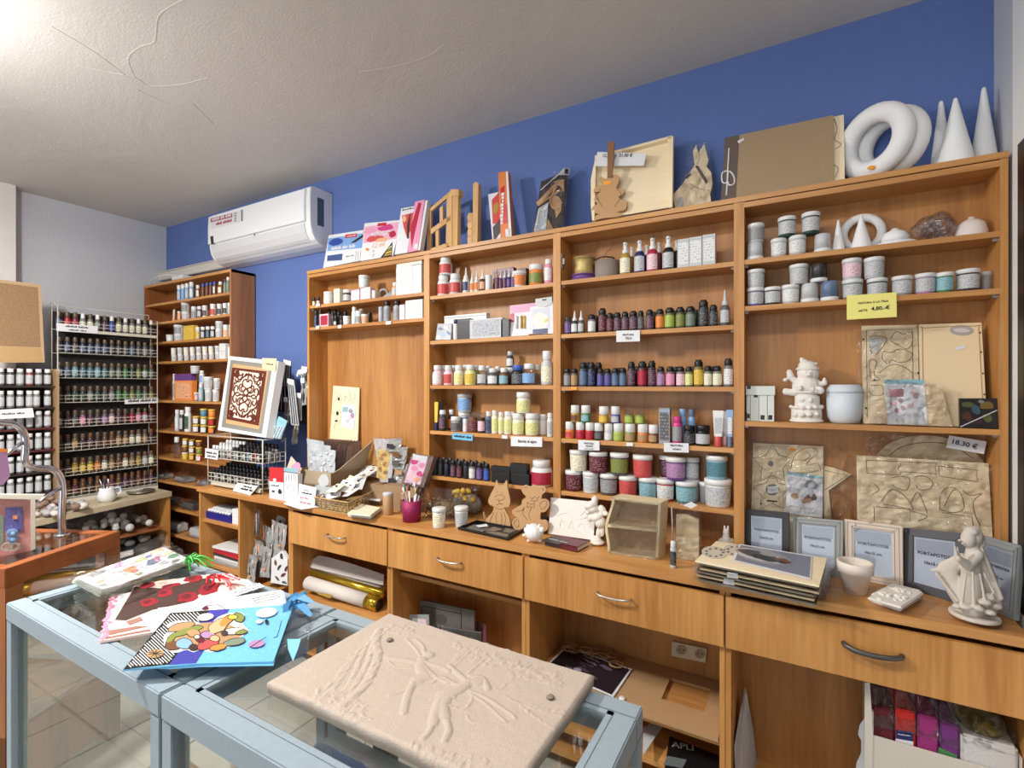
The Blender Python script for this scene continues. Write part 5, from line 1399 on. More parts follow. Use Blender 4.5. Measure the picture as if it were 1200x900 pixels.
# portfolio folder
Z=Zm(840,90,3.333)
r,P=lean('fibreboard_album','large brown fibreboard album with a white cord bow on the shelving','album',Z([(15,476),(456,400),(455,138),(32,228)]),2.07,2.13,mat('album_board',(160,136,106),.8,0,.15,400,.12),.01,'cover')
P.patch('spine',Z([(15,476),(74,466),(88,216),(32,228)]),mat('album_spine',(100,84,76),.7),r,.001);P.lines('cord',[Z([(48,268),(44,340),(38,452)]),Z(sp2([(44,356),(22,364),(22,400),(40,400),(46,358),(66,376),(68,404),(50,412),(42,396)],4))],.0028,PAPER,r,.003)
P.patch('white_tab',Z([(80,240),(104,228),(108,234),(86,250)]),PAPER,r,.002);dz=fixz(r,TZ)
r2,P2=lean('plywood_sheet','pale plywood sheet with cut line showing behind the brown album','board',Z([(440,408),(500,396),(496,134),(440,146)]),2.085,2.145,PLY,.004);P2.lines('cut_line',[Z(sp2([(458,150),(470,190),(460,230),(486,250),(462,270)],4)),Z(sp2([(458,330),(474,345),(462,380)],4))],.0008,DARK,r2);fixz(r2,TZ)
# foam rings and cones
def torus(c_,R,rr,M_,name,m,par,seg=36,s2=14):
    vs,fs=[],[]
    for i in range(seg):
        a=2*math.pi*i/seg
        for j in range(s2):
            b=2*math.pi*j/s2;v=Vector(((R+rr*math.cos(b))*math.cos(a),rr*math.sin(b),(R+rr*math.cos(b))*math.sin(a)));vs.append(Vector(c_)+M_@v)
    for i in range(seg):
        for j in range(s2):fs.append((i*s2+j,i*s2+(j+1)%s2,((i+1)%seg)*s2+(j+1)%s2,((i+1)%seg)*s2+j))
    o=MB().add(vs,[tuple(reversed(f))for f in fs],0,True).build(name,m,par)
    return o
k_=mpp(1028,2.12)
c_=aY(*Z([(622,255)])[0],2.105);Ro=c_.z-TZ
c_.x-=.006;c_.y=2.10;RM=Matrix.Rotation(math.radians(-40),3,'Z')
t=torus(c_,Ro*.74,Ro*.25,RM,'foam_ring',STYRO,None);solo(t);tag(t,'large white foam ring with orange sticker, front one on the shelving','foam ring','white foam rings on the shelving');t.location.z=TZ
for k,(dx,dy,s_)in enumerate([(.048,.034,.97)]):
    t=torus((c_.x+dx,min(c_.y+dy,WY-Ro*.33),TZ+Ro*s_),Ro*.74*s_,Ro*.25*s_,RM,'foam_ring',STYRO,None);solo(t);t.location.z=TZ
    tag(t,['white foam ring standing second, just behind the front ring','white foam ring standing third, rearmost of the foam rings'][k],'foam ring','white foam rings on the shelving')
os_=thing('orange_sticker','oval orange sticker on the bottom of the front foam ring','sticker',aY(*Z([(604,355)])[0],2.06));MB().ell(parent_loc(os_)+Vector((0,0,0)),(.012,.003,.007),12,6).build('dot',ORC,os_)
def fcone(px,ytop,wpx,label,Y,tip=.12,rot=None,name='foam_cone',z=TZ,group='white foam cones on the shelving'):
    k=mpp(px,Y);R=wpx*k/2/math.sqrt(1+((px-600)/FPX)**2);b=aY(px,300,Y);b.z=z;top=aY(px,ytop,Y).z-z
    o=MB().lathe([(R,0),(R,.002),(R*tip+.0,top*.965),(R*tip*.7,top*.99),(0,top)],28,0,b).build(name,STYRO,None);solo(o);o.location.z=z
    tag(o,label,'foam cone',group);return o
fcone(Z([(876,0)])[0][0],118,30,'slim white foam cone behind the others, leftmost at the back',2.185,.2)
fcone(Z([(932,0)])[0][0],114.5,48,'broad white foam cone leaning forward, middle of the three',2.10,.12)
fcone(Z([(1043,0)])[0][0],102,36,'tall white foam cone at the right end of the shelving top',2.15,.17)

# ---------------------------------------------------------------- rightmost bay, top shelf shapes
Z=Zm(860,220,3.529);z1=2.0245
fcone(Z([(432,0)])[0][0],Z([(0,133)])[0][1],17,'narrow white foam cone beside the paint tubs on the rightmost bay',SY+.06,.16,None,'small_foam_cone',z1,'small white foam cones on the rightmost bay')
fcone(Z([(527,0)])[0][0],Z([(0,108)])[0][1],27,'wider white foam cone before the foam ring on the rightmost bay',SY+.055,.10,None,'small_foam_cone',z1,'small white foam cones on the rightmost bay')
c_=aY(*Z([(531,190)])[0],2.165);Ro=c_.z-z1
t=torus(c_,Ro*.80,Ro*.2,Matrix.Identity(3),'small_foam_ring',STYRO,None);solo(t);t.location.z=z1;tag(t,'thin white foam ring standing behind the wider cone, rightmost bay','foam ring')
q=aY(*Z([(670,225)])[0],2.115);o=MB().lathe([(0,0),(.062,0),(.066,.006),(.055,.013),(0,.017)],28,0,(q.x,2.122,z1)).build('foam_disc',STYRO,None);solo(o);o.location.z=z1;tag(o,'flat white foam disc on the rightmost bay top shelf','foam disc')
o=MB().lathe([(.040,0),(.040,.014),(.032,.03),(.012,.040),(.008,.046),(0,.047)],24,0,(q.x-.002,2.122,z1+.018)).build('foam_dome',STYRO,None);solo(o);o.location.z=z1+.0176;tag(o,'white foam dome lying on the flat foam disc','foam dome')
o=None
cp=thing('clear_plastic_ornaments','cluster of clear plastic snap-together baubles on the rightmost bay top shelf','ornaments',aY(*Z([(820,200)])[0],2.11))
for k,(x,y,r_)in enumerate([(762,180,30),(800,160,42),(850,150,48),(868,168,44),(820,178,34),(860,110,14)]):
    kk=mpp(1090,2.11)/3.529;c2_=aY(*Z([(x,y)])[0],2.115);c2_.z=max(c2_.z,z1+r_*kk+.001);MB().ell(c2_,(r_*kk,)*3,18,12).build('bauble',BAUB,cp)
q=aY(*Z([(982,190)])[0],2.115);o=MB().lathe([(.042,0),(.042,.004),(.040,.02),(.034,.045),(.018,.058),(.008,.062),(.008,.068),(0,.07)],24,0,(q.x,2.115,z1)).build('ceramic_bell',mat('pinkish_white',(224,212,206),.5),None);solo(o);o.location.z=z1;tag(o,'off-white ceramic bell at the right end of the rightmost bay top shelf','bell')
# third bay top shelf extras
Z=Zm(640,260,5.0);z1=2.0235
q=aY(*Z([(222,300)])[0],2.115);kk=mpp(q.x*0+684,2.115)/5
t=thing('ribbon_spool','gold cord spool standing on a purple reel, third bay top shelf','spool',(q.x,2.115,z1))
MB().lathe([(75*kk,0),(75*kk,.004),(68*kk,.005),(68*kk,.022),(75*kk,.023),(75*kk,.027),(0,.027)],24,0,(q.x,2.115,z1)).build('purple_reel',pm('purple'),t)
MB().lathe([(64*kk,.027),(64*kk,.031),(52*kk,.032),(56*kk,.05),(50*kk,.07),(55*kk,.09),(62*kk,.1),(64*kk,.1),(64*kk,.104),(0,.104)],24,0,(q.x,2.115,z1)).build('gold_reel',mat('gold_cord',(190,164,104),.35,.3,.5,200),t)
q=aY(*Z([(358,300)])[0],2.125);t=thing('round_box','round taupe box with loose dark cord on the lid, third bay top shelf','box',(q.x,2.125,z1))
MB().lathe([(70*kk,0),(71*kk,.002),(70*kk,.078),(0,.078)],28,0,(q.x,2.125,z1)).build('box_body',mat('taupe',(140,128,118),.7),t)
MB().tube(spline([(q.x-.05,2.09,z1+.082),(q.x,2.07,z1+.088),(q.x+.04,2.1,z1+.084),(q.x,2.15,z1+.09),(q.x-.04,2.12,z1+.084)],6),.003,6).build('cord',BLACK,t)
MB().tube(spline([(q.x-.03,2.14,z1+.08),(q.x-.02,2.17,z1+.13),(q.x,2.18,z1+.15)],6),.0012,5).build('loose_wire',pm('brown'),t)
for q_ in[(660,303,2.02)]:
    t=thing('hinge_plate','small brass hinge plate screwed to the inside of the third bay left side','hinge',(-.9125,2.07,2.10));MB().box(-.9125,2.06,2.08,-.908,2.08,2.15).build('plate',STEEL,t);MB().box(-.908,2.062,2.10,-.90,2.076,2.125).build('arm',STEEL,t)
# first bay grey ribbon roll
Z=Zm(350,230,5.294);c_=aY(*Z([(512,590)])[0],2.11)
t=torus((c_.x,2.13,2.0485+.034),.026,.009,Matrix.Rotation(.3,3,'Z'),'ribbon_roll',mat('grey_ribbon',(150,140,132),.4),None,24,8);solo(t);t.location.z=2.0475;tag(t,'grey wire ribbon roll standing on the first bay top shelf','ribbon')
t=tag(solo(film3('grey_sachet',[Vector((c_.x+.03,2.08,2.049)),Vector((c_.x+.12,2.08,2.049)),Vector((c_.x+.13,2.13,2.12)),Vector((c_.x+.05,2.13,2.09))],None,pm('silver',.25),.006,8,3)),'crumpled silver sachet beside the grey ribbon roll, first bay','sachet');
# second bay second shelf packets
Z=Zm(490,290,6.316)
r,P=lean('silver_sachet','silver-blue foil sachet at the left end of the second bay second shelf','sachet',Z([(128,682),(240,680),(248,560),(145,562)]),2.07,2.09,pm('silver',.3),.012,'sachet');
for k,(x,y)in enumerate([(165,600),(205,590),(180,640),(225,630),(150,660)]):P.patch('print_patch',Z(ngon(x,y,18,12,8,.3*k,.3,k)),pm(['blue-grey','white','pale blue'][k%3]),r,.001+.0001*k)
fixz(r,1.7855)
r,P=lean('marker_set','pink and white blister set with white and yellow pens, second bay second shelf','set',Z([(682,656),(820,648),(870,408),(680,430)]),2.07,2.10,PAPER,.014,'card')
P.patch('pink_print',Z([(682,432),(868,410),(850,470),(684,488)]),pm('pink'),r);P.patch('crimson_side',Z([(682,490),(712,486),(712,548),(682,552)]),pm('crimson'),r)
for x,c in((728,'white'),(765,'gold'),(785,'yellow')):a,b=P.at(*Z([(x,595)])[0],.006),P.at(*Z([(x,505)])[0],.006);MB().tube([a,b],.005,8).build('pen',pm(c),r)
fixz(r,1.7855)
r,P=lean('white_pouch','white pouch with grey hanging header, right end of the second bay second shelf','pouch',Z([(806,640),(1000,636),(998,400),(830,440)]),2.065,2.09,PAPER,.02,'pouch')
P.patch('header',Z([(868,380),(990,362),(992,412),(940,440),(868,430)]),pm('light grey'),r,.003,.004);P.patch('window',Z(ngon(905,540,54,60,16)),pm('cream'),r,.001);P.patch('grey_print',Z([(850,460),(970,440),(975,600),(850,620)]),mat('pale_grey_print',(200,202,214)),r,.0008);P.patch('navy_strip',Z([(848,606),(960,596),(960,634),(848,640)]),pm('navy'),r,.0012);P.patch('yellow_print',Z([(930,540),(962,520),(962,545),(935,555)]),pm('yellow'),r,.0014)
P.patch('hang_slot',Z([(918,384),(950,380),(950,388),(918,392)]),DARK,r,.0034);fixz(r,1.7855)
# white foil strips on carton
# ================================================================ rightmost bay, board goods
SHE=1.4165
Z=Zm(860,370,3.529)
r=thing('stamp_carton','white and grey lidded carton with three printed panels left of the snowman','box',(0,0,0))
xa,xb=aY(*Z([(46,300)])[0],2.085).x,aY(*Z([(166,300)])[0],2.085).x;xa=max(xa,-.154);r.location=((xa+xb)/2,2.12,SHE)
MB().box(xa,2.085,SHE,xb,2.165,SHE+.098).build('box_body',mat('card_grey_white',(212,216,208),.6),r);MB().box(xa-.003,2.081,SHE+.0985,xb+.003,2.169,SHE+.132).build('lid',mat('card_grey_white',(212,216,208),.6),r)
Pc=Plane((xa,2.085,SHE),(xb,2.085,SHE),(xa,2.085,SHE+.1))
for x in(68,103,138):Pc.lines('divider',[Z([(x,312),(x,432)])],.0007,DARK,r)
for x,y in((57,414),(90,328),(118,420),(150,420)):Pc.patch('black_square',Z([(x-8,y-9),(x+9,y-9),(x+9,y+10),(x-8,y+10)]),BLACK,r)
for x in(57,90,150):Pc.patch('print_column',Z([(x-5,340),(x+5,340),(x+5,398),(x-5,398)]),printed('white','black'),r)
Pc2=Plane((xa,2.081,SHE),(xb,2.081,SHE),(xa,2.081,SHE+.1));Pc2.patch('black_square',Z([(54,288),(70,288),(70,303),(54,303)]),BLACK,r)
Z=Zm(900,400,8.185)
def ZB(bl):return[(900+b[0]/8.185,400+b[1]/8.185,b[2]/8.185,b[3]/8.185)+tuple(b[4:])for b in bl]
sn=sculpt('snowman_figurine',ZB([(368,770,165,12,0,.8,0,1),(368,712,150,56,0,.8,0,1),(368,642,164,10,0,.8,0,1),(375,585,122,60,0,.85,0,1),(370,440,146,106,0,.8),(385,318,112,86,0,.95),(385,272,126,24,0,.9),(380,240,96,48,0,.9),(325,183,24,24,-.005),(460,222,20,14,-.01),(405,305,16,14,-.043),(362,296,9,9,-.040),(432,294,9,9,-.038),(395,335,30,6,-.036),(385,378,100,22,0,.95),(375,498,130,12,0,.9),(500,478,42,40,-.03,.6),(430,470,22,24,-.045),(310,455,24,26,-.04),(220,636,22,20),(275,640,22,20,-.03),(335,644,22,20,-.04),(400,644,22,20,-.04),(460,642,22,20,-.03),(515,636,22,20),(330,570,26,18,-.03),(410,575,26,20,-.032),(330,715,30,22,-.042),(400,712,30,22,-.042),(265,712,26,22,-.03),(470,708,26,22,-.03)]
    +tap(350,225,50,328,192,20)+tap(300,420,38,215,350,28,-.01)+tap(215,340,36,205,305,30,-.01)+[(165,378,24,20,-.01)]+tap(250,500,34,170,490,34,-.012)+tap(450,425,36,545,412,24,-.01)+tap(548,405,22,540,372,20,-.01)),2.115,PLASTER,None,.0024,3)
sn.location.z=SHE;tag(sn,'white plaster snowman with bobble hat and raised arms on a round base','figurine')
q=aY(*Z([(735,500)])[0],2.12);q.z=SHE;kk=mpp(990,2.12)/8.185
r=thing('ceramic_jar','plain bluish-white lidded ceramic jar right of the snowman','jar',(q.x,2.125,SHE));CER=mat('unglazed_ceramic',(204,212,218),.5)
hj=370*kk
MB().lathe([(0,0),(100*kk,0),(118*kk,10*kk),(140*kk,50*kk),(148*kk,110*kk),(150*kk,hj*.78),(146*kk,hj*.785),(0,hj*.785)],32,0,(q.x,2.125,SHE)).build('body',CER,r)
MB().lathe([(146*kk,hj*.79),(150*kk,hj*.80),(151*kk,hj*.87),(144*kk,hj*.9),(130*kk,hj*.97),(118*kk,hj),(0,hj*1.0)],32,0,(q.x,2.125,SHE)).build('lid',CER,r)
Z=Zm(860,370,3.529)
zdrop=fixz
def gnd(px,Y,z=WT+.001):  # bring the two bottom corners of a leaning board down to the surface
    for i in(0,1):t=Y/ray(px[i][0],0).y;px[i]=(px[i][0],HYP+(CZ-z)/t*FPX)
    return px
r,P=lean('plywood_kit','plywood sheet with cut animal shapes in clear film, left of the plain tray, rightmost bay','craft kit',Z([(535,448),(768,450),(760,40),(528,44)]),2.10,2.17,PLY,.006)
P.lines('border_line',[Z([(548,62),(738,58),(744,430)]),Z([(548,62),(552,430)])],.0007,LINE,r)
P.lines('cut_line',[Z(sp2(p_,4))for p_ in([(560,90),(590,85),(632,100),(600,150),(575,165),(560,120)],[(648,100),(672,66),(700,80),(735,70),(738,110),(720,140),(690,130),(650,108)],[(612,180),(620,150),(650,155),(690,140),(738,160),(720,190),(680,195),(650,185),(640,205),(612,180)],[(566,260),(560,200),(572,182),(590,195),(580,245),(605,265),(570,272)],[(600,240),(640,210),(680,205),(735,235),(738,262)],[(566,290),(612,292),(612,330),(566,328),(560,300)])],.0008,LINE,r)
P.patch('printed_tree',Z([(560,90),(632,100),(600,130),(608,140),(575,162),(558,130)]),printed('white','plum'),r,.001)
for x,y in((536,100),(762,240),(758,350),(546,385),(582,268)):P.patch('pin_hole',Z(ngon(x,y,4,4,8)),DARK,r,.0012)
film3('film',[P.at(*q_,.008)for q_ in Z([(515,450),(775,452),(770,38),(506,60)])],r,FILM,.006,14,12);zdrop(r,SHE)
r,P=lean('plywood_tray','plain rounded plywood tray with oval grey tag leaning in the rightmost bay','tray',Z([(775,452),(1048,462),(1024,28),(766,36)]),2.09,2.15,mat('maple_ply',(230,206,166),.55),.012)
P.lines('groove',[Z(sp2([(790,440),(782,240),(780,60),(790,50),(1000,42),(1012,55),(1022,240),(1034,430)],4))],.0012,mat('groove',(172,136,92)),r)
P.patch('oval_tag',Z(ngon(942,60,50,22,20,.05)),mat('grey_tag',(170,160,158),.5),r,.001,.001);P.patch('tag_print',Z(ngon(942,60,34,8,16,.05)),mat('tag_print',(206,200,196),.5),r,.0014);P.patch('hook',Z([(912,132),(955,120),(958,132),(916,144)]),PAPER,r,.002)
for x,y in((1018,70),(1022,150),(1030,238),(1036,325)):P.patch('pin_hole',Z(ngon(x,y,4,4,8)),DARK,r,.001)
zdrop(r,SHE)
r,P=lean('bagged_wood_shapes','glossy packet with white printed pink card before the plywood trays','craft kit',Z([(636,448),(905,456),(860,300),(618,262)]),2.07,2.09,mat('maple_ply',(230,206,166),.55),.004)
P.patch('printed_card',Z([(636,447),(802,450),(788,262),(620,262)]),PAPER,r,.002);P.patch('green_header',Z([(620,262),(788,262),(789,280),(621,278)]),pm('pale teal'),r,.003)
P.patch('pink_sign',Z([(640,302),(700,300),(702,332),(644,336)]),mat('dusty_rose',(198,140,146)),r,.003)
for k,(x,y)in enumerate([(660,360),(690,350),(740,320),(700,380),(672,390),(755,330),(730,370)]):P.patch('pink_figure',Z(ngon(x,y,13,10,9,.4*k,.3,k)),mat('dusty_rose_%d'%(k%2),(206-20*(k%2),160,166)),r,.003)
P.patch('grey_foot',Z([(636,430),(800,432),(802,448),(636,446)]),printed('white','grey'),r,.003)
film3('film',[P.at(*q_,.008)for q_ in Z([(628,452),(905,458),(880,290),(612,256)])],r,FILM,.010,14,21)
film3('film',[P.at(*q_,.012)for q_ in Z([(560,440),(640,450),(630,340),(580,360)])],r,FILM,.010,8,23);zdrop(r,SHE)
r,P=lean('framed_photo_box','small dark flower-and-stones picture box with white pencil at the right end of the shelf','picture',Z([(935,466),(1092,470),(1090,346),(932,346)]),2.062,2.075,mat('dark_photo',(36,32,30),.3),.012,'box_body')
for k,(x,y,rx,ry,c,a)in enumerate([(965,372,24,12,'olive',0),(1002,392,20,20,'teal',0),(1045,376,25,18,'gold',0),(965,420,26,18,'brown',.5),(1050,430,22,18,'olive',.2),(1000,440,30,12,'plum',0),(1022,360,12,8,'light grey',0)]):P.patch('print_shape',Z(ngon(x,y,rx,ry,10,a,.25,k)),mat('photo_%d'%k,tuple(int(v*.62)for v in PAL[c]),.35),r,.001+.0001*k)
P.lines('pencil',[Z([(938,464),(1088,396)])],.0018,pm('light grey'),r,.003);zdrop(r,SHE)
# lower compartment
r,P=lean('striped_packet','pink-grey striped packet standing behind the star plywood kit','packet',Z([(66,600),(350,600),(348,476),(68,474)]),2.165,2.18,mat('striped_paper',(206,194,200),.5),.003,'packet')
P.lines('stripe',[Z([(x,478),(x,530)])for x in range(76,346,9)],.0011,mat('stripe_mauve',(178,150,160)),r);P.patch('oval_frame',Z(ngon(205,520,52,26,16)),mat('grey_oval',(170,176,184)),r,.0014);P.patch('pale_patch',Z([(290,500),(346,500),(346,530),(290,530)]),PAPER,r,.0014);zdrop(r,WT+.001)
r,P=lean('star_plywood_kit','plywood sheet with two cut stars and white instruction card in clear film','craft kit',gnd(Z([(66,812),(366,838),(370,540),(80,526)]),2.15),2.15,2.172,PLY,.005)
star=lambda cx,cy,R_,r_:[(cx+(R_ if i%2==0 else r_)*math.sin(math.pi*i/5),cy-(R_ if i%2==0 else r_)*math.cos(math.pi*i/5))for i in range(10)]
P.lines('star_line',[Z(star(160,615,84,46))],.0009,LINE,r,.0008,True);P.lines('star_line',[Z(star(158,730,84,46))],.0009,LINE,r,.0008,True)
P.lines('cut_line',[Z(sp2(p_,4))for p_ in([(236,630),(250,580),(290,550),(340,550),(344,575),(320,590),(300,620),(345,610),(360,640)],[(236,630),(225,645),(300,650),(350,640)],[(300,560),(316,580),(290,600)])],.0008,LINE,r)
P.patch('grey_dot',Z(ngon(152,612,12,12,14)),mat('dot_grey',(112,106,100)),r,.001);P.patch('grey_ring',Z(ngon(160,720,28,24,16)),mat('dot_grey',(112,106,100)),r,.001);P.patch('white_wrap',Z([(138,706),(184,704),(186,732),(140,734)]),PAPER,r,.0016);P.patch('black_bar',Z([(136,762),(180,766),(180,772),(136,768)]),DARK,r);P.patch('black_dot',Z(ngon(111,778,4,4,8)),DARK,r)
P.patch('orange_sticker',Z(ngon(242,554,16,8,12)),ORC,r,.0012)
P.patch('printed_card',Z([(216,816),(366,836),(368,665),(218,645)]),PAPER,r,.004);P.patch('green_header',Z([(218,645),(368,665),(368,676),(218,656)]),pm('pale teal'),r,.005)
for k,(x,y,rx,ry,c)in enumerate([(255,724,16,14,'light grey'),(252,745,18,12,'tan'),(318,700,22,22,'grey'),(318,750,30,18,'brown'),(318,725,14,30,'light grey'),(300,765,20,10,'tan')]):P.patch('print_figure',Z(ngon(x,y,rx,ry,9,0,.3,k)),pm(c),r,.005+.0001*k)
P.patch('print_text',Z([(228,782),(350,798),(350,824),(228,806)]),printed('white','black'),r,.005)
film3('film',[P.at(*q_,.010)for q_ in Z([(60,815),(372,842),(376,536),(74,520)])],r,FILM,.009,18,31);zdrop(r,WT+.001)
r,P=slab_px('pointed_wood_kit','pale pointed plywood pieces in a clear bag between the two large kits','craft kit',[(x,y,2.18)for x,y in gnd(Z([(372,836),(425,836),(392,722),(488,656),(420,630),(372,620)]),2.18)],PLY,.006)
P.lines('cut_line',[Z([(376,640),(470,660),(376,720)])],.0009,LINE,r);film3('film',[P.at(*q_,.01)for q_ in Z([(374,842),(500,842),(505,600),(430,540)])],r,FILM,.012,12,33);zdrop(r,WT+.001)
r=thing('round_wooden_disc','large round wooden disc in film behind the big plywood kit, only its top showing','disc',(0,0,0))
cc=[aY(x,y,2.185)for x,y in Z([(582,590),(1036,610),(800,494)])];R_=(cc[1]-cc[0]).length/2;ce=Vector(((cc[0].x+cc[1].x)/2,2.18,cc[2].z-R_*.80))
pts=[(ce.x+R_*1.02*math.cos(a),2.175,max(WT+.001,ce.z+R_*.8*math.sin(a)))for a in[math.pi*k/24 for k in range(25)]]+[(ce.x-R_,2.175,WT+.002),(ce.x+R_,2.175,WT+.002)]
r.location=(ce.x,2.175,WT+.001);MB().prism(pts,(0,.008,0)).build('disc',mat('maple_ply',(230,206,166),.55),r)
Pd=Plane((ce.x,2.175,1),(ce.x+1,2.175,1),(ce.x,2.175,2));Pd.lines('groove',[Z(sp2([(640,580),(700,540),(800,524),(900,536),(990,590)],5))],.001,LINE,r)
film3('film',[Pd.at(*q_,.008)for q_ in Z([(550,620),(1040,620),(1040,500),(545,496)])],r,FILM,.008,14,41)
r,P=lean('price_card','white card reading 18.30 at the right of the round wooden disc','sign',Z([(878,545),(1034,572),(1046,520),(890,495)]),2.125,2.13,PAPER,.001,'card');P.text('lettering','18.30 €',Z([(902,528)])[0],Z([(1006,552)])[0],INK,r)
r,P=lean('large_plywood_kit','large plywood sheet of cut fence and figure shapes in shiny film','craft kit',gnd(Z([(514,882),(1085,882),(1052,612),(508,578)]),2.085),2.085,2.13,PLY,.006)
P.lines('cut_line',[Z(p_)for p_ in([(548,598),(690,604),(690,620),(680,624),(680,640),(692,645),(686,660),(550,652),(548,598)],[(692,604),(840,610),(832,628),(838,655),(700,646)],[(844,622),(1008,640),(1002,660),(1010,688),(850,664),(846,622)],[(580,790),(730,800),(728,850)],[(860,815),(985,832),(990,880)],[(580,790),(580,850)])]
        +[Z(sp2(p_,4))for p_ in([(655,670),(700,665),(728,680),(715,720),(680,716),(655,700)],[(745,668),(790,664),(822,690),(810,716),(770,720),(750,700)],[(610,770),(650,720),(700,740),(740,800),(680,790),(620,780)],[(730,780),(760,730),(790,790),(800,820)],[(850,800),(860,730),(905,710),(940,740),(950,800),(900,815),(850,800)],[(870,790),(900,730),(920,720)],[(945,720),(980,745),(1025,735),(990,770),(1000,830),(1020,870)],[(575,690),(600,720),(570,740)],[(740,810),(800,830),(760,850)])],.0009,LINE,r)
film3('film',[P.at(*q_,.010)for q_ in Z([(500,895),(1078,895),(1058,606),(500,570)])],r,FILM,.012,24,51);zdrop(r,WT+.001)

# ================================================================ picture frames on the worktop
def pframe(label,px,Yd,m,inner,lines,txt=True,group='picture frames on the worktop'):
    """px: bottom left, bottom right, top right, top left ; Yd = (Ybl, Ybr, Ytr, Ytl)"""
    p=[aY(x,y,Y)for(x,y),Y in zip(px,Yd)];P=Plane(p[0],p[1],p[2]);p=[P.at(x,y)for x,y in px]
    for a in(0,1):
        d_=p[3-a]-p[a];p[a]=p[a]+d_*((WT+.001-p[a].z)/d_.z)
    r=thing('picture_frame',label,'picture frame',(p[0]+p[1])/2,group)
    def L(u,v,off=0):q_=(p[0]*(1-u)+p[1]*u)*(1-v)+(p[3]*(1-u)+p[2]*u)*v;return q_+P.n*off
    u0,v0=inner
    for q_ in([(0,0),(1,0),(1-u0,v0),(u0,v0)],[(1,0),(1,1),(1-u0,1-v0),(1-u0,v0)],[(1,1),(0,1),(u0,1-v0),(1-u0,1-v0)],[(0,1),(0,0),(u0,v0),(u0,1-v0)]):
        MB().prism([L(*c_)for c_ in q_],P.n*-.014).build('frame_side',m,r,.0015)
    ue,ve=u0*.72,v0*.72
    if lines:
        for f_ in(.35,.8):MB().tube([L(u0*f_,v0*f_,.0006),L(1-u0*f_,v0*f_,.0006),L(1-u0*f_,1-v0*f_,.0006),L(u0*f_,1-v0*f_,.0006)],.0009,4,0,True).build('moulding',mat('moulding_line',(110,104,100),.6),r)
    MB().prism([L(u0,v0,-.006),L(1-u0,v0,-.006),L(1-u0,1-v0,-.006),L(u0,1-v0,-.006)],P.n*-.004).build('insert',mat('insert_blue_grey',(176,182,198),.5),r)
    e=.03;MB().prism([L(u0+e,1-v0-.22,-.0055),L(1-u0-e,1-v0-.22,-.0055),L(1-u0-e,1-v0-e,-.0055),L(u0+e,1-v0-e,-.0055)],P.n*-.0004).build('insert_band',mat('insert_grey',(146,150,166),.5),r)
    MB().prism([L(u0,v0,-.003),L(1-u0,v0,-.003),L(1-u0,1-v0,-.003),L(u0,1-v0,-.003)],P.n*-.0008).build('glass',FGLASS,r)
    W_=1-2*u0
    lettering('lettering','PORTAFOTOS',L(u0+W_*.1,.60,-.0034),L(u0+W_*.9,.60)-L(u0+W_*.1,.60),P.n,INK,r)
    lettering('lettering','10x15 cm',L(u0+W_*.28,.46,-.0034),L(u0+W_*.72,.46)-L(u0+W_*.28,.46),P.n,INK,r)
    return r
Z=Zm(800,560,3.0)
pframe('black picture frame with PORTAFOTOS insert, leftmost of the five frames',Z([(215,292),(375,312),(375,122),(215,108)]),(2.075,2.065,2.10,2.11),mat('black_frame',(40,36,36),.4),(.16,.12),False)
pframe('grey wooden picture frame, second of the five frames from the left',Z([(388,305),(562,330),(565,150),(387,136)]),(2.085,2.05,2.09,2.125),mat('grey_frame',(146,148,146),.55),(.17,.13),True)
pframe('cream picture frame with fine double lines, middle of the five frames',Z([(572,352),(776,388),(773,170),(568,144)]),(2.06,2.04,2.08,2.10),mat('cream_frame',(214,196,180),.55),(.17,.13),True)
pframe('dark slate picture frame behind the praying angel, fourth from the left',Z([(776,372),(985,448),(1000,196),(775,174)]),(2.06,1.975,2.02,2.09),mat('slate_frame',(62,60,66),.45),(.17,.13),False)
pframe('silver-grey picture frame at the far right, partly behind the angel',Z([(1030,420),(1168,505),(1190,240),(1030,195)]),(2.02,1.915,1.94,2.08),mat('silver_frame',(140,144,144),.5),(.17,.12),True)
# flowerpot, square plaster piece, angel
q=aZ(1003,697,WT);kk=q.y/ray(1003,0).y/FPX
r=thing('white_flowerpot','small white ceramic flowerpot before the grey and cream frames','flowerpot',(q.x,q.y+.02,WT));MB().lathe([(0,0),(11.5*kk,0),(15.5*kk,24*kk),(18*kk,24.5*kk),(18.5*kk,36*kk),(16.5*kk,37*kk),(15*kk,33*kk),(10.5*kk,6*kk),(0,6*kk)],28,0,(q.x,q.y+.02,WT+.0005)).build('pot',mat('cream_ceramic',(226,214,202),.55),r)
r=thing('floral_plaster_tile','square white plaster box lid carved with flowers beside the flowerpot','tile',aZ(1050,708,WT))
c4=[aZ(x,y,WT+.001)for x,y in((1018,706),(1056,719),(1083,702),(1045,692))];cm=sum(c4,Vector())/4
mb=MB();mb.prism([cm+(c_-cm)*.92 for c_ in c4],(0,0,.028));mb.build('block',PLASTER,r,.003)
top=[aZ(x,y,WT+.032)for x,y in((1015,700),(1057,712),(1084,694),(1043,683))];tm_=sum(top,Vector())/4
MB().prism([tm_+(c_-tm_)*.97 for c_ in top],(0,0,-.008)).build('lid',PLASTER,r,.003)
mb=MB();rb=random.Random(6)
for fx,fy in((.3,.35),(.68,.45),(.45,.75)):
    b_=(top[0]*(1-fx)+top[1]*fx)*(1-fy)+(top[3]*(1-fx)+top[2]*fx)*fy
    for k in range(6):a=k*1.047;mb.ell((b_.x+.0105*math.cos(a),b_.y+.0105*math.sin(a),b_.z+.002),(.0085,.006,.0055),8,6,0,Matrix.Rotation(a,3,'Z'))
    mb.ell((b_.x,b_.y,b_.z+.004),(.005,.005,.005),8,6)
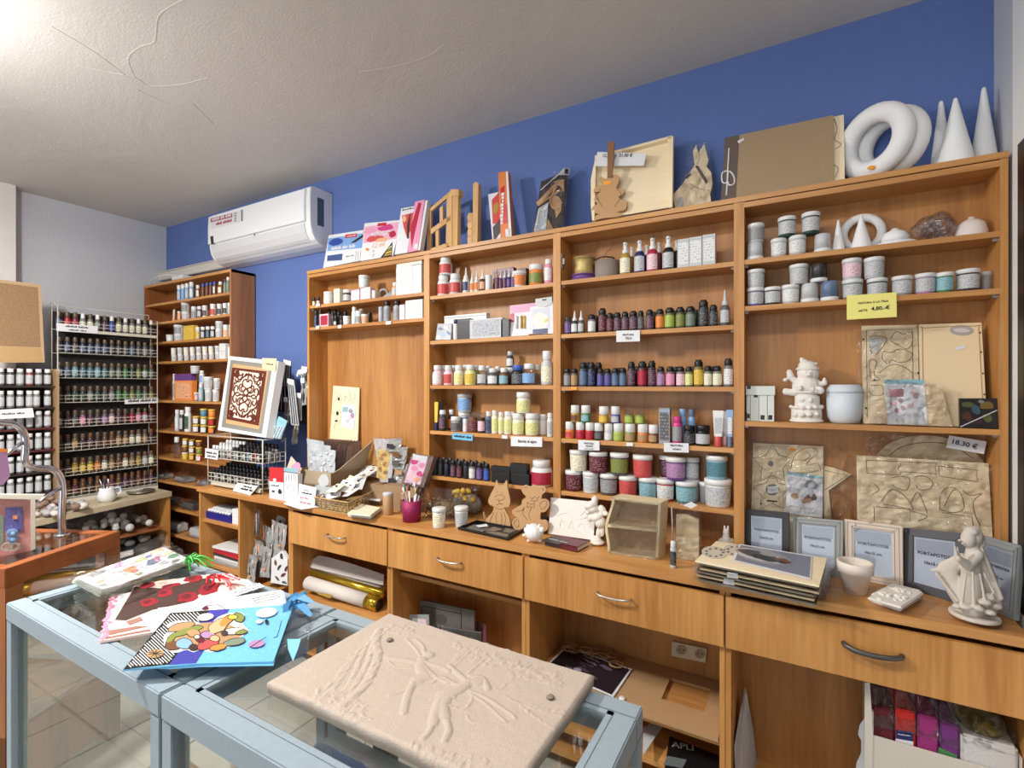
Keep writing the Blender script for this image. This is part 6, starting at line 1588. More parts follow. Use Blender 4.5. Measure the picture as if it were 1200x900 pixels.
for k in range(9):fx,fy=rb.uniform(.1,.9),rb.uniform(.1,.9);b_=(top[0]*(1-fx)+top[1]*fx)*(1-fy)+(top[3]*(1-fx)+top[2]*fx)*fy;mb.ell((b_.x,b_.y,b_.z),(.012,.005,.004),8,6,0,Matrix.Rotation(rb.uniform(0,3),3,'Z'))
stuff(mb.build('carved_flowers',PLASTER,r))
def ZA(bl):return[(1060+b[0]/6,600+b[1]/6,b[2]/6,b[3]/6)+tuple(b[4:])for b in bl]
an=sculpt('praying_angel_figurine',ZA([(490,760,190,14,0,1,0,1),(450,226,60,64,-.004,1),(492,205,66,70,.006,1),(540,250,34,60,.012,.9),(385,236,12,11,-.012),(408,258,14,7,-.020),(470,175,60,34,.0,1.1)]
    +tap(480,300,52,470,430,74,0,0,.85)+tap(470,430,74,470,690,112,0,0,.75,12)+tap(405,360,36,300,452,78,.02,.02,.6)+tap(300,452,78,350,580,62,.02,.01,.6)+tap(350,580,62,410,680,60,.01,0,.7)+tap(280,448,30,185,444,9,.015,.015)
    +tap(535,330,44,590,500,62,.015,.015,.7,12)+tap(590,500,62,632,670,58,.015,.01,.8,12)+tap(545,300,16,680,640,20,.0,.0,1,22)+tap(225,470,14,370,660,16,.0,-.01,1,20)
    +tap(520,345,42,450,415,38,-.01,-.03)+tap(450,415,38,378,365,24,-.03,-.05)+tap(368,360,19,354,282,9,-.05,-.05,.9)+tap(384,362,17,372,288,9,-.042,-.042,.9)
    +tap(430,480,12,398,690,18,-.042,-.05,1,18)+tap(480,470,12,486,700,18,-.046,-.056,1,18)+tap(530,480,12,570,690,16,-.036,-.046,1,18)+tap(560,470,10,625,600,14,-.022,-.03,1,16)
    +[(600,635,46,26,-.03,.8,15),(560,670,60,22,-.045,.8),(520,715,46,22,-.055,.8,10),(600,745,50,18,-.05,.8),(430,705,56,20,-.055,.8),(370,700,40,18,-.03,.8),(650,700,44,22,-.02,.9)]),1.86,mat('antique_plaster',(206,196,184),.8,0,.2,120),None,.0022,2)
an.location.z=WT;tag(an,'white plaster girl angel praying with flowing cloak, right end of the worktop','figurine')
# stack of bagged boards
r0=aZ(845,690,WT)
corner=lambda z,s=1:[aZ(x,y,WT)for x,y in((826,680),(985,712),(1010,680),(868,636))]
bc=[Vector((v.x,v.y,WT))for v in(aZ(815,657,.955),aZ(960,686,.955),aZ(969,654,.955),aZ(839,634,.955))];bm=sum(bc,Vector())/4
rr=random.Random(9);z_=WT+.001
MATL=[mat('smoky_board',(150,138,122),.5),mat('maple_ply',(230,206,166),.55),mat('smoky_board',(150,138,122),.5),mat('maple_ply',(230,206,166),.55),mat('smoky_board',(150,138,122),.5)]
labs=['lowest bagged board of the stack on the worktop','second bagged board from below in the stack on the worktop','third bagged board from below in the stack on the worktop','fourth bagged board from below in the stack on the worktop','fifth bagged board from below in the stack on the worktop']
for k in range(5):
    r=thing('bagged_board',labs[k],'craft kit',(bm.x,bm.y,z_),'bagged boards stacked on the worktop')
    o_=Vector((rr.uniform(-.008,.008),rr.uniform(-.006,.006),0));q_=[bm+(c_-bm)*.96+o_+Vector((0,0,z_-bm.z))for c_ in bc]
    MB().prism([v+Vector((0,0,.008))for v in q_],(0,0,-.007)).build('board',MATL[k],r)
    qf=[bm+(c_-bm)*1.07+o_+Vector((0,0,z_-bm.z+.0095))for c_ in bc];film3('film',qf,r,FILM,.003,10,60+k)
    if k in(1,3):a=q_[0]*.75+q_[1]*.25;MB().prism([a+Vector((0,-.003,-.004)),a+Vector((.035,-.003+.0,-.004)),a+Vector((.033,-.004,.013)),a+Vector((.002,-.004,.013))],(0,.001,0)).build('white_tape',PAPER,r)
    z_+=.0135
film3('film_tail',[Vector((q_.x,q_.y,q_.z))for q_ in(aZ(975,700,WT+.02),aZ(1008,704,WT+.004),aZ(985,676,WT+.03),aZ(968,670,WT+.05))],r,CLEARP,.01,10,77)
tz=z_+.001
Zs=Zm(800,560,3.0)
r,P=flatcard('topmost_board','pale plywood board with clock-face discs, topmost of the worktop stack','craft kit',Zs([(44,290),(480,378),(508,282),(118,222)]),tz+.007,PLY,.006)
for cx,cy in((112,262),(188,255)):
    P.patch('disc',Zs(ngon(cx,cy,46,22,20,.1)),mat('disc_cream',(206,196,178)),r,.001)
    for k in range(9):a=k*.698;P.patch('disc_hole',Zs(ngon(cx+30*math.cos(a),cy+14*math.sin(a),6,3,6)),mat('disc_grey',(120,116,112)),r,.0016)
r,P=flatcard('landscape_print','grey photo print of a spiral pond lying on the topmost plywood board','print',Zs([(172,290),(450,358),(456,274),(200,232)]),tz+.0095,PAPER,.0008)
P.patch('photo',Zs([(184,288),(446,350),(451,277),(204,236)]),mat('photo_grey',(124,128,146),.4),r)
for k,(x,y,rx,ry,c)in enumerate([(280,275,95,24,'grey'),(265,272,84,18,'light grey'),(262,268,70,12,'dark grey'),(290,282,50,9,'charcoal'),(300,268,28,7,'grey'),(352,290,30,7,'brown'),(350,296,16,4,'dark brown')]):P.patch('photo_shape',Zs(ngon(x,y,rx,ry,18,.22,.12,k)),pm(c),r,.001+.0002*k)
# bunny figurine at back, display house, bagged box, glue stick
Z=Zm(640,500,5.0)
def ZG(bl):return[(640+b[0]/5,500+b[1]/5,b[2]/5,b[3]/5)+tuple(b[4:])for b in bl]
bu=sculpt('bunny_figurine',ZG([(1055,670,42,26),(1055,630,47,46),(1055,585,22,30),(1055,560,20,20),(1046,538,7,20),(1066,538,7,20),(1020,625,14,30),(1090,625,14,30),(1055,600,30,16,-.005)]),2.1,PLASTER,None,.002,2)
bu.location.z=max(WT,WT);tag(bu,'small white plaster bird-like bunny figure behind the stack of boards','figurine')
r=thing('display_house','small cream-painted two-tier display box with a curved side on the worktop','display box',(0,0,0))
Ph=[aZ(*Z([p_])[0],WT)for p_ in((362,742),(650,782))]
dpt=Vector((.012,.075,0));r.location=(Ph[0]+Ph[1])/2+dpt/2;CRM=mat('cream_display',(222,202,164),.55)
PH=Plane(Ph[0],Ph[1],Ph[0]+Vector((0,0,1)))
H0=[PH.at(*q_)for q_ in Z([(362,742),(652,784),(670,446),(385,412)])]
for q_ in([(362,742),(652,784),(653,768),(366,728)],[(385,412),(670,446),(668,462),(384,428)],[(640,780),(654,784),(672,446),(656,444)],[(356,570),(655,604),(654,620),(358,588)]):
    MB().prism([PH.at(*v)for v in Z(q_)],dpt).build('panel',CRM,r)
sd=Z(sp2([(362,742),(358,690),(352,650),(345,600),(350,555),(368,500),(384,450),(385,412)],4));sdi=[(x+3,y)for x,y in sd]
MB().prism([PH.at(*v)for v in sd+sdi[::-1]],dpt).build('curved_side',CRM,r)
MB().prism([PH.at(*v)+dpt for v in Z([(362,742),(652,784),(670,446),(385,412)])],(0,.003,0)).build('back_panel',mat('kraft_panel',(178,148,112),.7),r)
film3('film',[PH.at(*v,.004)for v in Z([(360,742),(652,784),(670,446),(385,412)])],r,FILM,.004,12,70)
r=thing('bagged_box_kit','pale wooden box kit in a clear bag beside the cream display box','craft kit',(0,0,0));c_=aZ(*Z([(830,790)])[0],WT)+Vector((0,.02,0));r.location=c_
PK=Plane(c_,c_+Vector((1,.1,0)),c_+Vector((0,.0,1)))
MB().prism([PK.at(*v)for v in Z([(765,800),(895,800),(895,654),(762,640)])],(0,.03,0)).build('lower_board',PLY,r);MB().prism([PK.at(*v,-.012)for v in Z([(762,650),(893,664),(893,550),(830,520),(762,516)])],(0,.02,0)).build('upper_board',mat('maple_ply',(230,206,166),.55),r)
MB().tube([PK.at(*v,.002)for v in Z([(735,470),(740,600),(738,800)])],.003,6).build('white_seam',pm('light grey'),r)
film3('film',[PK.at(*v,.006)for v in Z([(730,806),(905,806),(915,440),(745,440)])],r,FILM,.008,14,71);PKp=PK
PK.patch('white_tag',Z([(800,460),(850,440),(888,460),(850,480)]),PAPER,r,.014)
q=aZ(*Z([(745,826)])[0],WT)
put('tall',(q.x,q.y,WT+.0005),.024,.155*.62,('light grey','white','charcoal'),'slim glue stick with white cap standing before the bagged box kit','glue stick on the worktop').name='glue_stick'
# plaster plaque, kneeling boy figurine, red book
r,P=slab_px('white_plaster_plaque','white plaster plaque with faint relief leaning against the bay bottom','plaque',[(x,y,Y)for(x,y),Y in zip(Z([(12,622),(276,660),(292,436),(28,410)]),(2.0,1.99,2.04,2.045))],PLASTER,.012,None,'slab')
P.lines('relief_line',[Z(sp2(p_,4))for p_ in([(60,520),(120,500),(180,540),(250,520)],[(80,580),(90,540),(110,580)],[(130,590),(150,550),(160,600)],[(180,590),(210,560),(230,600)],[(40,480),(120,560),(230,640)],[(240,470),(200,520)])],.0016,PLASTER,r);fixz(r,WT+.001)
bo=sculpt('bending_boy_figurine',ZG([(300,706,44,16),(292,690,36,12),(310,650,18,42,0,1,8),(285,680,22,12),(330,640,14,36),(318,590,34,36),(300,560,38,28,0,1,-20),(290,535,26,22),(275,510,38,28),(262,490,42,26,0,1,-20),(285,460,20,26),(250,530,22,14),(262,560,18,30,0,1,20),(330,520,22,34,.005,1,-30),(350,540,18,14)]),1.975,PLASTER,None,.0022,2)
bo.location.z=WT;tag(bo,'white plaster figurine of a bending child with a hat before the plaque','figurine')
r=thing('red_book','red and black hardback book lying before the white plaster plaque','book',aZ(668,640,WT));q_=[aZ(*v,WT+.001)for v in Z([(-8,694),(183,737),(250,700),(60,664)])]
MB().prism([v+Vector((0,0,.0215))for v in q_],(0,0,-.003)).build('cover',pm('maroon'),r);MB().prism([v for v in q_],(0,0,.003)).build('cover',pm('maroon'),r)
cq=sum(q_,Vector())/4;MB().prism([cq+(v-cq)*.97+Vector((0,0,.0035))for v in q_],(0,0,.0145)).build('pages',mat('page_white',(224,220,210),.8),r)
MB().prism([q_[0],q_[1],q_[1]+Vector((0,0,.0215)),q_[0]+Vector((0,0,.0215))],(0,.003,0)).build('spine',pm('maroon'),r)
Pt=Plane(q_[0]+Vector((0,0,.0217)),q_[1]+Vector((0,0,.0217)),q_[2]+Vector((0,0,.0217)))
Pt.patch('black_print',Z([(-30,668),(75,690),(135,664),(30,640)]),pm('charcoal'),r);Pt.text('lettering','~86',Z([(10,656)])[0],Z([(120,682)])[0],PAPER,r)
Psn=Plane(q_[0],q_[1],q_[1]+Vector((0,0,1)));Psn.patch('spine_black',Z([(-8,690),(78,708),(78,690),(-8,670)]),pm('charcoal'),r)
# piggy bank, palette tray, cut-out cat and bear, two small tubs
Z=Zm(490,500,5.626)
def ZD(bl):return[(490+b[0]/5.626,500+b[1]/5.626,b[2]/5.626,b[3]/5.626)+tuple(b[4:])for b in bl]
pg=sculpt('piggy_figurine',ZD([(765,685,62,54),(760,655,44,32),(712,665,16,20),(818,665,16,20),(740,706,14,12,-.02),(700,700,14,12),(730,735,16,8),(800,735,16,8),(722,640,12,14),(800,638,12,14)]),1.87,mat('white_glaze',(236,230,226),.4),None,.002,3)
pg.location.z=WT;tag(pg,'small round white piggy figurine before the teddy bear cut-out','figurine')
def trace(name,label,cat,pts,Y,m,th,lines,zb=WT+.001,lean_=0):
    b=aY(*Z([(pts[0][0],640)])[0],Y);P=Plane(b,b+Vector((1,0,0)),b+Vector((0,lean_,1)))
    r=thing(name,label,cat,b);MB().prism([P.at(*q_)for q_ in Z(sp2(pts,3,True))],P.n*-th).build('board',m,r)
    P.lines('cut_line',[Z(sp2(l_,4))for l_ in lines],.0009,LINE,r);fixz(r,zb);return r,P
trace('dog_cut_out','flat brown wooden dog cut-out standing on the worktop','cut-out',[(516,346),(502,395),(478,440),(462,485),(475,512),(498,522),(488,560),(452,600),(427,630),(450,638),(510,646),(560,656),(606,656),(602,600),(582,560),(570,530),(600,520),(606,480),(596,430),(588,390),(584,346),(562,376),(530,378)],2.0,MDFC,.008,
      [[(505,462),(520,448),(550,444),(570,458),(555,478),(530,480),(512,474)],[(532,480),(534,500),(515,512)],[(534,500),(552,506),(560,500)],[(500,560),(480,600),(470,630)],[(520,560),(512,600),(520,640)],[(545,560),(552,600),(548,645)],[(566,560),(575,600),(570,650)],[(502,524),(540,540),(570,528)],[(522,422),(526,430)],[(552,426),(556,434)]],lean_=.12)
t_,_=trace('dog_tail','thin curved wooden tail piece behind the dog cut-out','cut-out',[(432,520),(440,545),(455,575),(448,590),(434,560),(428,530)],2.03,MDFC,.006,[[(434,540),(444,570)]])
trace('teddy_cut_out','flat brown wooden teddy bear cut-out with bow standing on the worktop','cut-out',[(690,380),(710,370),(735,380),(765,370),(795,378),(822,376),(842,392),(838,418),(818,432),(812,462),(838,462),(862,484),(858,520),(832,550),(808,552),(806,598),(840,600),(856,628),(848,668),(800,680),(740,640),(712,635),(690,660),(655,672),(628,652),(620,615),(640,590),(650,585),(624,566),(620,540),(650,520),(680,500),(686,470),(712,450),(694,430),(682,404)],1.985,MDFC,.008,
      [[(735,445),(750,462),(768,448)],[(770,445),(785,460),(800,445)],[(740,470),(765,478),(790,468)],[(720,485),(745,500),(765,490),(760,520),(735,512),(718,520),(720,485)],[(800,500),(820,478),(848,480),(840,515),(815,530),(800,505)],[(634,615),(650,600),(665,620),(655,650),(636,640),(634,615)],[(640,545),(680,540),(700,520)],[(700,390),(712,384),(722,396)],[(812,392),(826,396),(822,412)],[(700,520),(690,560),(720,600)],[(745,520),(730,570),(740,600)]],lean_=.10)
r=thing('palette_tray','black tray with grey compartments lying on the worktop before the dog cut-out','tray',aZ(*Z([(480,700)])[0],WT))
q_=[aZ(*v,WT+.001)for v in Z([(262,678),(595,752),(700,690),(385,632)])];cq=sum(q_,Vector())/4
MB().prism(q_,(0,0,.004)).build('tray',BLACK,r)
for i in range(4):a,b=q_[i],q_[(i+1)%4];ai,bi=cq+(a-cq)*.93,cq+(b-cq)*.93;MB().prism([a,b,bi,ai],(0,0,.012)).build('rim',BLACK,r)
Pt=Plane(q_[0]+Vector((0,0,.0045)),q_[1]+Vector((0,0,.0045)),q_[2]+Vector((0,0,.0045)))
for k,v in enumerate([[(300,676),(420,700),(470,662),(370,642)],[(430,704),(580,732),(600,710),(520,694),(450,690)],[(440,682),(500,660),(560,676),(500,690)],[(560,690),(610,700),(650,680),(580,668)]]):Pt.patch('compartment',Z(v),mat('pewter',(128,126,118),.35,.3),r,.001,.002)
Pt.patch('white_note',Z([(380,650),(450,640),(462,656),(400,664)]),PAPER,r,.008)
for(x,y,lb)in((138,662,'left small white tub with orange mark on the worktop front edge'),(285,655,'right small white tub with dark print on the worktop front edge')):
    q=aZ(*Z([(x,y)])[0],WT);kk=q.y/ray(500+x/8,0).y/FPX/5.626;put('tub',(q.x,q.y,WT+.0005),92*kk,128*kk,('white','white','cream' if x<200 else 'light grey'),lb,'small white tubs on the worktop')
# bags of straw and yellow sponges in the second bay's bottom
r=thing('bag_of_straw','clear bag of brown moss and straw left of the small tubs','bag',(0,0,0));r.location=aZ(*Z([(60,620)])[0],WT);p=parent_loc(r)+Vector((.03,.09,0));rb=random.Random(12);mb=MB()
for k in range(90):
    a=p+Vector((rb.uniform(-.10,.10),rb.uniform(-.04,.04),rb.uniform(.004,.085)));b=a+Vector((rb.uniform(-.04,.04),rb.uniform(-.02,.02),rb.uniform(-.01,.025)));mb.tube([a,(a+b)/2+Vector((0,0,.01)),b],.0028,4)
stuff(mb.build('straw',mat('straw_brown',(128,100,66),.8),r));MB().ell(p+Vector((0,0,.048)),(.105,.042,.045),16,10).build('moss_lump',mat('moss_brown',(104,84,60),.9,0,1.0,60,.3),r)
film3('film',[p+Vector(v)for v in((-.13,-.05,.0),(.13,-.05,.0),(.12,-.01,.15),(-.11,-.01,.15))],r,FILM,.014,14,81)
r=thing('bag_of_sponges','clear bag of yellow sponge pieces in the bottom of the second bay','bag',(0,0,0));p=aY(*Z([(310,460)])[0],2.10);r.location=(p.x,2.10,WT);mb=MB();rb=random.Random(13)
for k in range(14):x,y=rb.uniform(240,370),rb.uniform(410,500);c_=aY(*Z([(x,y)])[0],2.09+rb.uniform(0,.04));mb.ell(c_,(.02,.014,.016),8,6,0,Matrix.Rotation(rb.uniform(0,3),3,'Y'))
stuff(mb.build('sponges',mat('sponge_yellow',(206,166,70),.9,0,.8,90,.2),r));MB().ell((p.x,2.12,WT+.055),(.09,.035,.054),16,10).build('grey_stones',mat('stone_grey',(128,122,112),.7,0,.6,60,.3),r)
film3('film',[aY(*v,2.06)for v in Z([(130,640),(400,620),(400,390),(140,420)])],r,FILM,.012,14,82)
# flat dark packets behind
for k in range(4):
    o=box('flat_packet',(-1.14,2.04,WT+.001+k*.011),(-.99,2.13,WT+.010+k*.011),pm('charcoal' if k%2 else 'light grey',.4),None,.002);solo(o);tag(o,['lowest','second lowest','third','topmost'][k]+' flat dark packet of the small pile behind the palette tray','packet','flat packets behind the palette tray')

# ================================================================ pens, pads, basket, cardboard box, organiser
Z=Zm(340,430,4.737)
q=aZ(*Z([(652,862)])[0],WT);kk=q.y/ray(478,0).y/FPX/4.737;q.y+=.03
r=thing('pen_cup','dark pink mesh pen cup on the worktop','cup',(q.x,q.y,WT));hc=118*kk
MB().lathe([(0,.001),(50*kk,.001),(54*kk,hc),(52*kk,hc),(48*kk,.004),(0,.004)],24,0,(q.x,q.y,WT)).build('cup',mat('raspberry_mesh',(150,28,84),.45,.2,.5,300),r)
pens=[('blue-grey','white',-36,-8,'blue-capped'),('coral','red',-22,6,'red-capped'),('white','charcoal',-6,-10,'black-capped'),('cream','yellow',14,8,'yellow-capped'),('light grey','dark grey',30,-2,'grey-capped'),('mauve','white',4,14,'white-capped'),('grey','charcoal',40,6,'dark-capped leaning'),('peach','teal',-46,8,'teal-capped leaning')]
for k,(b_,c__,dx,dy,w_)in enumerate(pens):
    a=Vector((q.x+dx*.25*kk,q.y+dy*kk*.8,WT+.006));e=Vector((q.x+dx*1.5*kk,q.y+dy*1.3*kk,WT+hc*(1.55+.12*(k%3))));m_=a+(e-a)*.8
    t=thing('marker_pen',f'{w_} marker pen standing in the dark pink pen cup','pen',a,'marker pens in the pink cup');MB().tube([a,m_],.0042,8).build('barrel',pm(b_),t);MB().tube([m_,e],.0052,8).build('pen_cap',pm(c__),t)
# notepads / cards left of it
for k,(dx,dy,mtl,lb)in enumerate([(0,0,'white','lowest white card pad beside the wicker basket'),(6,-16,'light grey','middle card pad of the small pile beside the wicker basket'),(-4,-34,'cream','top cream card pad of the small pile beside the wicker basket')]):
    pts=[aZ(*v,WT+.010*(k+1))for v in Z([(322+dx,820+dy*.3),(450+dx,832+dy*.3),(505+dx,790+dy*.3),(400+dx,770+dy*.3)])];cq=sum(pts,Vector())/4
    o=MB().prism(pts,(0,0,-.009)).build('card_pad',pm(mtl,.7),None);solo(o);tag(o,lb,'pad','card pads beside the basket')
r=thing('euro_hook_card','white hanging card with black slot lying on the card pads','card',aZ(*Z([(450,740)])[0],WT+.032));pts=[aZ(*v,WT+.034)for v in Z([(380,730),(500,745),(505,720),(440,700)])];MB().prism(pts,(0,0,-.002)).build('card',PAPER,r);pts=[aZ(*v,WT+.0355)for v in Z([(455,716),(490,722),(485,728),(452,722)])];MB().prism(pts,(0,0,-.001)).build('slot',BLACK,r)
q=aZ(*Z([(535,822)])[0],WT);put('tin',(q.x,q.y+.012,WT+.0005),60*kk,130*kk,('tan','light grey',None),'tan paper roll with white band standing left of the pen cup','paper rolls beside the pen cup').name='paper_roll'
q=aZ(*Z([(585,815)])[0],WT);put('tin',(q.x,q.y+.06,WT+.0005),34*kk,110*kk,('tan','tan',None),'second tan roll standing behind, between the first roll and pen cup','paper rolls beside the pen cup').name='paper_roll'
# pink card box standing
r,P=slab_px('pink_flower_box','slanted clear-lidded box with pink flowers standing behind the pen cup','box',[(x,y,Y)for(x,y),Y in zip(Z([(615,640),(740,665),(798,492),(680,474)]),(2.02,2.0,2.03,2.05))],mat('brown_box',(120,92,84),.5),.03,None,'box_body')
P.patch('pink_print',Z([(632,636),(722,650),(766,494),(684,480)]),mat('pale_mauve_card',(224,200,216),.5),r)
for k,(x,y)in enumerate([(690,560),(720,590),(665,610),(705,620),(730,545),(690,520),(675,585)]):P.patch('flower_print',Z(ngon(x,y,20,15,9,0,.3,k)),pm(['pink','magenta','pale pink','peach'][k%4]),r,.001+.0001*k)
P.patch('white_band',Z([(680,510),(756,524),(766,494),(684,480)]),PAPER,r,.002);film3('film',[P.at(*v,.006)for v in Z([(612,645),(742,670),(800,490),(678,470)])],r,FILM,.003,8,91);fixz(r,WT+.132)
o=box('support_carton',(-1.93,1.99,WT+.001),(-1.70,2.15,WT+.13),mat('kraft_card',(150,122,92),.85),None);solo(o);tag(o,'plain brown carton behind the pen cup carrying the pink flower box','box')
o=box('support_carton',(-2.14,2.03,WT+.001),(-1.95,2.15,WT+.11),mat('kraft_card',(150,122,92),.85),None);solo(o);tag(o,'second brown carton behind the basket carrying the tall clear packet','box')
# plywood packets with shapes, standing at the bay's left part
r,P=slab_px('clear_card_packet','tall clear packet with yellow-brown wood cut-outs right of the cardboard box','packet',[(x,y,Y)for(x,y),Y in zip(Z([(500,600),(560,600),(590,362),(462,358)]),(2.06,2.05,2.13,2.13))],mat('packet_grey',(186,184,184),.5),.003,None,'packet')
P.patch('wood_insert',Z([(480,575),(530,590),(562,424),(486,418)]),mat('gold_ply',(208,176,108),.5),r,.001)
for k,(x,y)in enumerate([(505,470),(525,500),(500,530),(530,545),(520,450)]):P.patch('print_mark',Z(ngon(x,y,12,14,8,.3*k,.3,k)),mat('gold_ply_dark',(160,124,70)),r,.0016)
film3('film',[P.at(*v,.005)for v in Z([(490,610),(565,610),(592,358),(460,355)])],r,FILM,.006,10,92)
zz_=fixz(r,WT+.112)
rb=random.Random(14)
for k in range(5):
    x=575+rb.uniform(-14,40);y=440+k*48
    r=thing('hanging_sachet',['topmost','second','third','fourth','lowest'][k]+' silvery clear sachet of dark charms heaped left of the pink flower box','sachet',aY(*Z([(x,y)])[0],2.1),'charm sachets beside the pink flower box');b_=aY(*Z([(x,y)])[0],2.09-k*.008)
    b_.z=max(b_.z,WT+.03);film3('film',[b_+Vector(v)for v in((-.055,0,-.035),(.05,.0,-.028),(.055,.02,.045),(-.04,.02,.04))],r,mat('sachet_silver',(150,148,146),.2),.012,9,93+k);MB().box(b_.x-.03,b_.y-.012,b_.z-.012,b_.x+.02,b_.y-.009,b_.z+.014).build('charms',pm(['charcoal','brown','dark grey','tan','charcoal'][k]),r)
r,P=slab_px('patterned_kit','tall plywood kit with white card leaning on the first bay back','craft kit',[(x,y,Y)for(x,y),Y in zip(gnd(Z([(200,400),(365,400),(385,116),(240,104)]),2.15),(2.15,2.15,2.18,2.18))],PLY,.006)
P.lines('cut_line',[Z(sp2([(250+25*k,130+20*(k%3)),(262+25*k,160+15*(k%2)),(250+24*k,190)],4))for k in range(5)]+[Z(sp2([(230,250),(260,290),(240,340)],4)),Z(sp2([(260,230),(285,260),(270,320)],4))],.0010,LINE,r)
P.patch('black_mark',Z(ngon(262,258,8,12,10)),DARK,r);P.patch('black_mark',Z(ngon(270,178,6,10,10)),DARK,r);P.patch('black_mark',Z(ngon(256,300,10,5,10)),DARK,r)
P.patch('printed_card',Z([(282,330),(352,350),(366,216),(290,208)]),PAPER,r,.003);P.patch('grey_print',Z([(292,222),(322,222),(320,250),(290,250)]),printed('pale teal','grey'),r,.004)
for k,(x,y)in enumerate([(335,245),(345,270),(330,285),(318,300)]):P.patch('figure_print',Z(ngon(x,y,12,13,8,0,.3,k)),pm(['grey','mauve','pale pink','light grey'][k]),r,.004)
fixz(r,WT+.001)
# the long cardboard box with bags
r=thing('cardboard_box','long open cardboard box full of clear bags and brown sachets','box',(0,0,0));KR=mat('kraft_card',(150,122,92),.85);KI=mat('kraft_inside',(168,150,126),.85)
fr=Vector((-2.295,1.95,WT+.001));lf=fr+Vector((-.30,.0,0));bk=Vector((.02,.23,0));hb=Vector((0,0,.165));r.location=(fr+lf)/2+bk/2
for a,b,c_,m_ in((lf,fr,Vector((0,.004,0)),KI),(lf+bk,fr+bk,Vector((0,-.004,0)),KR),(fr,fr+bk,Vector((-.004,0,0)),KR),(lf,lf+bk,Vector((.004,0,0)),KR)):
    MB().prism([a,b,b+hb,a+hb],c_).build('wall',m_,r)
MB().prism([fr,fr+bk,lf+bk,lf],(0,0,.003)).build('base',KR,r);MB().prism([fr+hb+Vector((0,0,-.002)),fr+bk+hb,fr+bk+hb+Vector((.07,.0,.17)),fr+hb+Vector((.02,.04,.02))],(.003,0,-.003)).build('flap',KI,r)
for k in range(12):
    x=lf.x+.02+k*.0235;o=thing('brown_sachet',f'brown-topped clear sachet standing in the cardboard box, {ORD[k]} from the left','sachet',(x,lf.y+.15,WT+.006),'brown sachets in the cardboard box')
    film3('sachet',[Vector((x,lf.y+.1,WT+.01)),Vector((x+.004,lf.y+.19,WT+.01)),Vector((x+.05,lf.y+.195,WT+.335)),Vector((x+.04,lf.y+.1,WT+.31))],o,mat('brown_sachet',(150,128,120),.25),.004,8,100+k)
for k,(x,w_)in enumerate([(.07,.15),(.13,.19),(.19,.20)]):
    b_=lf+Vector((x,.03+.02*(2-k),.13));o=thing('clear_bag',['left','middle','right'][k]+' clear zip bag with white foam bits at the front of the cardboard box','bag',b_,'clear zip bags in the cardboard box')
    q_=[b_+Vector(v)for v in((-w_/2+.02,0,-.02),(w_/2,-.0,-.02),(w_/2+.01,.0,.20-.02*k),(-w_/2,.0,.21-.02*k))];film3('bag',q_,o,mat('milky_plastic',(182,186,190),.25),.006,10,110+k)
    mb=MB();rb=random.Random(k)
    for n_ in range(14):mb.ell(b_+Vector((rb.uniform(-w_/2+.03,w_/2-.02),-.004,rb.uniform(-.01,.14))),(.010,.004,.007),7,5)
    stuff(mb.build('foam_bits',pm('white'),o))
# basket
qb=aZ(*Z([(235,812)])[0],WT);r=thing('wicker_basket','small rectangular wicker basket full of carded charms at the worktop edge','basket',qb+Vector((0,.05,0)))
bl,br=aZ(*Z([(168,790)])[0],WT+.002),aZ(*Z([(330,818)])[0],WT+.002);bd=aZ(*Z([(560,700)])[0],WT+.002)-br;up=Vector((0,0,.070));out=.018
Bq=[bl,br,br+bd,bl+bd];cq=sum(Bq,Vector())/4;Tq=[cq+(v-cq)*1.14+up for v in Bq]
WK=mat('wicker',(176,144,98),.6);mb=MB()
for i in range(4):
    a0,a1,b0_,b1_=Bq[i],Bq[(i+1)%4],Tq[i],Tq[(i+1)%4];n_=7 if i%2==0 else 9
    for k in range(n_+1):
        for s_ in(-1,1):u,v=k/n_,min(1,max(0,(k+s_*1.5)/n_));mb.tube([a0.lerp(a1,u),b0_.lerp(b1_,v)],.0027,4)
    for k in range(6):t_=k/5;mb.tube([a0.lerp(b0_,t_),a1.lerp(b1_,t_)],.0024 if k not in(0,5)else .0045,5)
stuff(mb.build('weave',WK,r));MB().prism([v+Vector((0,0,.003))for v in Bq],(0,0,-.003)).build('base',WK,r)
rb=random.Random(15)
for k in range(24):
    t_=rb.random();f_=(k*.382)%1;c_=cq+bd*(f_*.85-.4)+Vector((rb.uniform(-.06,.06),rb.uniform(-.02,.03),.068+.005*(k//4)+.085*f_+.02*t_));a=rb.uniform(-.5,.5);R3=Matrix.Rotation(rb.uniform(-.6,.6),3,'Z')@Matrix.Rotation(rb.uniform(-.7,-.2)*-1,3,'X')@Matrix.Rotation(a,3,'Y')
    w_,h_=rb.uniform(.028,.045),rb.uniform(.035,.05);q_=[c_+R3@Vector(v)for v in((-w_,-h_,0),(w_,-h_,0),(w_,h_,0),(-w_,h_,0))]
    o=thing('carded_charm',f'{["white", "cream", "clear-fronted", "grey"][k % 4]} carded charm packet in the wicker basket, {ORD[k]} from the bottom of the heap','packet',c_,'carded charms in the wicker basket');nz=R3@Vector((0,0,1))
    MB().prism(q_,nz*-.002).build('card',[PAPER,pm('cream'),pm('light grey'),mat('card_grey_white',(212,216,208),.6)][k%4],o)
    for j in range(3):cc_=c_+R3@Vector((rb.uniform(-.02,.02),rb.uniform(-.03,.03),.003));MB().ell(cc_,(.009,.007,.003),8,5).build('charm',pm(['gold','charcoal','white','tan','cream'][(k+j)%5]),o)
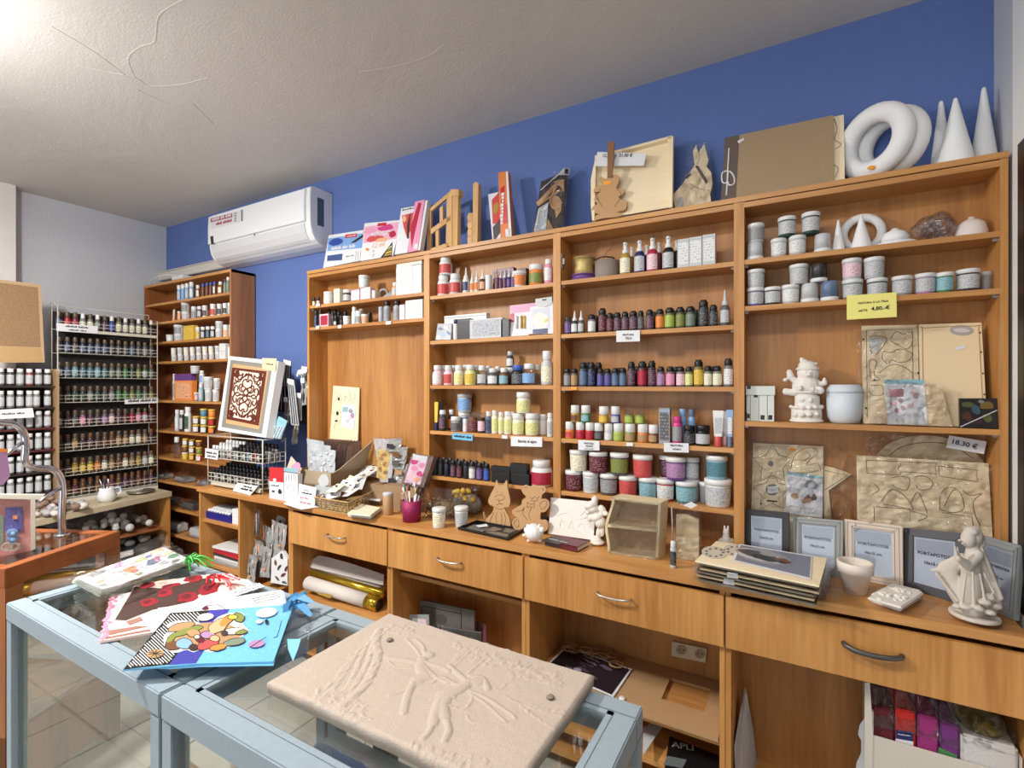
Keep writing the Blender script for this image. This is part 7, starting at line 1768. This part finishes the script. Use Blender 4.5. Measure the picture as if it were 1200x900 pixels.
# organiser with ink bottles
Z=Zm(220,410,4.5)
OX0,OX1,OY0,OY1=-3.385,-2.80,1.865,2.02
r=thing('wire_organiser','two-tier cream wire organiser with small bottles under the lattice picture','organiser',((OX0+OX1)/2,(OY0+OY1)/2,WT))
LV=[(WT+.035,'lower'),(WT+.19,'upper')];OT=WT+.335
for x in(OX0,OX1):
    for y in(OY0,OY1):MB().tube([(x,y,WT+.001),(x,y,OT)],.0038,6).build('post',WIRE,r)
MB().tube([(OX0,OY0,OT),(OX1,OY0,OT),(OX1,OY1,OT),(OX0,OY1,OT)],.0036,6,0,True).build('top_frame',WIRE,r)
for z,nm_ in LV:
    mb=MB()
    for dz in(0,.03,.055):mb.tube([(OX0,OY0,z+dz),(OX1,OY0,z+dz),(OX1,OY1,z+dz)],.0026,5)
    for k in range(17):x=OX0+(OX1-OX0)*k/16;mb.tube([(x,OY0,z+.055),(x,OY0,z),(x,OY1,z)],.0022,4)
    for k in range(5):y=OY0+(OY1-OY0)*k/4;mb.tube([(OX1,y,z+.055),(OX1,y,z)],.0022,4)
    mb.build('wire_shelf',WIRE,r)
    cl={'lower':['charcoal','dark grey','charcoal','plum','charcoal','dark grey','charcoal','mauve','charcoal','dark grey','charcoal','charcoal','dark grey','charcoal','charcoal','charcoal'],'upper':['white','light grey','white','pale pink','white','coral','white','light grey','charcoal','black','pale blue','black','red','black','charcoal','white']}[nm_]
    for row_ in range(3 if True else 0):
        for k in range(15):
            x=OX0+.026+k*.0375;y=OY0+.026+row_*.045;c_=cl[(k+row_*3)%16];cp_='black' if nm_=='lower' else('white' if k<6 else('black' if(k+row_)%3 else 'charcoal'))
            put('craft',(x,y,z+.004),.033,.075+.013*row_,(c_,cp_,'light grey' if(k+row_)%2 else None),f"{c_} {cp_}-capped ink bottle, {ORD[k]} from left in {['front', 'middle', 'back'][row_]} row, {nm_} organiser tier",f'ink bottles on the {nm_} organiser tier')
MB().box(OX0+.04,OY0-.004,WT+.012,OX1-.02,OY0+.004,WT+.032).build('front_strip',mat('cream_metal',(204,198,182),.4),r)
def card(label,px,Y,lines,zfix=None,m=PAPER,th=.0012,name='paper_sign'):
    r,P=slab_px(name,label,'sign',[(x,y,Y_)for(x,y),Y_ in zip(Z(px),Y)],m,th,None,'card')
    for body,a,b in lines:P.text('lettering',body,Z([a])[0],Z([b])[0],INK,r)
    if zfix:fixz(r,zfix)
    return r,P
card('white sign hanging on the upper left of the wire organiser',[(90,570),(158,580),(162,530),(92,518)],(1.857,)*4,[('~84',(98,545),(152,553)),('~68',(102,562),(148,570))])
card('white folded paper sign standing at the foot of the wire organiser',[(236,745),(330,768),(370,720),(262,702)],(1.835,1.825,1.85,1.86),[('~9',(290,724),(336,734)),('~94',(275,738),(340,752))],WT+.001)
# framed fretwork picture on the organiser
r,P=slab_px('lattice_picture','white box-framed picture of dark red ornamental lattice standing on the wire organiser','picture',[(x,y,Y)for(x,y),Y in zip(Z([(158,408),(412,448),(478,44),(216,18)]),(1.90,1.875,1.965,1.99))],mat('frame_white',(224,224,226),.45),.05,None,'box_frame')
P.patch('grey_mat',Z([(178,392),(390,428),(448,62),(226,38)]),mat('mat_grey',(136,132,124),.6),r,.001);P.patch('tan_mount',Z([(200,372),(376,404),(428,84),(238,58)]),mat('mount_tan',(196,160,114),.6),r,.002)
P.patch('mahogany_panel',Z([(204,350),(374,384),(416,98),(234,78)]),mat('mahogany',(96,38,22),.4),r,.003);P.patch('cream_ground',Z([(216,336),(352,362),(398,112),(250,92)]),mat('ground_cream',(236,216,196),.6),r,.004)
def bil(u,v):
    a,b,c_,d=(216,336),(352,362),(398,112),(250,92);return((a[0]*(1-u)+b[0]*u)*(1-v)+(d[0]*(1-u)+c_[0]*u)*v,(a[1]*(1-u)+b[1]*u)*(1-v)+(d[1]*(1-u)+c_[1]*u)*v)
orn=[]
def sc(pts):
    for fx in(0,1):
        for fy in(0,1):orn.append(Z(sp2([bil(1-u if fx else u,1-v if fy else v)for u,v in pts],4)))
for pts in([(.5,.5),(.4,.56),(.5,.64),(.6,.56)],[(.5,.64),(.36,.7),(.34,.8),(.44,.84),(.48,.78)],[(.34,.56),(.26,.6),(.24,.7),(.32,.72),(.34,.66)],[(.5,.5),(.32,.5),(.2,.54),(.1,.5)],[(.1,.5),(.06,.6),(.12,.68),(.2,.64),(.18,.58)],[(.04,.96),(.2,.9),(.3,.95),(.26,.84),(.16,.82),(.08,.9)],[(.5,.96),(.42,.92),(.3,.86),(.22,.78),(.1,.76),(.04,.82)],[(.5,.84),(.5,.98)],[(.04,.7),(.1,.74),(.16,.8)],[(.36,.9),(.42,.96),(.5,.92)],[(.4,.56),(.3,.64),(.36,.7)],[(.02,.98),(.14,.99)],[(.02,.55),(.03,.75)]):sc(pts)
P.lines('fretwork',orn,.0047,mat('mahogany',(96,38,22),.4),r,.006)
for u,v in((.08,.08),(.92,.08),(.08,.92),(.92,.92)):P.patch('corner_leaf',Z(ngon(*bil(u,v),14,18,10,0,.25,int(u*10+v*5))),mat('mahogany',(96,38,22),.4),r,.006)
P.patch('price_tag',Z([(392,86),(462,100),(468,30),(392,28)]),mat('tag_cream',(226,206,160),.6),r,.006);P.text('lettering','~6',Z([(412,62)])[0],Z([(450,66)])[0],INK,r,.008);fixz(r,OT+.004)
# hanging brush sets and blister packs right of the picture
Z=Zm(220,410,4.5)
bb_=[('blister of black brushes hanging behind the lattice picture, uppermost',[(500,200),(540,200),(545,60),(505,50)],'charcoal','grey',2.06),('long brush packet hanging right of the lattice picture',[(545,395),(585,400),(560,160),(525,150)],'light grey','charcoal',2.03),('second long brush packet with black handles beside the first',[(570,370),(600,372),(598,230),(570,225)],'grey','dark brown',2.05),('white tagged brush packet hanging against the blue wall',[(595,260),(635,262),(632,90),(600,86)],'light grey','black',2.10),('small white-tagged packet at the top of the hanging brushes',[(572,140),(618,130),(628,95),(580,108)],'white','charcoal',2.04),('dark brush packet filling the gap before the first bay side',[(590,390),(634,390),(634,250),(590,240)],'charcoal','charcoal',2.12),('black-handled brush pack hanging left of the long packets',[(455,320),(530,330),(520,120),(480,100)],'black','light grey',2.10)]
for lb,px,c1_,c2_,Y in bb_:
    r,P=slab_px('brush_packet',lb,'brushes',[(x,y,Y)for x,y in Z(px)],pm(c1_),.004,'hanging brush packets','packet')
    (x0,y0),(x1,y1),(x2,y2),(x3,y3)=px
    for k in range(3):f_=(k+.7)/3.4;P.lines('brush',[Z([(x0+(x1-x0)*f_,y0+(y1-y0)*f_-6),(x3+(x2-x3)*f_,y3+(y2-y3)*f_+30)])],.003,pm(c2_),r,.004)
    P.patch('hang_tag',Z([(x3,y3),(x2,y2),(x2-2,y2+24),(x3-2,y3+24)]),PAPER,r,.003)
for k in range(9):
    x,y=318+(k*37)%42,436+(k*23)%70;b_=aY(x,y,2.04+.012*(k%5));o=thing('hanging_bag',f'small silvery clear bag of brush heads hanging beside the first bay, {ORD[k]} of the bunch','bag',b_,'silvery bags on the brush stand')
    film3('film',[b_+Vector(v)for v in((-.03,0,-.09),(.03,0,-.08),(.035,.012,.06),(-.02,.012,.07))],o,mat('sachet_silver',(150,148,146),.2)if k%2 else CLEARP,.010,8,200+k);MB().box(b_.x-.015,b_.y-.006,b_.z+.055,b_.x+.02,b_.y-.003,b_.z+.085).build('tag',PAPER,o);MB().tube([b_+Vector((0,.004,-.07)),b_+Vector((.005,.004,.05))],.005,6).build('brush',pm(['tan','charcoal','brown'][k%3]),o)
hk=thing('brush_carousel','narrow dark wire stand holding the hanging brush packets beside the first bay','stand',(-2.70,2.13,WT));MB().tube([(-2.70,2.14,WT+.001),(-2.70,2.14,1.82)],.01,8).build('pole',BLACK,hk);MB().lathe([(.07,0),(.07,.01),(0,.012)],20,0,(-2.70,2.13,WT+.001)).build('base',BLACK,hk)
for k in range(4):MB().tube([(-2.70,2.14,1.78-.1*k),(-2.70+.05,2.05,1.78-.1*k)],.003,5).build('hook',STEEL,hk)
for lb,px,Y,c_ in(('blue-headed packet of three white brushes leaning on the organiser',[(430,430),(490,440),(525,345),(480,320)],1.93,'pale teal'),('pink and orange packet of fine brushes leaning before the cardboard box',[(470,615),(560,570),(600,470),(545,410)],1.90,'pale pink')):
    r,P=slab_px('brush_set',lb,'brushes',[(x,y,Y+(.02 if i>1 else 0))for i,(x,y)in enumerate(Z(px))],pm(c_)if c_=='pale teal' else mat('blush_packet',(226,190,170),.4),.004,'brush sets on the worktop','packet')
    (x0,y0),(x1,y1),(x2,y2),(x3,y3)=px
    for k in range(4):f_=(k+.6)/4.2;P.lines('brush',[Z([(x0+(x1-x0)*f_,y0+(y1-y0)*f_),(x0+(x1-x0)*f_+(x3-x0)*.55,y0+(y1-y0)*f_+(y3-y0)*.55)])],.0045,PAPER,r,.004)
    if c_=='pale teal':fixz(r,OT+.004)
    else:P.patch('pink_loop',Z(ngon(568,470,22,34,12,.5,.1)),pm('pink'),r,.003);P.patch('brown_band',Z([(505,560),(530,570),(540,540),(520,520)]),pm('orange'),r,.003);fixz(r,WT+.002)
# small cartons and paper signs
def cartonpx(name,label,xl,xr,yb,yt,Y,m,dep=.03):
    a,b=aY(*Z([(xl,yb)])[0],Y),aY(*Z([(xr,yb)])[0],Y);h=aY(*Z([(xl,yt)])[0],Y).z-a.z;z0=WT+.001
    r=thing(name,label,'box',((a.x+b.x)/2,Y+dep/2,z0));MB().box(a.x,Y,z0,b.x,Y+dep,z0+h).build('box_body',m,r);dz=z0-a.z
    return r,Plane((a.x,Y,z0),(b.x,Y,z0),(a.x,Y,z0+1))
yb0=lambda x:0
r,P=cartonpx('red_carton','red-topped white brush carton at the right foot of the wire organiser',430,506,768,620,1.835,PAPER);P.patch('red_print',Z([(430,692),(506,700),(506,622),(430,618)]),pm('red'),r);P.text('lettering','~6',Z([(438,718)])[0],Z([(482,722)])[0],INK,r);P.patch('black_print',Z(ngon(485,748,10,14,8,0,.3)),DARK,r);P.patch('red_print',Z([(444,740),(458,742),(458,752),(444,750)]),DARK,r);P.patch('white_spot',Z(ngon(458,686,9,9,12)),PAPER,r,.001)
r,P=cartonpx('lined_carton','white carton with line-drawn brushes beside the red-topped one',508,580,772,622,1.832,PAPER);P.patch('green_header',Z([(508,640),(580,648),(580,626),(508,620)]),pm('pale teal'),r);P.lines('drawn_brush',[Z([(x,690),(x+2,655)])for x in(520,532,545,558,570)],.0012,DARK,r);P.lines('drawn_arc',[Z(sp2([(520,740),(530,715),(550,715),(560,740),(540,755)],4))],.001,pm('grey'),r)
r,P=card('white printed sign with red lines taped to the cardboard box front',[(580,720),(668,740),(678,640),(586,622)],(1.83,)*4,[('~4',(612,656),(640,661)),('~9',(600,672),(655,682))]);P.text('lettering','~44',Z([(592,698)])[0],Z([(636,704)])[0],pm('crimson'),r);P.text('lettering','~345',Z([(592,722)])[0],Z([(650,733)])[0],pm('crimson'),r);fixz(r,WT+.001)
r,P=cartonpx('glass_picture_box','small silver-grey printed carton behind the white sign with red lines',672,756,745,640,1.85,mat('silver_card',(176,180,184),.35));P.patch('figure_print',Z(ngon(715,690,26,34,12,0,.2)),pm('light grey'),r)
for k,(pts_,lb)in enumerate([([(505,812),(600,842),(690,828),(560,770)],'loose white leaflet overhanging the worktop edge, lower'),([(560,782),(640,800),(695,790),(672,742),(590,750)],'loose white leaflet with grey eye drawing, upper')]):
    r,P=flatcard('leaflet',lb,'paper',Z(pts_),WT+.003+.003*k,PAPER,.001,'loose leaflets on the worktop');P.patch('grey_print',Z(ngon(630-10*k,800-25*k,28,8,14)),printed('light grey','dark grey'),r)
# ================================================================ under the worktop
Z=Zm(200,560,5.625)
csh=cs+.001
tb=thing('blue_tray','dark blue tray full of white-capped tubes in the cubby unit','tray',aY(252,608,1.86));xa,xb=aY(*Z([(186,250)])[0],1.85).x,aY(*Z([(398,290)])[0],1.85).x
tb.location=((xa+xb)/2,1.9,csh)
for a,b in(((xa,1.85,csh),(xb,1.856,csh+.045)),((xa,1.97,csh),(xb,1.976,csh+.045)),((xa,1.857,csh),(xa+.006,1.969,csh+.045)),((xb-.006,1.857,csh),(xb,1.969,csh+.045)),((xa+.007,1.857,csh),(xb-.007,1.969,csh+.01))):box('tray_side',a,b,mat('royal_navy',(24,26,122),.4),tb)
mb=MB();rb=random.Random(16)
for k in range(10):
    x=xa+.03+k*(xb-xa-.05)/10;t=thing('capped_tube',f'white-capped paint tube lying in the dark blue tray, {ORD[k]} from left','tube',(x,1.9,csh+.03),'paint tubes in the blue tray');MB().tube([(x,1.885,csh+.048),(x+.01,1.96,csh+.07)],.011,8).build('tube',pm('light grey'),t);MB().tube([(x,1.862,csh+.048),(x,1.8845,csh+.048)],.0105,8).build('tube_cap',PAPER,t)
for k in range(4):o=box('white_box',(xb+.012,1.85,csh+k*.024),(xm-.014,1.93,csh+.023+k*.024),PAPER,None,.001);solo(o);tag(o,['lowest','second lowest','third','topmost'][k]+' small white box stacked beside the blue tray','box','white boxes beside the blue tray')
z0=.3205
cz0=aY(250,655,1.86).z
for k,(c_,lb)in enumerate([('grey','grey folder, lowest in the cubby pile'),('light grey','white folder second in the cubby pile'),('white','long white envelope in the cubby pile'),('charcoal','dark folder in the cubby pile'),('red','red folder in the cubby pile'),('crimson','bright red plastic folder in the cubby pile'),('white','white sheet topmost in the cubby pile')]):
    o=box('folder',(-3.32+.01*(k%3),1.86,cz0-.02+k*.016),(-2.99,2.1,cz0-.006+k*.016),pm(c_),None);solo(o);o.rotation_euler.z=(.05,-.04,.08,0,-.06,.03,.1)[k]*.5;tag(o,lb,'folder','folders in the cubby unit')
sh2=box('lower_cubby_shelf',(-3.382,1.83,cz0-.04),(xm-.009,2.182,cz0-.022),WH,bpy.data.objects['cubby_unit'])
# clear bags and brushes in the open part
Z=Zm(200,560,5.625);rb=random.Random(17)
for k in range(22):
    x,y=490+rb.uniform(0,250),300+rb.uniform(0,320);Y=1.85+.02*(k%6);b_=aY(*Z([(x,y)])[0],Y)
    if b_.x>-2.52:b_.x=-2.56
    b_.x=max(b_.x,xm+.06)
    o=thing('brush_bag',f'clear bag of brushes and tools in the open cubby, {ORD[k]} of the heap','bag',b_,'clear brush bags in the open cubby');q_=[b_+Vector(v)for v in((-.045,0,-.09),(.04,0,-.085),(.045,.015,.08),(-.035,.015,.09))]
    film3('film',q_,o,CLEARP if k%2 else mat('sachet_silver',(150,148,146),.2),.010,8,130+k)
    for j in range(3):a=b_+Vector((-.02+.02*j,.008,-.07));MB().tube([a,a+Vector((rb.uniform(-.02,.02),.004,.13))],.004,6).build('brush',pm(['charcoal','brown','light grey','dark grey','orange','black'][(k+j)%6]),o)
    if k%3==0:MB().ell(b_+Vector((0,-.004,-.04)),(.012,.004,.008),8,5).build('orange_mark',pm('orange'),o)
o,P=slab_px('spotted_bag','white bag printed with dark animal shapes at the right of the open cubby','bag',[(x,y,1.84)for x,y in Z([(660,690),(770,710),(770,540),(735,480),(665,530)])],PAPER,.02,None,'bag')
for k,(x,y)in enumerate([(690,560),(715,590),(740,640),(750,690),(700,660),(730,520),(762,600)]):P.patch('dark_print',Z(ngon(x,y,9,20,8,.6*k,.3,k)),pm(['brown','charcoal','maroon','dark grey'][k%4]),o,.0012)
# rolled papers in the first drawer unit
Z=Zm(320,580,6.43);GOLD=mat('gold_foil',(190,158,50),.22,.8)
def roll(label,a,b,r_,m,end=None,Y0=1.86,Y1=1.9):
    pa,pb=aY(*Z([a])[0],Y0),aY(*Z([b])[0],Y1);o=thing('paper_roll',label,'paper roll',(pa+pb)/2-Vector((0,0,r_)),'rolls of paper in the first drawer unit');d_=(pb-pa)
    MB().tube([pa,pa+d_*.5,pa+d_*.84]if end else[pa,(pa+pb)/2,pb],r_,16).build('roll',m,o)
    if end:MB().tube([pa+d_*.845,pb],r_*1.02,16).build('foil_end',end,o);MB().tube([pb+d_.normalized()*.0005,pb+d_.normalized()*.002],r_*.86,14).build('dark_core',BLACK,o)
    return o
WP=mat('wrap_white',(206,198,190),.75,0,.4,30)
roll('gold foil roll wrapped in white paper, front one in the first drawer unit',(262,660),(800,828),.036,WP,GOLD)
roll('loose white paper roll lying on top behind the foil roll',(305,530),(830,690),.040,WP,None,1.98,1.98)
roll('thin gold edged roll between the two white rolls',(300,590),(835,745),.022,GOLD,None,1.93,1.93)
r,P=slab_px('crumpled_paper','crumpled grey-white wrapping sheet over the rear rolls','paper',[(x,y,Y)for(x,y),Y in zip(Z([(275,545),(830,680),(835,600),(600,520),(420,470),(345,455),(290,490)]),(1.925,1.925,1.95,1.96,1.96,1.96,1.95))],mat('wrap_grey',(186,178,172),.8,0,.6,20),.002,None,'sheet')
for q_ in([(330,735),(450,755),(430,780),(340,750)],):r,P=slab_px('gold_scrap','small yellow-gold paper scrap under the front foil roll','paper',[(x,y,1.83)for x,y in Z(q_)],pm('gold'),.001,None,'scrap')
rd=box('red_sheet_edge',(-1.742,1.835,.46),(-1.738,2.1,.66),mat('red_sheet',(186,52,30),.5),None);solo(rd);tag(rd,'thin orange-red sheet standing against the right side of the first drawer unit','sheet')
# grey frames stack in second unit
Z=Zm(460,660,6.0)
GF=mat('weathered_grey',(112,106,100),.7,0,.3,60,.1)
def gboard(label,px,Y,m=GF,th=.015,cat='frame',name='grey_frame_board'):
    r,P=slab_px(name,label,cat,[(x,y,Y)for x,y in Z(px)],m,th,None,'board');return r,P
r,P=gboard('large weathered grey wooden frame standing in the second drawer unit',[(172,600),(575,760),(575,335),(172,255)],2.02)
for a in([(208,300),(480,356)],[(208,300),(208,420)],[(480,320),(484,480)]):P.lines('groove',[Z(a)],.0018,DARK,r)
P.patch('oval_relief',Z(ngon(340,392,40,34,16,.2)),mat('weathered_dark',(88,82,78),.7),r,.002)
gboard('dull pink board behind the grey frame in the second drawer unit',[(560,700),(655,720),(660,430),(572,405)],2.06,mat('dull_pink',(128,84,88),.6),.006)
r,P=gboard('clear sleeve with pale print leaning left of the grey frame',[(118,470),(260,520),(255,362),(118,362)],1.93,mat('pale_sleeve',(150,152,152),.35),.004,'sleeve','clear_sleeve');P.patch('dark_photo',Z([(140,430),(200,445),(196,392),(140,385)]),printed('white','charcoal'),r);P.patch('pink_corner',Z([(200,450),(240,462),(235,395),(200,390)]),pm('pale pink'),r)
r,P=gboard('second grey carved board lying in front of the large grey frame',[(270,600),(610,720),(620,490),(280,440)],1.97,mat('weathered_mid',(96,94,92),.6),.01);P.lines('groove',[Z([(365,470),(585,545),(580,620)])],.0015,pm('grey'),r)
for k in range(3):P.lines('white_bar',[Z([(290+30*k,440),(295+30*k,500)])],.004,pm('light grey'),r)
film3('film',[P.at(*v,.008)for v in Z([(268,600),(612,720),(625,485),(275,430)])],r,FILM,.006,8,151)
# boards in third unit: MDF shelf with hole, photo print, hexagon craft, socket
Z=Zm(620,640,3.461)
mz=None
m_px=Z([(350,605),(772,802),(772,640),(440,440)])
zM=.345
pM=[aZ(*Z([p_])[0],zM)for p_ in((345,612),(772,803))]
r=thing('mdf_board','large brown fibreboard with square cut-out lying across the third drawer unit','board',(-.5,2.0,zM-.012))
def clampx(v):return Vector((min(max(v.x,divs[2]+.022),divs[3]-.022),min(v.y,2.178),v.z))
fa,fb=clampx(aZ(*Z([(345,612)])[0],zM)),clampx(aZ(*Z([(772,803)])[0],zM));x0_,x1_=fa.x-.10,divs[3]-.022
y0_=fb.y if fb.y>1.80 else 1.815
hx0,hx1,hy0,hy1=[None]*4
h_=[aZ(*v,zM)for v in Z([(540,620),(712,672),(735,585),(572,528)])]
hx0,hx1,hy0,hy1=(h_[0].x+h_[3].x)/2,(h_[1].x+h_[2].x)/2,(h_[0].y+h_[1].y)/2,min((h_[2].y+h_[3].y)/2,2.12)
for a,b in(((x0_,y0_,zM-.012),(hx0,2.176,zM)),((hx1,y0_,zM-.012),(x1_,2.176,zM)),((hx0,y0_,zM-.012),(hx1,hy0,zM)),((hx0,hy1,zM-.012),(hx1,2.176,zM))):box('board_side',a,b,MDF,r)
box('shelf',(divs[2]+.018,1.83,zM-.032),(divs[3]-.018,2.182,zM-.014),WH,[o for o in bpy.data.objects if o.name.startswith('drawer_unit')][2])
for a_ in():
    pass
so=thing('power_socket','cream double wall socket low in the third drawer unit','socket',aY(808,765,2.178));PS=Plane((0,2.178,0),(1,2.178,0),(0,2.178,1));MB().prism([PS.at(*v)for v in Z([(580,440),(718,468),(722,412),(582,382)])],(0,-.012,0)).build('plate',mat('socket_cream',(206,194,168),.4),so)
PS2=Plane((0,2.166,0),(1,2.166,0),(0,2.166,1))
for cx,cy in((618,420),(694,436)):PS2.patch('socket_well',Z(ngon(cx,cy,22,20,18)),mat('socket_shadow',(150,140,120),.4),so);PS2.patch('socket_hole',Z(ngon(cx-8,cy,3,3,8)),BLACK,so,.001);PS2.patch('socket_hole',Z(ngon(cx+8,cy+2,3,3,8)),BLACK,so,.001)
r,P=flatcard('photo_print','dark purple photo print with white border lying on the fibreboard','print',Z([(60,490),(342,612),(418,498),(150,405)]),zM+.006,PAPER,.0012)
P.patch('photo',Z([(72,488),(335,602),(408,500),(152,412)]),mat('photo_dark',(40,32,42),.25),r)
for k in range(14):rr=random.Random(k+40);P.patch('photo_shape',Z(ngon(rr.uniform(150,330),rr.uniform(460,540),rr.uniform(12,34),rr.uniform(3,8),10,.4,.4,k)),mat('photo_mauve_%d'%(k%3),[(104,92,112),(84,62,74),(150,142,160)][k%3],.3),r,.001+.0001*k)
r=thing('cork_hexagons','pile of flat tan openwork wooden pieces at the back of the third drawer unit','craft kit',aZ(*Z([(260,390)])[0],zM));c_=parent_loc(r);c_.y=min(c_.y,2.10);c_.x=max(c_.x,divs[2]+.16)
mb=MB();rb=random.Random(18)
for k in range(16):
    p_=Vector((c_.x+rb.uniform(-.11,.16),min(c_.y+rb.uniform(-.08,.05),2.14),zM+.003+.002*k));n_=9;R_=rb.uniform(.018,.035)
    mb.tube([p_+Vector((R_*math.cos(6.283*i/n_),R_*.8*math.sin(6.283*i/n_),0))for i in range(n_)],.003,4,0,True)
stuff(mb.build('openwork',mat('tan_wood',(158,118,74),.7),r));box('base_piece',(c_.x-.12,max(c_.y-.09,1.9),zM+.0005),(c_.x+.16,2.15,zM+.0025),mat('tan_wood',(158,118,74),.7),r)
tag(solo(MB().lathe([(.012,0),(.013,.004),(.010,.008),(0,.008)],14,0,(aZ(*Z([(374,628)])[0],zM).x,aZ(*Z([(374,628)])[0],zM).y+.01,zM+.0007)).build('plastic_disc',PAPER,None)),'small white plastic button at the front edge of the fibreboard','button')
# books below
zz=.081
r,P=flatcard('black_folder','black folder lettered APLI standing low in the third drawer unit','folder',Z([(540,960),(760,1000),(770,850),(570,770)]),.20,BLACK,.02)
P.text('lettering','APLI',Z([(578,812)])[0],Z([(668,830)])[0],pm('light grey'),r,.001);P.patch('grey_label',Z([(560,850),(640,866),(622,900),(545,886)]),mat('label_grey',(104,110,112),.5),r,.001)
box('low_shelf',(divs[2]+.018,1.83,.16),(divs[3]-.018,2.182,.178),WH,[o for o in bpy.data.objects if o.name.startswith('drawer_unit')][2])
r,P=flatcard('white_pad','curled grey-white sheet hanging low left in the third drawer unit','paper',Z([(462,850),(540,730),(500,712),(462,740)]),.22,pm('light grey'),.003)
# box of felt packs and white sheet in the rightmost unit
Z=Zm(980,780,5.4545)
Yb=1.86
def at(v,Y):return aY(*Z([v])[0],Y)
bxo=thing('white_carton','open white carton holding coloured felt packs in the rightmost drawer unit','box',at((600,655),Yb));x0_,x1_=at((230,500),Yb).x,.545
bxo.location=((x0_+x1_)/2,Yb+.1,.0815);CW=mat('carton_white',(208,200,188),.7)
zt=at((230,445),Yb).z
for a,b in(((x0_,Yb,.0815),(x1_,Yb+.004,zt)),((x0_,Yb+.24,.0815),(x1_,Yb+.244,zt+.05)),((x0_,Yb+.005,.0815),(x0_+.004,Yb+.239,zt+.07)),((x1_-.004,Yb+.005,.0815),(x1_,Yb+.239,zt+.05)),((x0_+.005,Yb+.005,.0815),(x1_-.005,Yb+.239,.0845))):box('carton_side',a,b,CW,bxo)
MB().prism([at(v,Yb-.002)for v in[(182,110),(215,110),(236,450),(232,655),(180,655)]],(0,.003,0)).build('side_flap',CW,bxo)
packs=[('maroon',222,370,240,480,'dark maroon'),('red',372,508,262,525,'bright red'),('magenta',512,652,300,556,'magenta-purple'),('purple',656,785,350,600,'purple')]
for k,(c_,xa_,xb_,yt_,yb_,w_)in enumerate(packs):
    a,b=at((xa_+4,yt_),Yb+.02),at((xb_-4,yt_),Yb+.02);r=thing('felt_pack',f'{w_} felt pack in clear wrap standing in the white carton','felt pack',((a.x+b.x)/2,Yb+.1,.086),'felt packs in the white carton')
    fm=mat('felt_'+c_,{'maroon':(92,22,34),'red':(196,38,30),'magenta':(150,44,112),'purple':(112,46,116)}[c_],.9,0,.4,250,.1);zt_=a.z
    box('felt',(a.x,Yb+.012,.086),(b.x,Yb+.20,zt_),fm,r,.004)
    film3('wrap',[Vector((a.x-.002,Yb+.006,zt_-.06)),Vector((b.x+.002,Yb+.006,zt_-.06)),Vector((b.x,Yb+.03,zt_+.055)),Vector((a.x,Yb+.03,zt_+.055))],r,FILM,.010,10,160+k)
    if k==1:
        Pf=Plane((a.x,Yb+.012,0),(b.x,Yb+.012,0),(a.x,Yb+.012,1));Pf.patch('blue_label',Z([(384,408),(492,428),(492,486),(380,466)]),pm('navy'),r,.002);Pf.patch('white_label',Z([(380,466),(492,486),(492,520),(378,500)]),PAPER,r,.002);Pf.text('lettering','~8',Z([(396,442)])[0],Z([(476,454)])[0],PAPER,r,.004)
    if k==3:Pf=Plane((a.x,Yb+.012,0),(b.x,Yb+.012,0),(a.x,Yb+.012,1));Pf.patch('green_foot',Z([(655,520),(775,575),(772,600),(650,560)]),pm('green'),r,.002)
a,b=at((790,420),Yb+.02),at((1165,500),Yb+.02);r=thing('white_sack','white fabric bag with olive tissue on top at the right of the felt packs','bag',((a.x+b.x)/2,Yb+.1,.086));box('sack',(a.x,Yb+.008,.086),(min(b.x,.538),Yb+.21,a.z),mat('fabric_white',(206,202,200),.9,0,.5,120),r,.006)
MB().ell(((a.x+min(b.x,.538))/2,Yb+.11,a.z+.012),((min(b.x,.538)-a.x)/2,.09,.035),18,10).build('olive_tissue',mat('olive_tissue',(112,98,44),.4,0,1,30,.3),r);film3('wrap',[Vector((a.x,Yb+.004,a.z-.02)),Vector((.538,Yb+.004,a.z-.02)),Vector((.538,Yb+.06,a.z+.07)),Vector((a.x,Yb+.06,a.z+.07))],r,FILM,.014,12,170)
Z=Zm(850,660,3.4286)
r,P=slab_px('ribbed_sheet','white ribbed card sheet leaning against the left side of the rightmost drawer unit','card',[(x,y,Y)for(x,y),Y in zip(Z([(82,500),(40,740),(44,823),(60,885),(150,870),(132,815),(112,660)]),(2.05,1.88,1.88,1.88,1.98,1.98,2.0))],mat('ribbed_white',(182,176,176),.7),.004,None,'sheet')
P.lines('rib',[Z([(82+(x-90)*.05,520),(x,900)])for x in range(54,136,10)],.0014,pm('light grey'),r)
r,P=slab_px('lace_edge','scalloped pale paper edge hanging left of the white carton','paper',[(x,y,1.88)for x,y in Zm(980,780,5.4545)([(178,340),(150,380),(138,440),(160,480),(158,560),(130,620),(120,700),(180,700)])],pm('light grey'),.001,None,'sheet')
# lower shelves of the tall bookcase: clear bags
rb=random.Random(19)
for k in range(9):
    z=BZ[7+k%3]+.002;x=-4.46+.108*k;b_=Vector((x,BY+.06,z));o=thing('clear_goods_bag',f'clear bag of white goods on the {["eighth", "ninth", "tenth"][k % 3]} bookcase shelf, {["left", "centre", "right"][k // 3]}','bag',b_,'clear bags on the low bookcase shelves')
    MB().box(b_.x-.09,b_.y-.03,z,b_.x+.08,b_.y+.05,z+.035+.015*(k%3)).build('contents',pm(['grey','dark grey','light grey'][k%3]),o,.008);film3('film',[b_+Vector(v)for v in((-.12,-.045,.003),(.12,-.045,.003),(.11,.02,.09),(-.11,.02,.09))],o,FILM,.012,8,180+k)
